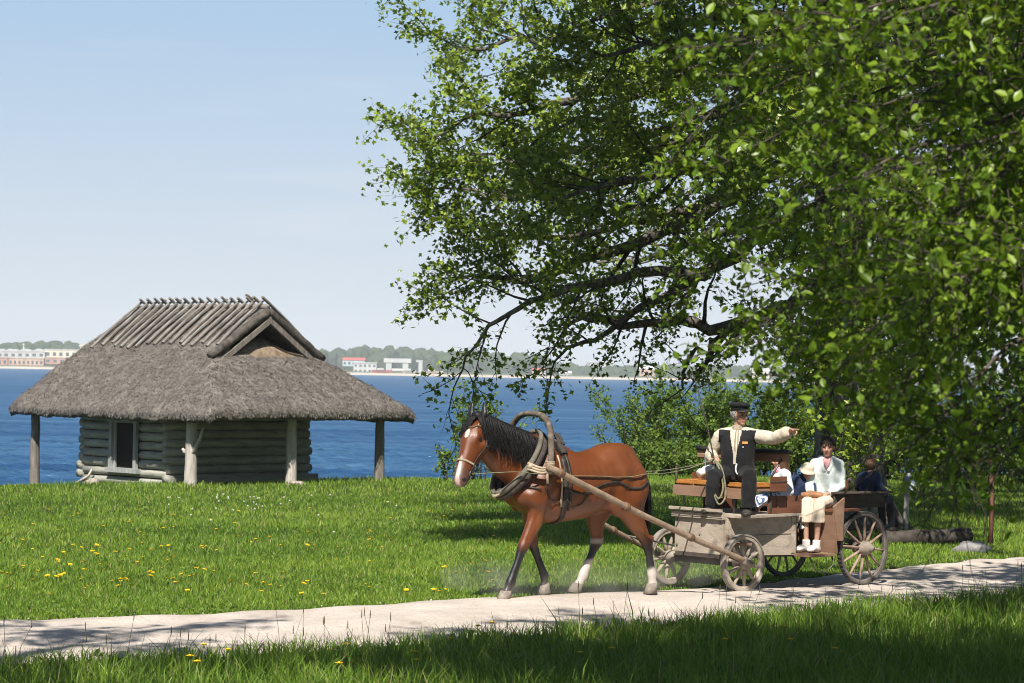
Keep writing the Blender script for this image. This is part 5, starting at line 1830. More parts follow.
# shirt ties
mb = MB()
for s_ in (-1, 1):
    mb.tube(spline([J['neck'] + tf * .075 + tl * .01 * s_ + V((0, 0, .01)), J['neck'] + tf * .115 + tl * .014 * s_ + V((0, 0, -.06)), J['chest'] + tf * .152 + tl * .016 * s_ + V((0, 0, .03)), J['chest'] + tf * .158 + tl * .012 * s_ + V((0, 0, -.04))], 4), [(.006, .003)] * 13, seg=5, up=tf)
mb.build('shirt_tie', pm('tan tie cord', (.22, .17, .11), (.3, .24, .17), scale=20, rough=.9), drv)
mb = MB(); mb.tube([J['neck'] + V((0, 0, .005)), J['neck'] + V((0, 0, .052))], [(.082), (.070)], seg=18, cap=False); mb.build('collar', pm('striped collar', (.20, .16, .11), (.42, .36, .28), scale=40, rough=.9), drv)
mb = MB()
mb.tube([V((0, 0, .02)), V((0, 0, .10)), V((0, 0, .19))], [(.195, .15), (.195, .15), (.175, .14)], seg=18, up=(1, 0, 0))
for s_ in 'LR': leg_shape(mb, J['Hj' + s_], J['Kn' + s_], J['An' + s_], k, .020, flare=.022)
remeshed(mb, 'trousers', blackc, drv, .010, 3, .5, disp=folds(.008, 9))
for s_ in 'LR':
    mb = MB(); foot_shape(mb, J['An' + s_], J['To' + s_], k, .004); remeshed(mb, 'shoe', shoeb, drv, .008, 2)
mb = MB(); mb.tube(spline([V((.15, .03, .20)), V((.19, .03, .15)), V((.20, .045, .10)), V((.185, .07, .085)), V((.17, .08, .11))], 5), .009, seg=7); mb.build('belt_cord', whitec, drv)
cap_hair(drv, J, k, hairg, lambda v: v.z < .045 and v.x < .02 and v.z > -.055, n=420, length=.022, seed=3)
# peaked cap
c, H = J['head'], J['H']
mb = MB()
HT = H @ rotf(0, R(-8))
def cq(x, y, z): return c + H @ V((-.006, 0, .052)) + HT @ V((x, y, z))
ax0, ax1 = HT @ V((1, 0, 0)), HT @ V((0, 0, 1))
mb.tube([cq(0, 0, .0), cq(0, 0, .030), cq(.002, 0, .048), cq(.006, 0, .070), cq(.008, 0, .086), cq(.008, 0, .092)], [(.088, .106), (.090, .108), (.106, .124), (.112, .130), (.088, .105), (.01, .01)], seg=24, up=ax0)
remeshed(mb, 'cap', blackc, drv, .008, 2, disp=folds(.003, 20))
mb = MB()
vs = []
for a_ in np.linspace(-1.15, 1.15, 15):
    for r0, r1, dz in ((.103, .083, .006), (.135, .112, -.010), (.162, .125, -.024)):
        vs.append(cq(r0 * math.cos(a_) + .006, r1 * math.sin(a_), dz - .012 * math.sin(a_) ** 2 + .004))
fs = []
for i in range(14):
    for j in range(2):
        a_ = i * 3 + j
        fs.append((a_, a_ + 1, a_ + 4, a_ + 3))
mb.add(vs, fs, 0, True)
vz = mb.build('visor', blackl, drv); m_ = vz.modifiers.new('t', 'SOLIDIFY'); m_.thickness = .005

# whip and reins (held things)
hand_r = J['WrR'] + J['HdR'].normalized() * .085
Mdrv = Matrix.Translation(drv.location) @ Matrix.Rotation(drv.rotation_euler.z, 4, 'Z')
hwR = Mdrv @ hand_r
mb = MB()
d_ = V((-.16, .05, 1)).normalized()
mb.tube([hwR - d_ * .16 - hwR + V((0, 0, 0)), V((0, 0, 0)), d_ * .35 + V((-.02, 0, 0)), d_ * .75 + V((-.06, 0, 0)), d_ * 1.05 + V((-.12, 0, .0))], [.010, .010, .007, .005, .003], seg=7)
o = mb.build('whip', darkw); o.location = hwR
tag(o, 'long thin dark whip held upright in the driver\'s right hand', 'whip')
for s_, lab in ((1, 'olive webbing rein running along the horse\'s near flank to the driver'), (-1, 'olive webbing rein running along the horse\'s far flank to the driver')):
    pts, nn = [], []
    bit = hw(*hp(.53, -.115, s_ * .085))
    P_ = [bit]
    a_, _ = skin(.95, 1.32, s_, .05)
    seq = [hw(*V((1.02, s_ * .26, 1.30))), hw(*V((.78, s_ * .345, 1.28)))]
    for x, z in ((.45, 1.27), (.25, 1.25), (0, 1.245), (-.25, 1.235), (-.45, 1.24), (-.62, 1.26)):
        q, n_ = skin(x, z, s_, .02); seq.append(hw(*q))
    P_ += seq
    end = hwR + V((.0, 0, .01 * s_))
    last = P_[-1]
    for t in (.3, .6, .85): P_.append(last.lerp(end, t) + V((0, 0, -.05 * math.sin(math.pi * t))))
    P_.append(end)
    P_ = spline(P_, 5)
    o0 = P_[0].copy()
    mb = MB(); mb.tube([p - o0 for p in P_], [(.011, .004)] * len(P_), seg=6, up=(0, 0, 1))
    rn = mb.build('rein', olive); rn.location = o0
    tag(rn, lab, 'rein', 'reins')
# slack loops of rein hanging from the hand
mb = MB()
for q in range(2):
    mb.tube(spline([V((0, 0, 0)), V((.05 + .03 * q, -.12, -.10)), V((.09 + .03 * q, -.16, -.30 - .08 * q)), V((.04, -.20, -.42 - .06 * q)), V((-.02, -.15, -.30)), V((-.01, -.06, -.08))], 6), [(.011, .004)] * 31, seg=6, up=(0, -1, 0))
o = mb.build('rein_loop', olive); o.location = hwR
tag(o, 'slack olive rein loop hanging from the driver\'s right hand over his knee', 'rein')
# white cloth beside the driver
mb = MB(); mb.tube([V((-.14, 0, .03)), V((-.05, .02, .07)), V((.05, 0, .10)), V((.13, .02, .13))], [(.07, .04), (.11, .06), (.09, .05), (.04, .03)], seg=12, up=(0, 0, 1))
o = remeshed(mb, 'cloth', whitec, None, .012, 2, disp=folds(.018, 12)); o.location = W(1.56, -.30, 1.20)
tag(o, 'crumpled white cloth lying on the bench beside the driver\'s hip', 'cloth')

# ------------------------------------------------------------------ woman
wom = seat_at(.25, .25, .872, (-.26, -.965), 'woman with short dark hair in a pale jacket and cream cropped trousers')
k = .95
J = std(k, R(6), (.05, .02))
m_ = J['chest'].lerp(J['neck'], .62); J['ShL'] = m_ + (J['ShL'] - m_) * .74; J['ShR'] = m_ + (J['ShR'] - m_) * .74
J['head'] = V((.075, .03, .68)); J['H'] = rotf(R(-2), R(6))
J['ElR'] = V((.10, -.175, .25)); J['WrR'] = V((.26, -.14, .16)); J['HdR'] = V((.6, .45, -.25)); J['PnR'] = V((-.2, .2, -1)); J['CuR'] = [.5, .5, .55, .6]; J['TsR'] = 1
J['ElL'] = V((.05, .185, .24)); J['WrL'] = V((.25, .05, .155)); J['HdL'] = V((.55, -.7, -.2)); J['PnL'] = V((-.2, -.2, -1)); J['CuL'] = [.5, .5, .55, .6]; J['TsL'] = -1
J['KnR'] = V((.42, -.17, .045)); J['KnL'] = V((.44, -.01, .05))
J['AnR'] = V((.43, -.15, -.40)); J['AnL'] = V((.43, -.035, -.40)); J['ToR'] = V((.57, -.25, -.458)); J['ToL'] = V((.58, -.10, -.458))
make_body(wom, J, k)
mb = MB(); torso_shape(mb, J, k * .86, .014)
for s_ in 'LR':
    sh, el, wr = J['Sh' + s_], J['El' + s_], J['Wr' + s_]
    mb.tube([sh, sh.lerp(el, .5), el, el.lerp(wr, .5), el.lerp(wr, .92)], [.060, .056, .053, .052, .044], seg=12)
tf = J['TF']
mb.tube([J['neck'] - tf * .07 + V((0, .08, .0)), J['neck'] - tf * .10 + V((0, 0, .015)), J['neck'] - tf * .07 + V((0, -.08, .0))], [.03, .042, .03], seg=10)     # hood at the back
for s_ in (-1, 1): mb.tube([J['neck'] - tf * .06 + V((0, s_ * .085, .01)), J['neck'] + tf * .06 + V((0, s_ * .06, -.04)), J['chest'] + tf * .135 + V((0, s_ * .02, .03))], [.03, .026, .012], seg=8)
remeshed(mb, 'jacket', paleb, wom, .0095, 3, .5, disp=folds(.008, 12))
mb = MB(); mb.tube([V((0, 0, .02)), V((0, 0, .10)), V((0, 0, .16))], [(.185, .14), (.18, .14), (.165, .125)], seg=16, up=(1, 0, 0))
for s_ in 'LR': leg_shape(mb, J['Hj' + s_], J['Kn' + s_], J['An' + s_], k, .016, t1=.46, flare=.012)
remeshed(mb, 'trousers', cloth('cream trousers', (.56, .47, .37), (.66, .57, .46)), wom, .0095, 3, .5, disp=folds(.007, 11))
for s_ in 'LR':
    mb = MB(); foot_shape(mb, J['An' + s_], J['To' + s_], k, .006); remeshed(mb, 'shoe', shoew, wom, .008, 2)
cap_hair(wom, J, k, haird, lambda v: (v.z > .035 + max(0, v.x) * .45) or (v.x < -.005 and v.z > -.05), n=900, length=.038, seed=5)
Mw = Matrix.Translation(wom.location) @ Matrix.Rotation(wom.rotation_euler.z, 4, 'Z')
mb = MB(); mb.tube([V((-.02, -.12, 0)), V((0, 0, .015)), V((-.02, .12, 0))], [(.045, .035), (.06, .045), (.045, .035)], seg=12, up=(0, 0, 1))
bag = remeshed(mb, 'handbag', pm('tan leather bag', (.24, .11, .05), (.36, .18, .09), scale=10, rough=.55, bump=.2), None, .008, 2, disp=folds(.006, 14))
bag.location = Mw @ V((.31, -.11, .135)); bag.rotation_euler = (0, 0, wom.rotation_euler.z)
tag(bag, 'tan leather handbag held on the lap of the woman in the pale jacket', 'bag')

mb = MB(); mb.tube([J['neck'] + tf * .050 + V((0, 0, .005)), J['neck'] + tf * .105 + V((0, 0, -.055)), J['chest'] + tf * .146 + V((0, 0, .06))], [(.052, .012), (.036, .012), (.006, .006)], seg=10, up=tf)
mb.build('undershirt', cloth('pink top', (.50, .26, .26), (.6, .34, .33)), wom)
# ------------------------------------------------------------------ child in a sun hat
chi = seat_at(.44, .02, .872, (-.30, -.95), 'small child in a cream sun hat and navy jacket beside the woman')
k = .57
J = std(k, R(4), (.06, .07))
J['head'] = V((.085, .105, .395)); J['H'] = rotf(R(30), R(22), R(-6)); J['hk'] = 1.22
J['ElR'] = V((.06, -.155, .17)); J['WrR'] = V((.18, -.07, .12)); J['HdR'] = V((.8, .4, -.2)); J['PnR'] = V((0, .3, -1)); J['CuR'] = [.5] * 4; J['TsR'] = 1
J['ElL'] = V((.09, .18, .17)); J['WrL'] = V((.20, .11, .13)); J['HdL'] = V((.8, -.4, -.2)); J['PnL'] = V((0, -.3, -1)); J['CuL'] = [.5] * 4; J['TsL'] = -1
J['KnR'] = V((.27, -.02, .05)); J['KnL'] = V((.28, .09, .05)); J['AnR'] = V((.33, .02, -.18)); J['AnL'] = V((.34, .11, -.18)); J['ToR'] = V((.45, .02, -.22)); J['ToL'] = V((.46, .12, -.22))
make_body(chi, J, k)
mb = MB(); torso_shape(mb, J, k, .018)
for s_ in 'LR': arm_shape(mb, J['Sh' + s_], J['El' + s_], J['Wr' + s_], k, .016, t1=.95, flare=.006)
mb.tube([J['neck'] + V((0, 0, -.02)), J['neck'] + V((0, 0, .035))], [.058, .052], seg=12)
remeshed(mb, 'jacket', navyc, chi, .0085, 3, .5, disp=folds(.007, 15))
mb = MB(); mb.tube([V((0, 0, .01)), V((0, 0, .09))], [(.12, .09), (.115, .085)], seg=14, up=(1, 0, 0))
for s_ in 'LR': leg_shape(mb, J['Hj' + s_], J['Kn' + s_], J['An' + s_], k, .012, flare=.006)
remeshed(mb, 'trousers', cloth('dark jeans', (.02, .022, .03), (.04, .045, .06)), chi, .0085, 3, .5, disp=folds(.005, 14))
for s_ in 'LR':
    mb = MB(); foot_shape(mb, J['An' + s_], J['To' + s_], k, .006); remeshed(mb, 'shoe', shoew, chi, .007, 2)
cap_hair(chi, J, k, hairb, lambda v: v.x < .0 and v.z > -.04, n=300, length=.03, seed=6)
c, H, kk = J['head'], J['H'], k * J['hk']
mb = MB()
pr_ = [(.150, -.005), (.140, .012), (.118, .034), (.108, .046), (.104, .08), (.092, .108), (.06, .128), (.0, .134)]
seg = 28; vs = []; fs = []
for i, (r, z) in enumerate(pr_):
    for q in range(seg):
        an = 2 * math.pi * q / seg
        wv = .008 * math.sin(an * 3 + 1) if i < 2 else 0
        vs.append(c + H @ (V((r * 1.05 * math.cos(an) - .008, r * .92 * math.sin(an), z + .012 + wv)) * kk))
for i in range(len(pr_) - 1):
    for q in range(seg): fs.append((i * seg + q, i * seg + (q + 1) % seg, (i + 1) * seg + (q + 1) % seg, (i + 1) * seg + q))
mb.add(vs, fs, 0, True)
hat = mb.build('sun_hat', cloth('cream cotton hat', (.56, .47, .36), (.66, .57, .45), sc=12), chi); m_ = hat.modifiers.new('t', 'SOLIDIFY'); m_.thickness = .005

# ------------------------------------------------------------------ girl
gir = seat_at(.86, .13, .872, (-.93, -.37), 'long haired girl in a white top with pink scarf behind the driver\'s bench')
k = .72
J = std(k, R(-5), (.02, .02))
J['head'] = V((.03, .015, .525)); J['H'] = rotf(R(-14), R(4)); J['hk'] = 1.15
J['ElR'] = V((.03, -.185, .19)); J['WrR'] = V((.20, -.10, .14)); J['HdR'] = V((.8, .4, -.2)); J['PnR'] = V((0, .3, -1)); J['CuR'] = [.5] * 4; J['TsR'] = 1
J['ElL'] = V((-.01, .195, .18)); J['WrL'] = V((.15, .15, .09)); J['HdL'] = V((.9, -.2, -.2)); J['PnL'] = V((0, -.3, -1)); J['CuL'] = [.5] * 4; J['TsL'] = -1
J['KnR'] = V((.30, -.07, .06)); J['KnL'] = V((.30, .08, .06)); J['AnR'] = V((.30, -.06, -.02)) ; J['AnL'] = V((.30, .07, -.02))
J['AnR'] = V((.10, -.17, .05)); J['AnL'] = V((.34, .09, -.02)); J['ToR'] = V((.0, -.2, .03)); J['ToL'] = V((.44, .09, -.05))
make_body(gir, J, k)
mb = MB(); torso_shape(mb, J, k, .016)
for s_ in 'LR': arm_shape(mb, J['Sh' + s_], J['El' + s_], J['Wr' + s_], k, .015, t1=.9, flare=.008)
remeshed(mb, 'top', whitec, gir, .0085, 3, .5, disp=folds(.007, 15))
mb = MB(); mb.tube([J['neck'] + V((0, 0, -.03)), J['neck'] + V((.01, 0, .0)), J['neck'] + V((0, 0, .035))], [(.082), (.088), (.060)], seg=14); remeshed(mb, 'scarf', pinkc, gir, .008, 2, disp=folds(.008, 22))
# striped skirt
mskirt, nt, b = new_mat('blue and white striped cotton')
N, L = nt.nodes, nt.links
tc = N.new('ShaderNodeTexCoord'); wv_ = N.new('ShaderNodeTexWave'); wv_.inputs['Scale'].default_value = 13.0; wv_.inputs['Distortion'].default_value = .8; wv_.bands_direction = 'DIAGONAL'
rp_ = N.new('ShaderNodeValToRGB'); rp_.color_ramp.elements[0].position = .52; rp_.color_ramp.elements[0].color = (.64, .66, .68, 1); rp_.color_ramp.elements[1].position = .62; rp_.color_ramp.elements[1].color = (.05, .10, .22, 1)
L.new(tc.outputs['Object'], wv_.inputs['Vector']); L.new(wv_.outputs['Fac'], rp_.inputs['Fac']); L.new(rp_.outputs['Color'], b.inputs['Base Color']); b.inputs['Roughness'].default_value = .9
mb = MB(); mb.tube([V((-.09, 0, .085)), V((.05, 0, .10)), V((.20, 0, .10)), V((.33, .0, .07)), V((.37, .0, .0))], [(.12, .08), (.15, .09), (.165, .075), (.165, .06), (.15, .03)], seg=18, up=(0, 0, 1))
remeshed(mb, 'skirt', mskirt, gir, .009, 3, disp=folds(.010, 14))
cap_hair(gir, J, k, hairb, lambda v: (v.z > .045 + max(0, v.x) * .4) or (v.x < -.012 and v.z > -.07), n=800, length=.05, seed=7)
mb = MB(); c, H, kk = J['head'], J['H'], k * J['hk']
for i in range(140):
    a_ = rnd.uniform(-1.9, 1.9); s0 = V((-.010 - .095 * math.cos(a_), .082 * math.sin(a_), rnd.uniform(-.05, .02)))
    pts = [s0, s0 + V((-.015 * math.cos(a_), .01 * math.sin(a_), -.07)), s0 + V((-.02 + rnd.uniform(-.02, .02), rnd.uniform(-.02, .02), -.15 - rnd.uniform(0, .04)))]
    mb.tube([c + H @ (p * kk) for p in pts], [(.010 * kk, .006 * kk), (.012 * kk, .007 * kk), (.003 * kk, .002 * kk)], seg=5, cap=False)
mb.build('long_hair', hairb, gir)

# ------------------------------------------------------------------ child at the back, facing away
rch = seat_at(-.30, .40, .897, (.80, .60), 'brown haired child in a navy top sitting at the back of the wagon')
k = .60
J = std(k, R(0), (.05, .0))
J['head'] = V((.06, .0, .44)); J['H'] = rotf(R(10), R(6)); J['hk'] = 1.15
J['ElR'] = V((.03, -.19, .18)); J['WrR'] = V((.20, -.10, .13)); J['HdR'] = V((.8, .4, -.2)); J['PnR'] = V((0, .3, -1)); J['CuR'] = [.5] * 4; J['TsR'] = 1
J['ElL'] = V((.03, .19, .18)); J['WrL'] = V((.20, .10, .13)); J['HdL'] = V((.8, -.4, -.2)); J['PnL'] = V((0, -.3, -1)); J['CuL'] = [.5] * 4; J['TsL'] = -1
J['KnR'] = V((.30, -.07, .05)); J['KnL'] = V((.30, .08, .05)); J['AnR'] = V((.34, -.06, -.26)); J['AnL'] = V((.34, .07, -.26)); J['ToR'] = V((.45, -.06, -.30)); J['ToL'] = V((.45, .08, -.30))
make_body(rch, J, k)
mb = MB(); torso_shape(mb, J, k, .018)
for s_ in 'LR': arm_shape(mb, J['Sh' + s_], J['El' + s_], J['Wr' + s_], k, .016, t1=.95, flare=.006)
remeshed(mb, 'jacket', navyc, rch, .0085, 3, .5, disp=folds(.009, 15))
mb = MB(); mb.tube([V((0, 0, .01)), V((0, 0, .09))], [(.12, .09), (.115, .085)], seg=14, up=(1, 0, 0))
for s_ in 'LR': leg_shape(mb, J['Hj' + s_], J['Kn' + s_], J['An' + s_], k, .012, flare=.006)
remeshed(mb, 'trousers', cloth('dark jeans', (.02, .022, .03), (.04, .045, .06)), rch, .0085, 3, .5, disp=folds(.005, 14))
for s_ in 'LR':
    mb = MB(); foot_shape(mb, J['An' + s_], J['To' + s_], k, .006); remeshed(mb, 'shoe', shoeb, rch, .007, 2)
cap_hair(rch, J, k, hairb, lambda v: (v.z > .04 + max(0, v.x) * .4) or (v.x < -.005 and v.z > -.06), n=800, length=.04, seed=8)
# ================================================================== trees and bushes
birchb = None
barkm = pm('old furrowed bark', (.045, .038, .032), (.16, .14, .12), scale=5, rough=.95, bump=1.0, bscale=9, stretch=(3.2, 3.2, .6), c3=(.33, .31, .28), s3=3)  # pale patches painted in as sun dapples on the bark
twigm = pm('dark twig bark', (.035, .028, .023), (.085, .07, .058), scale=9, rough=.9, bump=.3)
birchb = pm('brown young bark', (.06, .045, .036), (.13, .105, .085), scale=12, rough=.8, bump=.3)
leaf_big = leaf_mat('maple leaf', (.050, .105, .010), (.275, .365, .034), (.36, .48, .02), tw=.24, spec=.42, rough=.36)
leaf_fg = leaf_mat('elm leaf', (.060, .125, .010), (.215, .32, .026), (.46, .60, .03), tw=.26, spec=.3, rough=.38)
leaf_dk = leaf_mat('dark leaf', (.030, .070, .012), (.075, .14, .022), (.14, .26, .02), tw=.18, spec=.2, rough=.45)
leaf_bush = leaf_mat('willow bush leaf', (.085, .15, .022), (.20, .30, .045), (.34, .50, .06), tw=.38, rough=.5)


class Tree:
    """grows limbs by a wandering walk; collects wood (rings) and leaf positions"""
    def __init__(s, seed, base=V((0, 0, 0))):
        s.r = random.Random(seed); s.n = np.random.default_rng(seed)
        s.wood = MB(); s.twig = MB(); s.P = []; s.base = base

    def walk(s, p, d, L, r0, r1, nseg, wander, up):
        pts, rad = [p.copy()], [r0]
        st = L / nseg
        for i in range(nseg):
            d = (d + V((s.r.gauss(0, wander), s.r.gauss(0, wander), s.r.gauss(0, wander) + up))).normalized()
            p = p + d * st
            pts.append(p.copy()); rad.append(r0 + (r1 - r0) * ((i + 1) / nseg) ** .8)
        return pts, rad

    def leaves(s, pts, per, spread, tip=1.6):
        n = len(pts)
        for i in range(1, n):
            a, b = pts[i - 1], pts[i]
            m = per * (tip if i == n - 1 else 1)
            m = int(m) + (s.r.random() < m - int(m))
            for _ in range(m):
                t = s.r.random()
                s.P.append(a.lerp(b, t) + V((s.r.gauss(0, spread), s.r.gauss(0, spread), s.r.gauss(0, spread) - spread * .3)))

    def side(s, d, ang):
        d = d.normalized()
        o = d.orthogonal().normalized()
        o.rotate(Quaternion(d, s.r.uniform(0, 2 * math.pi)))
        return (d * math.cos(ang) + o * math.sin(ang)).normalized()

    def limb(s, pts, r0, r1, cfg, seg=8, t0=.25):
        """limb along given points; branches from it per cfg = dict(nb, Lb, nt, Lt, per, spread, up)"""
        n = len(pts)
        rad = [r0 + (r1 - r0) * (i / (n - 1)) ** .75 for i in range(n)]
        s.wood.tube(pts, rad, seg=seg)
        Ltot = sum((b - a).length for a, b in zip(pts, pts[1:]))
        nb = max(2, int(cfg['nb'] * Ltot))
        for q in range(nb):
            t = t0 + (1 - t0) * (q + s.r.random()) / nb
            f = t * (n - 1); i = min(int(f), n - 2)
            p = pts[i].lerp(pts[i + 1], f - i); d = (pts[i + 1] - pts[i]).normalized()
            rr = (rad[i] * (1 - f + i) + rad[i + 1] * (f - i)) * .5
            Lb = cfg['Lb'] * s.r.uniform(.55, 1.2) * (1.15 - .5 * t)
            bd = s.side(d, s.r.uniform(.5, 1.15)); bd = (bd + V((0, 0, cfg.get('bup', .12)))).normalized()
            s.branch(p, bd, Lb, min(rr, .035 * Lb + .006), cfg)
        s.branch(pts[-1], (pts[-1] - pts[-2]).normalized(), cfg['Lb'] * .8, r1, cfg)

    def branch(s, p, d, L, r0, cfg):
        bp, br_ = s.walk(p, d, L, max(min(r0, cfg.get('rb', 1)), .003), cfg.get('rt', .005), 6, .17, cfg.get('up', .03))
        s.twig.tube(bp, br_, seg=5, cap=False)
        nt = max(2, int(cfg['nt'] * L))
        for q in range(nt):
            t = .15 + .85 * (q + s.r.random()) / nt
            f = t * 6; i = min(int(f), 5)
            pp = bp[i].lerp(bp[i + 1], f - i); dd = bp[i + 1] - bp[i]
            td = s.side(dd, s.r.uniform(.4, 1.2)); td = (td + V((0, 0, cfg.get('tup', .05)))).normalized()
            tp, tr = s.walk(pp, td, cfg['Lt'] * s.r.uniform(.5, 1.3), cfg.get('rt', .006), .0016, 3, .22, cfg.get('tdroop', -.02))
            s.twig.tube(tp, tr, seg=3, cap=False)
            s.leaves(tp, cfg['per'], cfg['spread'])
        s.leaves(bp[3:], cfg['per'] * .6, cfg['spread'])


def finish(T, root, size, lm, wood_m, outline='oval', tw_m=None, tone_fn=None, updir=.35, droop=.3):
    o = T.wood.build('trunk', wood_m, root)
    if T.twig.v: T.twig.build('twigs', tw_m or twigm, o)
    P = np.array(T.P, np.float32)
    tone = None
    if tone_fn is not None: tone = tone_fn(P)
    leaf_mesh('crown', P, size, lm, T.n, root, outline, droop=droop, tone=tone, updir=updir)
    return len(P)


# ------------------------------------------------------------------ the big maple by the wagon
TB = V((5.25, 37.5, 0)); TB.z = gz(TB.x, TB.y)
maple = empty('maple_tree', TB, 0, 'huge old broad leaved tree with thick furrowed trunk and long low branches behind the wagon', 'tree')
T = Tree(42)
def bt(px, py, d): return at(px, py, d) - TB
tr = [V((0, 0, -.3)), V((.02, 0, .15)), V((.05, 0, .8)), V((.02, .02, 1.8)), V((-.06, .05, 3.0)), V((-.12, .1, 4.6)), V((-.05, .2, 6.4)), V((.2, .2, 8.6)), V((.3, .1, 11)), V((.35, 0, 13.2))]
rr_ = [.86, .68, .56, .51, .48, .44, .38, .29, .19, .08]
trs = spline(tr, 4); rrs = list(np.interp(np.linspace(0, 9, len(trs)), range(10), rr_))
T.wood.tube(trs, [r * (1 + .06 * noise.noise((i * .5, 3, 1))) for i, r in enumerate(rrs)], seg=22)
for a_ in np.linspace(0, 2 * math.pi, 8)[:-1]:         # root flare
    dv = V((math.cos(a_), math.sin(a_), 0))
    T.wood.tube([dv * 1.15 + V((0, 0, -.12)), dv * .8 + V((0, 0, .06)), dv * .5 + V((0, 0, .5)), dv * .38 + V((0, 0, 1.2))], [.08, .15, .2, .14], seg=8)
cfgM = dict(nb=2.7, Lb=1.55, nt=7.5, Lt=.50, per=6.3, spread=.08, up=.035, bup=.15, tup=.10)
cfgL = dict(nb=2.3, Lb=1.35, nt=4.4, Lt=.42, per=4.0, spread=.075, up=-.01, bup=.0, tup=.0)
# low limbs that read against the sky (pixel of the photograph, depth)
limbs = [
    # the long low bough to the left, dipping at its end
    ([(845, 250, 37.3), (790, 305, 36.9), (735, 325, 36.4), (680, 322, 36.0), (620, 326, 35.6), (570, 318, 35.3)], .17, .03, cfgL),
    ([(735, 322, 36.4), (712, 345, 36.2), (690, 362, 36.0), (684, 380, 35.9), (676, 392, 35.8)], .06, .012, dict(cfgL, per=1.4, nb=2.0)),
    ([(845, 200, 37.4), (770, 230, 36.8), (705, 275, 36.2), (650, 300, 35.8), (608, 330, 35.4), (562, 352, 35.1)], .16, .02, cfgL),
    ([(705, 275, 36.2), (640, 272, 35.2), (570, 292, 34.4), (520, 310, 33.8), (482, 335, 33.6), (458, 376, 33.4)], .10, .012, dict(cfgL, nb=2.8, per=3.4)),
    ([(840, 130, 37.4), (760, 180, 37.2), (680, 225, 37.0), (600, 255, 36.8), (530, 280, 36.5), (520, 282, 36.2), (470, 274, 36.0)], .17, .02, cfgM),
    ([(840, 90, 37.5), (750, 120, 37.8), (660, 150, 38.0), (580, 180, 38.2), (520, 200, 38.2), (458, 190, 38.2)], .16, .02, cfgM),
    ([(838, 60, 37.4), (750, 70, 36.6), (660, 85, 36.0), (570, 100, 35.4), (520, 115, 35.0), (466, 112, 34.8)], .15, .02, cfgM),
    ([(838, 20, 37.5), (740, 20, 37.6), (640, 25, 37.8), (550, 40, 37.9), (520, 40, 38.0), (462, 50, 38.0)], .14, .02, cfgM),
    ([(760, 175, 37.2), (690, 205, 36.0), (610, 228, 35.4), (530, 240, 35.0), (465, 236, 34.8)], .09, .015, cfgM),
    ([(740, 110, 36.6), (660, 130, 35.6), (580, 150, 35.2), (510, 158, 35.0), (455, 150, 34.8)], .08, .012, cfgM),
    ([(840, -20, 37.5), (750, -50, 37.3), (650, -60, 37.0), (590, -50, 36.8), (530, -20, 36.6)], .14, .02, cfgM),
    ([(840, 100, 37.2), (760, 150, 35.6), (690, 170, 34.0), (620, 180, 32.6), (560, 200, 31.6)], .14, .02, cfgM),
    ([(840, 40, 37.2), (780, 30, 35.0), (720, 40, 33.0), (660, 40, 31.4), (600, 60, 30.4)], .14, .02, cfgM),
    ([(840, 60, 37.8), (760, 90, 40.0), (690, 120, 42.0), (620, 150, 43.6), (560, 170, 44.6)], .14, .02, cfgM),
    ([(840, 160, 37.8), (770, 210, 39.8), (700, 240, 41.6), (640, 260, 43.0), (590, 262, 44.0)], .13, .02, cfgL),
    # towards the right and the back
    ([(855, 180, 37.6), (920, 190, 38.2), (990, 215, 38.8), (1060, 250, 39.2), (1120, 290, 39.6)], .16, .02, cfgM),
    ([(855, 90, 37.6), (930, 80, 37.4), (1010, 90, 37.2), (1090, 120, 37.0), (1150, 160, 37.0)], .16, .02, cfgM),
    ([(850, 140, 37.2), (890, 170, 35.0), (930, 210, 33.0), (970, 250, 31.6)], .14, .02, cfgM),
    ([(850, 220, 37.8), (880, 220, 40.0), (920, 240, 42.0), (960, 260, 44.0)], .14, .02, cfgM),
    ([(850, 20, 37.3), (880, 0, 35.2), (920, 10, 33.2), (960, 30, 31.6)], .14, .02, cfgM),
    ([(846, 230, 37.2), (830, 250, 35.4), (810, 280, 33.8), (795, 320, 32.6)], .12, .02, cfgM),
    ([(846, 215, 37.2), (858, 240, 35.6), (866, 290, 34.4), (862, 345, 33.8), (852, 385, 33.5)], .10, .015, cfgM),
    ([(844, 225, 37.2), (836, 260, 35.8), (838, 310, 34.8), (832, 360, 34.2), (838, 400, 34.0)], .10, .015, cfgM),
    ([(846, 100, 37.2), (820, 110, 34.6), (800, 130, 32.4), (780, 150, 30.8)], .14, .02, cfgM),
]
for pl, r0, r1, cfg in limbs:
    pts = spline([bt(*q) for q in pl], 4)
    pts = [p + V((T.r.gauss(0, .035), T.r.gauss(0, .035), T.r.gauss(0, .035))) * min(1, i / 4) for i, p in enumerate(pts)]
    T.limb(pts, r0, r1, cfg)
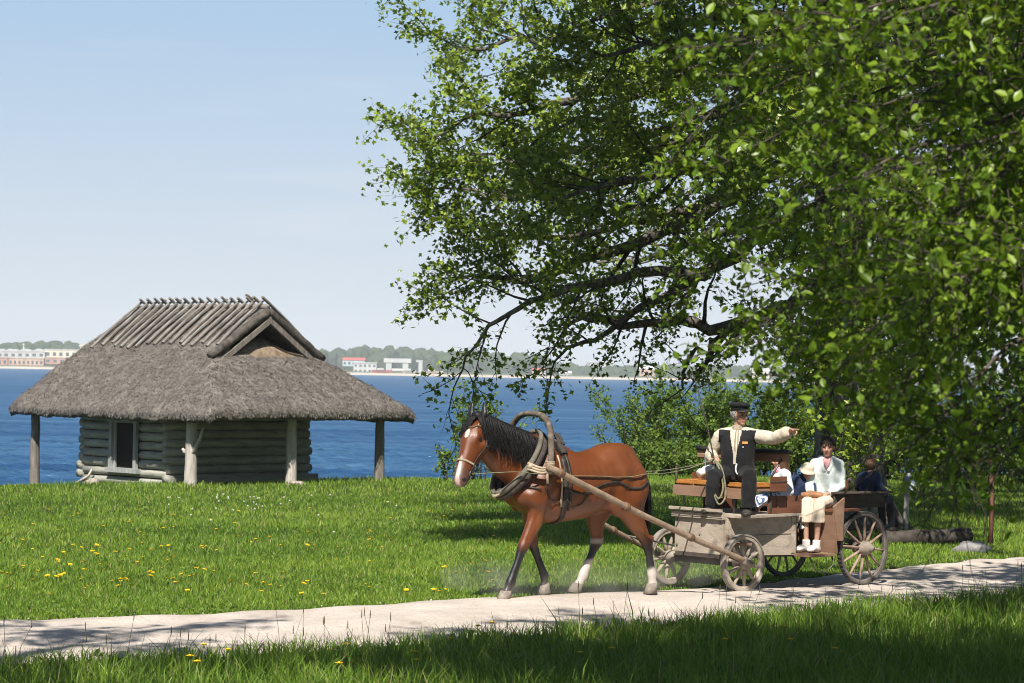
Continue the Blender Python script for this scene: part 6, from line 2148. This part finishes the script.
# upper crown
for q in range(16):
    a_ = q * 2.4; el = T.r.uniform(.25, 1.1)
    h = T.r.uniform(8, 12.5)
    L_ = T.r.uniform(4.0, 6.6) * (1.15 - .35 * (h - 8) / 4.5)
    d = V((math.cos(a_) * math.cos(el), math.sin(a_) * math.cos(el), math.sin(el)))
    pts, _ = T.walk(V((.25, .1, h)), d, L_, .12, .02, 9, .10, -.04)
    T.limb(pts, .12, .02, dict(cfgM, nb=1.9, nt=5.0))
for wp in ([(.1, 0, 6.5), (-1.6, -3.6, 9.4), (-3.4, -7.4, 9.2), (-5.2, -9.9, 8.0)], [(.1, 0, 6.0), (-1.2, -3.8, 8.6), (-2.4, -7.4, 8.9), (-3.4, -9.8, 8.2)],
           [(.1, 0, 7.0), (-2.2, -3.0, 9.8), (-4.6, -6.8, 9.4), (-6.4, -9.4, 8.0)], [(.1, 0, 6.6), (-1.8, -3.6, 8.8), (-3.4, -7.0, 8.8), (-4.4, -9.2, 7.9)]):
    T.limb(spline([V(p) for p in wp], 4), .15, .02, dict(cfgM, nb=3.4, nt=7.5, per=14.0), t0=.66)
for q in range(20):                          # heavy upper boughs on the sunny side, shading the limbs below them
    a_ = -math.pi / 2 + T.r.uniform(-.75, .95); el = T.r.uniform(.15, .75); h = T.r.uniform(6.5, 10.5)
    d = V((math.cos(a_) * math.cos(el), math.sin(a_) * math.cos(el), math.sin(el)))
    pts, _ = T.walk(V((.2, .1, h)), d, T.r.uniform(4.5, 7.5), .13, .02, 9, .08, -.035)
    T.limb(pts, .13, .02, dict(cfgM, nb=2.2, nt=5.5, per=8.0))
nl = finish(T, maple, .081, leaf_big, barkm, 'lobed', twigm)

# ------------------------------------------------------------------ the near tree on the right, its hanging twigs close to the camera
NB = V((4.35, 11.2, 0))
near = empty('elm_tree', NB, 0, 'near tree beyond the right edge whose bright leafy twigs hang into the photo', 'tree')
T = Tree(7)
trs = spline([V((0, 0, -.2)), V((.0, 0, .6)), V((-.05, .02, 2.0)), V((-.02, .1, 4.2)), V((.1, .1, 7)), V((.1, .2, 10.5))], 4)
T.wood.tube(trs, list(np.interp(np.linspace(0, 5, len(trs)), range(6), [.27, .21, .18, .15, .10, .03])), seg=14)
def nt_(px, py, d): return at(px, py, d) - NB
cfgN = dict(nb=5.2, Lb=.60, nt=10.0, Lt=.19, per=2.4, spread=.026, up=-.03, bup=-.10, tup=-.05, tdroop=-.06, rt=.0022, rb=.005)
sprays = [
    [(1180, 20, 10.8), (1080, 30, 10.4), (980, 55, 10.0), (880, 90, 9.7), (800, 125, 9.5)],
    [(1180, 90, 10.2), (1090, 100, 9.8), (1000, 120, 9.5), (910, 150, 9.2), (830, 190, 9.0)],
    [(1180, 140, 11.4), (1080, 160, 11.2), (980, 200, 11.0), (890, 240, 10.8), (820, 280, 10.7), (770, 320, 10.6)],
    [(1180, 180, 9.8), (1090, 200, 9.4), (1000, 240, 9.2), (925, 285, 9.0), (870, 330, 8.9)],
    [(1180, 240, 10.8), (1080, 260, 10.4), (990, 300, 10.1), (935, 345, 9.9), (905, 390, 9.8)],
    [(1180, 300, 9.8), (1090, 310, 9.5), (1010, 345, 9.2), (965, 395, 9.1), (930, 430, 9.0)],
    [(1180, 350, 10.6), (1090, 370, 10.2), (1020, 400, 9.9), (985, 425, 9.8), (960, 445, 9.7)],
    [(1180, 380, 9.8), (1100, 400, 9.6), (1050, 425, 9.4), (1015, 450, 9.3)],
    [(1180, -40, 10.0), (1080, -40, 9.6), (970, -20, 9.2), (860, 10, 8.9), (760, 40, 8.8)],
    [(1180, -10, 12.0), (1060, 0, 12.0), (930, 20, 12.0), (820, 50, 12.0), (730, 95, 12.0), (690, 140, 12.0)],
    [(1180, 60, 12.6), (1060, 70, 12.6), (950, 100, 12.6), (850, 150, 12.6), (770, 200, 12.6), (725, 250, 12.6)],
    [(1180, 200, 12.4), (1080, 230, 12.4), (990, 270, 12.4), (925, 310, 12.3), (875, 360, 12.2)],
    [(1180, 280, 12.0), (1080, 330, 12.0), (1010, 380, 12.0), (985, 415, 12.0), (945, 440, 11.9)],
    [(1180, 10, 9.4), (1100, 60, 9.2), (1030, 130, 9.0), (990, 200, 8.9), (970, 270, 8.8)],
    [(1200, 320, 8.9), (1120, 280, 8.8), (1050, 260, 8.7), (990, 265, 8.6), (940, 290, 8.6)],
]
for sp_ in sprays:
    pts = spline([nt_(*q) for q in sp_], 4)
    st_ = V((.0, .1, max(.9, pts[0].z + .8)))
    full = [st_, st_.lerp(pts[0], .5) + V((0, 0, .15))] + pts
    T.limb(full, .016, .0035, cfgN, seg=6, t0=.22)
n_hang = len(T.P)
for sp_ in sprays[:5] + sprays[8:12]:       # a second, fuller layer high up
    for k_ in range(2):
        pts = spline([nt_(q[0], q[1] - 18 + 34 * k_, q[2] + .9 - 1.5 * k_) for q in sp_[:-1]], 4)
        st_ = V((.0, .1, max(.9, pts[0].z + .8)))
        T.limb([st_, st_.lerp(pts[0], .5) + V((0, 0, .15))] + pts, .014, .0035, dict(cfgN, nb=5.0, per=1.9), seg=5, t0=.25)
# the rest of its crown, above and beside the frame
cfgU = dict(nb=1.5, Lb=1.1, nt=4.2, Lt=.45, per=5.6, spread=.10, up=.0, bup=.05, tup=.0)
for q in range(40):
    a_ = q * 2.4 + .5; h = T.r.uniform(5.2, 11.5)
    el = T.r.uniform(.05, .8)
    d = V((math.cos(a_) * math.cos(el), math.sin(a_) * math.cos(el), math.sin(el)))
    pts, _ = T.walk(V((.05, .12, h)), d, T.r.uniform(2.8, 4.6), .07, .015, 7, .10, -.02)
    T.limb(pts, .07, .015, cfgU, seg=6)
for q in range(10):
    a_ = math.pi + T.r.uniform(-.35, .40); h = T.r.uniform(6.2, 9.0); el = T.r.uniform(.05, .25)
    d = V((math.cos(a_) * math.cos(el), math.sin(a_) * math.cos(el), math.sin(el)))
    pts, _ = T.walk(V((.05, .12, h)), d, T.r.uniform(5.2, 7.2), .07, .015, 8, .06, .0)
    T.limb(pts, .07, .015, cfgU, seg=6, t0=.5)
for q in range(52):                          # long boughs arching over the verge, high above the picture
    a_ = math.pi + T.r.uniform(-.8, 1.15); h = T.r.uniform(5.5, 9.5); el = T.r.uniform(.12, .5)
    d = V((math.cos(a_) * math.cos(el), math.sin(a_) * math.cos(el), math.sin(el)))
    pts, _ = T.walk(V((.05, .12, h)), d, T.r.uniform(3.0, 6.2), .07, .015, 8, .08, -.01)
    T.limb(pts, .07, .015, cfgU, seg=6, t0=.3)
def shown(p):
    r = p - CAM
    return 512 + F * (r.dot(CR)) / r.dot(_fw), 341.5 - F * (r.dot(CU)) / r.dot(_fw)
T_hang = []; T_up = []
for q in T.P[:n_hang]:                       # no twig hangs before the riders
    x, y = shown(q + NB)
    if not (700 < x < 800 and 395 < y < 600) and not (800 <= x < 890 and 432 < y < 640) and not (x >= 890 and y > 440 and T.r.random() < .45 + (y - 440) / 180): T_hang.append(q)
for q in T.P[n_hang:]:                       # the low outermost leaves are small like those of the hanging twigs
    (T_hang if (q + NB).z < 2.7 + .165 * (q + NB).y else T_up).append(q)
T.P = T_hang
finish(T, near, .043, leaf_fg, birchb, 'oval', twigm, droop=.5, updir=.25)
leaf_mesh('upper_crown', np.array(T_up, np.float32), .155, leaf_fg, T.n, near, 'oval', droop=.4, updir=.3)


# ------------------------------------------------------------------ further trees
def far_tree(name, label, x, y, h, cr, seed, lm, size, group=None, nl=14, cfg=None, low=.22, trunk_r=None, outline='oval', lean=0.0):
    b_ = V((x, y, gz(x, y)))
    root = empty(name, b_, 0, label, 'tree', group)
    T = Tree(seed)
    tr_ = [V((0, 0, -.2)), V((0, 0, h * .2)), V((lean * .3, .05, h * .45)), V((lean * .6, 0, h * .7)), V((lean, .1, h * .95))]
    r0 = trunk_r or h * .022
    ts = spline(tr_, 3)
    T.wood.tube(ts, list(np.interp(np.linspace(0, 4, len(ts)), range(5), [r0 * 1.3, r0, r0 * .8, r0 * .5, r0 * .12])), seg=10)
    c_ = cfg or dict(nb=1.5, Lb=1.5, nt=4.6, Lt=.6, per=3.2, spread=.10, up=.0, bup=.08, tup=.02)
    for q in range(nl):
        a_ = q * 2.4 + seed; hh = h * (low + (.95 - low) * ((q + .5) / nl))
        el = T.r.uniform(-.1, .45) + .5 * (hh / h - .4)
        L_ = cr * T.r.uniform(.7, 1.1) * math.sqrt(max(.1, 1 - ((hh / h - .45) / .58) ** 2))
        d = V((math.cos(a_) * math.cos(el), math.sin(a_) * math.cos(el), math.sin(el)))
        pts, _ = T.walk(V((lean * hh / h, 0, hh)), d, L_, .08, .015, 6, .10, -.01)
        T.limb(pts, r0 * .38, .012, c_, seg=6, t0=.15)
    n_ = finish(T, root, size, lm, barkm, outline, twigm)
    return n_


GT = 'dark trees standing behind the big maple'
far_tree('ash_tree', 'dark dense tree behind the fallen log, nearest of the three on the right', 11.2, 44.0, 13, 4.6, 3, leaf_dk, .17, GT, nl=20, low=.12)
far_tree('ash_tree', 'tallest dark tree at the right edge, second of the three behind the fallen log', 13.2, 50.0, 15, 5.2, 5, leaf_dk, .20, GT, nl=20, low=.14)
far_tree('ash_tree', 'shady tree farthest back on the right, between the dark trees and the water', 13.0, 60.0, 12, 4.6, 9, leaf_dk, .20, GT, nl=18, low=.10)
# tree out of frame on the right whose boughs shade the verge
far_tree('linden_tree', 'leafy tree beyond the right edge, its boughs over the shaded verge', 6.7, 20.5, 11.5, 4.4, 13, leaf_big, .16, None, nl=38, low=.30)
far_tree('shade_tree', 'unseen tree added beside the camera to shade the near hanging twigs', 3.6, 3.4, 11, 4.2, 17, leaf_big, .17, None, nl=20, low=.48)  # never in view, added only to throw shade on the hanging twigs
far_tree('birch_tree', 'small tree beyond the left edge, its shade dappling the path', -5.0, 11.0, 10.5, 3.2, 19, leaf_big, .14, None, nl=17, low=.52)


# ------------------------------------------------------------------ bushes along the shore
def bush(name, label, px, d, w_, h, seed, n_stem, lm, size, per, cat='bush', group=None, nt=7, open_=False, col=None):
    p = at(px, 470, d); b_ = V((p.x, d, gz(p.x, d)))
    root = empty(name, b_, 0, label, cat, group)
    T = Tree(seed)
    for q in range(n_stem):
        a_ = T.r.uniform(0, 2 * math.pi); rad = w_ * .5 * math.sqrt(T.r.random()) * (.35 if open_ else .8)
        st = V((rad * math.cos(a_), rad * math.sin(a_) * .7, -.1))
        d_ = V((math.cos(a_) * .45 * T.r.random(), math.sin(a_) * .35 * T.r.random(), 1)).normalized()
        L_ = h * T.r.uniform(.55, 1.1) * (1.1 - .35 * rad / (w_ * .5))
        pts, rd = T.walk(st, d_, L_, .02, .005, 7, .13, .02)
        T.twig.tube(pts, rd, seg=5, cap=False)
        for j in range(int(nt * L_)):
            t = .12 + .88 * T.r.random(); f = t * 7; i = min(int(f), 6)
            pp = pts[i].lerp(pts[i + 1], f - i)
            td = T.side(pts[i + 1] - pts[i], T.r.uniform(.4, 1.1))
            tp, trr = T.walk(pp, td, h * .18 * T.r.uniform(.5, 1.3), .006, .002, 3, .2, .02)
            T.twig.tube(tp, trr, seg=3, cap=False)
            T.leaves(tp, per, .045)
    o = T.twig.build('stems', twigm, root)
    leaf_mesh('foliage', np.array(T.P, np.float32), size, lm, T.n, root, 'oval', updir=.2)


GB = 'green bushes along the shore behind the wagon'
bush('bush', 'tall thin leafed bush rising highest on the shore behind the driver\'s left side', 690, 60, 3.1, 2.9, 31, 32, leaf_bush, .08, 6.5, group=GB)
bush('bush', 'bright bush on the shore directly behind the driver', 742, 60, 3.4, 2.8, 32, 34, leaf_bush, .08, 6.5, group=GB)
bush('bush', 'loose airy bush at the water\'s edge above the horse\'s rump', 632, 60, 2.4, 2.0, 33, 16, leaf_bush, .07, 3.6, group=GB, open_=True)
bush('bush', 'low rounded bush left of the thick trunk, behind the driver\'s arm', 790, 59.5, 3.6, 2.4, 34, 34, leaf_bush, .08, 6.5, group=GB)
bush('bush', 'low thick nettle bush on the bank behind the rein, right of the horse\'s rump', 668, 59, 2.8, 1.15, 35, 50, leaf_bush, .08, 6.5, group=GB)
bush('bush', 'low thick leafy bush on the bank behind the driver\'s right arm', 712, 58.5, 2.8, 1.2, 36, 54, leaf_bush, .08, 6.5, group=GB)
bush('sapling', 'young yellow green sapling growing behind the horse\'s head', 480, 52.5, 2.0, 2.1, 37, 17, leaf_bush, .085, 2.6, 'sapling', None, open_=True)
bush('sapling', 'little sapling with sparse leaves left of the horse\'s nose', 452, 51, .8, .9, 38, 7, leaf_bush, .075, 2.6, 'sapling', None, open_=True)
bush('bush', 'shaded low bush between the thick trunk and the white marker post, far behind', 905, 57, 3.8, 1.8, 39, 34, leaf_bush, .085, 4.8, group='shaded bushes under the trees')
bush('bush', 'shaded bush under the trees nearest the right edge of the photo', 985, 56, 3.8, 2.1, 40, 34, leaf_bush, .085, 4.8, group='shaded bushes under the trees')
bush('bush', 'taller shaded bush under the trees, between two lower bushes', 945, 60, 4.4, 2.6, 41, 36, leaf_bush, .09, 4.8, group='shaded bushes under the trees')

# ------------------------------------------------------------------ log, stone and marker posts on the right
mb = MB()
a_, b_ = at(884, 545, 33.5), at(968, 542, 34.2)
pts = [a_.lerp(b_, t) + V((0, 0, .02 * noise.noise((t * 4, 1, 1)))) for t in np.linspace(0, 1, 12)]
mb.tube([p - a_ for p in pts], [.115 * (1 + .12 * noise.noise((i * .8, 0, 2))) for i in range(12)], seg=12)
lg = mb.build('fallen_log', twigm); lg.location = (a_.x, a_.y, gz(a_.x, a_.y) + .10)
tag(lg, 'dark fallen log lying on the grass behind the rear wheel', 'log')
p = on_ground(972, 556); boulder(p.x, p.y, .24, 'flat grey boulder at the end of the fallen log', seed=6, sq=.45, m_=pm('grey boulder', (.20, .195, .19), (.34, .33, .32), scale=6, rough=.9, bump=.3))
p = on_ground(905, 532)
e = empty('marker_post', (p.x, p.y, gz(p.x, p.y)), R(20), 'white wooden marker post with a small bluish plate, right of the rear wheel', 'post')
mb = MB(); mb.tube([(0, 0, -.1), (.01, 0, .3), (.03, .0, .68)], [.045, .043, .04], seg=10); mb.build('post', bleached, e)
mb = MB(); mb.box((.06, -.03, .76), (.26, .025, .20), rot=Matrix.Rotation(R(18), 3, 'Y')); mb.build('plate', pm('blue grey plate', (.10, .14, .20), (.22, .27, .33), scale=8, rough=.6), e)
mb = MB(); mb.box((.10, -.045, .70), (.12, .02, .09), rot=Matrix.Rotation(R(28), 3, 'Y')); mb.box((0.0, -.045, .90), (.13, .02, .05)) ; mb.build('paper', pm('white paper', (.66, .68, .7), (.78, .8, .82), scale=20, rough=.8), e)
p = on_ground(990, 548)
e = empty('fence_post', (p.x, p.y, gz(p.x, p.y)), 0, 'thin reddish brown upright stake near the right edge of the photo', 'stake')
mb = MB(); mb.tube([(0, 0, -.1), (.02, 0, .6), (.0, 0, 1.25)], [.035, .033, .03], seg=8); mb.build('stake', pm('red brown stake', (.12, .05, .035), (.2, .09, .06), scale=9, rough=.85), e)
# ================================================================== grass, flowers, dust
grass_m = leaf_mat('grass blade', (.070, .145, .010), (.255, .365, .045), (.30, .46, .04), tw=.30, rough=.5, spec=.3)
gn = grass_m.node_tree
rpg = gn.nodes.new('ShaderNodeValToRGB')
for p_, c_ in ((.0, (.060, .130, .010)), (.45, (.145, .250, .026)), (.88, (.29, .40, .055))):
    e_ = rpg.color_ramp.elements.new(p_); e_.color = (*c_, 1)
rpg.color_ramp.elements[0].color = (.060, .130, .010, 1)
rpg.color_ramp.elements[-1].color = (.40, .34, .17, 1)
for l_ in list(gn.links):
    if l_.from_node.type == 'MIX' and l_.to_node.type in ('BSDF_PRINCIPLED', 'MIX'):
        gn.links.new(rpg.outputs['Color'], l_.to_socket)
gn.links.new([n_ for n_ in gn.nodes if n_.type == 'ATTRIBUTE'][0].outputs['Fac'], rpg.inputs['Fac'])
rng = np.random.default_rng(77)


def nz(x, y, s, o=0.0): return noise.noise((x * s, y * s, o))


def blades(name, P, H, Wd, tone, lean, dry=.03):
    n = len(P)
    an = rng.uniform(0, 2 * np.pi, n)
    dx, dy = np.cos(an), np.sin(an)
    la = rng.uniform(0, 2 * np.pi, n); lm = lean * rng.uniform(.1, 1.0, n) * H
    lx, ly = np.cos(la) * lm, np.sin(la) * lm
    P = np.asarray(P, np.float32)
    W_ = Wd[:, None] * np.stack([dx, dy, np.zeros(n)], 1)
    up = np.stack([np.zeros(n), np.zeros(n), H], 1)
    l1 = np.stack([lx * .25, ly * .25, np.zeros(n)], 1); l2 = np.stack([lx, ly, -.18 * lm], 1)
    A, B = P - W_ - [0, 0, .01], P + W_ - [0, 0, .01]
    C, D = P + up * .5 + l1 + W_ * .8, P + up * .5 + l1 - W_ * .8
    E, G = P + up + l2 + W_ * .12, P + up + l2 - W_ * .12
    Vt = np.stack([A, B, C, D, E, G], 1).reshape(-1, 3)
    lp = (np.arange(n)[:, None, None] * 6 + np.array([[0, 1, 2, 3], [3, 2, 4, 5]])[None]).reshape(-1)
    o = np_mesh(name, Vt, 4, lp, grass_m, None, np.repeat(np.where(rng.random(n) < dry, 1.0, np.clip(tone, 0, .88)), 6), smooth=True)
    return tag(o, kind='stuff')


# ---- lawn beyond the path: more and finer blades close by
def path_far_y(x): return np.interp(x, Ef[:, 0], Ef[:, 1])
def path_near_y(x): return np.interp(x, En[:, 0], En[:, 1])


n0 = 600000
u = rng.random(n0)
y0, y1 = 21.0, 68.0
ys_ = 1 / (1 / y0 - u * (1 / y0 - 1 / y1))
xs_ = (rng.random(n0) * 2 - 1) * (.26 * ys_ + 1.8)
keep = ys_ > path_far_y(xs_) - .04 - .16 * np.abs(rng.normal(size=n0)) * (rng.random(n0) < .12)
sh = np.interp(xs_, _SX, _SY)
keep &= ys_ < sh + 7.5
xs_, ys_ = xs_[keep], ys_[keep]; sh = sh[keep]
P, H, Wd, Tn = [], [], [], []
for x, y, s_ in zip(xs_.tolist(), ys_.tolist(), sh.tolist()):
    e = y - float(path_far_y(x))
    patch = nz(x, y, .55, 1) * .5 + nz(x, y, 1.7, 2) * .5
    h = .032 + .030 * max(0, min(1, e / 2.0)) + .030 * patch + .02 * nz(x, y, 5, 3)
    hx, hy = x - HO.x, y - HO.y
    if math.hypot(hx, hy) < 4.6: h += .05 * rng.random()
    if y > s_ + 1 and x > -9: h += .05 * rng.random()
    h *= rng.uniform(.55, 1.35)
    P.append((x, y, gz(x, y))); H.append(max(.02, h)); Wd.append((.0022 + .00011 * y) * rng.uniform(.6, 1.4))
    Tn.append(.47 + .50 * patch + .28 * nz(x, y, .18, 7) + .25 * nz(x, y, 6, 8) + rng.normal() * .24)
blades('lawn_grass', P, np.array(H), np.array(Wd), np.array(Tn), .75)

# ---- rough grass between the camera and the path
n1 = 125000
u = rng.random(n1)
ys_ = 12.8 + 17.2 * u ** .9
xs_ = (rng.random(n1) * 2 - 1) * (.25 * ys_ + 1.2)
keep = ys_ < path_near_y(xs_) + .05 + .22 * np.abs(rng.normal(size=n1)) * (rng.random(n1) < .16)
xs_, ys_ = xs_[keep], ys_[keep]
P, H, Wd, Tn = [], [], [], []
for x, y in zip(xs_.tolist(), ys_.tolist()):
    e = float(path_near_y(x)) - y
    patch = nz(x, y, .8, 11) * .5 + nz(x, y, 2.3, 12) * .5
    h = (.10 + .10 * max(0, min(1, e / .8)) + .10 * patch) * rng.uniform(.45, 1.4)
    if rng.random() < .015: h *= 1.7
    P.append((x, y, gz(x, y))); H.append(max(.03, h)); Wd.append(rng.uniform(.0028, .0072))
    Tn.append(.42 + .40 * patch + rng.normal() * .27)
blades('rough_grass', P, np.array(H), np.array(Wd), np.array(Tn), .85)

# broad leaved weeds low in the rough grass
Pw = []
for _ in range(2600):
    x, y = rng.uniform(-5, 6), rng.uniform(16, 27)
    if y < float(path_near_y(x)) - .1 and nz(x, y, 1.1, 31) > .12: Pw.append((x, y, gz(x, y) + rng.uniform(.03, .13)))
o = leaf_mesh('weed_leaves', np.array(Pw, np.float32), .07, leaf_bush, rng, None, 'oval', updir=.5); tag(o, kind='stuff')

# clover and plantain patches in the lawn
Pw = []
for _ in range(26000):
    y = 1 / (1 / 22 - rng.random() * (1 / 22 - 1 / 50)); x = rng.uniform(-.23, .23) * y
    if y > float(path_far_y(x)) + .1 and nz(x, y, .9, 61) + .5 * nz(x, y, 3, 62) > .22: Pw.append((x, y, gz(x, y) + rng.uniform(.015, .055)))
o = leaf_mesh('clover_leaves', np.array(Pw, np.float32), .045, leaf_bush, rng, None, 'oval', updir=.9); tag(o, kind='stuff')

# thin seed stalks standing above the rough grass and against the path
mb = MB(); rs = random.Random(44)
for _ in range(60):
    x = rs.uniform(-4.6, 6.0); y = float(path_near_y(x)) - abs(rs.gauss(0, .45)) + .05
    h = .18 + .26 * rs.random() ** 1.6
    b_ = V((x, y, gz(x, y))); l_ = V((rs.gauss(0, .05), rs.gauss(0, .05), 0))
    mb.tube([b_, b_ + V((0, 0, h * .5)) + l_ * .4, b_ + V((0, 0, h)) + l_], [.0024, .002, .0014], seg=4, cap=False)
    t_ = b_ + V((0, 0, h)) + l_
    mb.tube([t_ - V((0, 0, .02)), t_ + V((0, 0, .015)), t_ + V((0, 0, .05))], [.0025, .005, .002], seg=5)
tag(mb.build('seed_stalks', pm('brown seed stalk', (.06, .06, .025), (.14, .12, .05), scale=20, rough=.9)), kind='stuff')

# ---- dandelions
yel = pm('dandelion yellow', (.72, .44, .008), (.86, .58, .02), scale=60, rough=.7)
grn = pm('dandelion stem', (.10, .17, .04), (.16, .22, .06), scale=20, rough=.7)
def flower_mesh(mb, c, r, mi=0):
    for k_ in range(2):
        n_ = 14
        rr_ = r * (1 - .35 * k_)
        for q in range(n_):
            a_ = 2 * math.pi * (q + .5 * k_) / n_
            d_ = V((math.cos(a_), math.sin(a_), 0)); s_ = V((-math.sin(a_), math.cos(a_), 0))
            mb.add([c + d_ * rr_ * .1 - s_ * rr_ * .05, c + d_ * rr_ * .1 + s_ * rr_ * .05, c + d_ * rr_ + s_ * rr_ * .2 + V((0, 0, rr_ * (.25 + .3 * k_))), c + d_ * rr_ - s_ * rr_ * .2 + V((0, 0, rr_ * (.25 + .3 * k_)))], [(0, 1, 2, 3)], mi)
    mb.ball(c + V((0, 0, r * .22)), (r * .5, r * .5, r * .32), 8, 5, mi)
LAB = 'yellow dandelion in flower on the sunlit lawn beyond the path'
mb = MB(); mb.tube([(0, 0, -.02), (.004, 0, .05), (0, 0, .1)], .003, seg=5, mi=1); flower_mesh(mb, V((0, 0, .1)), .026)
proto = mb.build('dandelion', [yel, grn]); tag(proto, LAB, 'dandelion', 'dandelions on the lawn')
spots = []
rs = random.Random(9)
while len(spots) < 190:
    c = rs.random()
    if c < .46: px, py = rs.gauss(110, 95), 600 - abs(rs.gauss(0, 30)) - rs.random() * 12
    elif c < .80: px, py = rs.uniform(0, 480), rs.uniform(510, 604)
    else: px, py = rs.gauss(430, 110), rs.uniform(535, 598)
    if px < -5 or px > 660 or py > 610 - px * .02: continue
    g = on_ground(px, py)
    if g.y < float(path_far_y(g.x)) + .12: continue
    spots.append(g)
for i, g in enumerate(spots):
    o = proto if i == 0 else proto.copy()
    if i: COL.objects.link(o)
    s_ = rs.uniform(.6, 1.15)
    o.location = (g.x, g.y, gz(g.x, g.y)); o.scale = (s_, s_, s_ * rs.uniform(.8, 1.2)); o.rotation_euler = (R(rs.uniform(-25, 5)), R(rs.uniform(-15, 15)), rs.uniform(0, 6))
# the taller ones in the foreground grass
FL = [(204, 643), (190, 655), (197, 661), (492, 622), (478, 625), (228, 648), (332, 648), (415, 650), (416, 658), (346, 642), (515, 633), (612, 648), (655, 621), (339, 662), (785, 627), (790, 640), (835, 650), (450, 637), (725, 640), (580, 652)]
mb = MB(); mb.tube([(0, 0, -.02), (.01, 0, .12), (0, 0, .27)], .0035, seg=5)
LABF = 'yellow dandelion on a tall stem in the rough grass before the path'
def tall(i, g):
    r_ = empty('dandelion', (g.x, g.y, gz(g.x, g.y)), rs.uniform(0, 6), LABF, 'dandelion', 'tall dandelions in the rough grass')
    return r_
st0 = fl0 = None
for i, (px, py) in enumerate(FL):
    r = _fw + CR * ((px - 512) / F) + CU * ((341.5 - py) / F)
    hgt = rs.uniform(.22, .30)
    g = CAM + r * ((hgt - CAM.z) / r.z)
    if g.y > float(path_near_y(g.x)) + .02: g.y = float(path_near_y(g.x)) - .05
    e = tall(i, g)
    if st0 is None:
        st0 = mb.build('stem', grn, e)
        m2 = MB(); flower_mesh(m2, V((0, 0, .27)), .030); fl0 = m2.build('flower_head', yel, e)
    else:
        for q in (st0, fl0):
            c = q.copy(); COL.objects.link(c); c.parent = e
    e.scale = (1, 1, hgt / .27)
# pale seed heads further up the lawn
mb = MB(); mb.tube([(0, 0, -.02), (0, 0, .12)], .003, seg=4, mi=1); mb.ball((0, 0, .11), .017, 8, 6)
sd = mb.build('seed_head', [pm('dandelion clock', (.36, .37, .30), (.46, .47, .40), scale=50, rough=.95), grn]); tag(sd, 'whitish dandelion seed head on the lawn before the shed', 'seed head', 'white seed heads on the lawn')
for i in range(34):
    px, py = (rs.gauss(235, 35), rs.uniform(500, 517)) if rs.random() < .75 else (rs.uniform(180, 420), rs.uniform(500, 540))
    g = on_ground(px, py)
    o = sd if i == 0 else sd.copy()
    if i: COL.objects.link(o)
    o.location = (g.x, g.y, gz(g.x, g.y)); o.rotation_euler = (R(rs.uniform(-20, 20)), R(rs.uniform(-20, 20)), 0)
# ---- dust kicked up by the hooves and wheels
mdust = bpy.data.materials.new('path dust'); mdust.use_nodes = True
nt = mdust.node_tree; N, L = nt.nodes, nt.links
N.remove(N['Principled BSDF'])
pv_ = N.new('ShaderNodeVolumePrincipled'); pv_.inputs['Color'].default_value = (.92, .86, .78, 1); pv_.inputs['Anisotropy'].default_value = .1
tc = N.new('ShaderNodeTexCoord'); nz_ = N.new('ShaderNodeTexNoise'); nz_.inputs['Scale'].default_value = 2.2; nz_.inputs['Detail'].default_value = 4
L.new(tc.outputs['Object'], nz_.inputs['Vector'])
sx = N.new('ShaderNodeSeparateXYZ'); L.new(tc.outputs['Object'], sx.inputs['Vector'])
mr1 = N.new('ShaderNodeMapRange'); mr1.inputs['From Min'].default_value = .0; mr1.inputs['From Max'].default_value = .42; mr1.inputs['To Min'].default_value = 1; mr1.inputs['To Max'].default_value = 0
L.new(sx.outputs['Z'], mr1.inputs['Value'])
mr2 = N.new('ShaderNodeMapRange'); mr2.inputs['From Min'].default_value = .40; mr2.inputs['From Max'].default_value = .70; mr2.inputs['To Min'].default_value = 0; mr2.inputs['To Max'].default_value = .85
L.new(nz_.outputs['Fac'], mr2.inputs['Value'])
ml = N.new('ShaderNodeMath'); ml.operation = 'MULTIPLY'; L.new(mr1.outputs['Result'], ml.inputs[0]); L.new(mr2.outputs['Result'], ml.inputs[1])
L.new(ml.outputs['Value'], pv_.inputs['Density']); L.new(pv_.outputs['Volume'], N['Material Output'].inputs['Volume'])
mb = MB(); mb.tube([(-2.3, .1, .2), (-1.6, .15, .26), (-.6, .1, .32), (.4, .0, .30), (1.0, 0, .26), (1.5, 0, .2)], [(.2, .1), (.5, .25), (.7, .34), (.65, .32), (.5, .26), (.15, .1)], seg=16, up=(0, 0, 1))
o = mb.build('dust_cloud', mdust); o.location = HOR + hl * -.25; o.rotation_euler = (0, 0, HRZ2)
tag(o, kind='stuff')
# ---- sea air: one even volume round the whole place
mhz = bpy.data.materials.new('haze'); mhz.use_nodes = True
nt = mhz.node_tree; N, L = nt.nodes, nt.links
N.remove(N['Principled BSDF'])
hv = N.new('ShaderNodeVolumePrincipled'); hv.inputs['Color'].default_value = (.86, .94, 1.0, 1); hv.inputs['Density'].default_value = .00018; hv.inputs['Anisotropy'].default_value = -.25
L.new(hv.outputs['Volume'], N['Material Output'].inputs['Volume'])
mb = MB(); mb.box((0, 1115, 24.5), (5400, 2370, 55))
tag(mb.build('haze', mhz), kind='stuff')
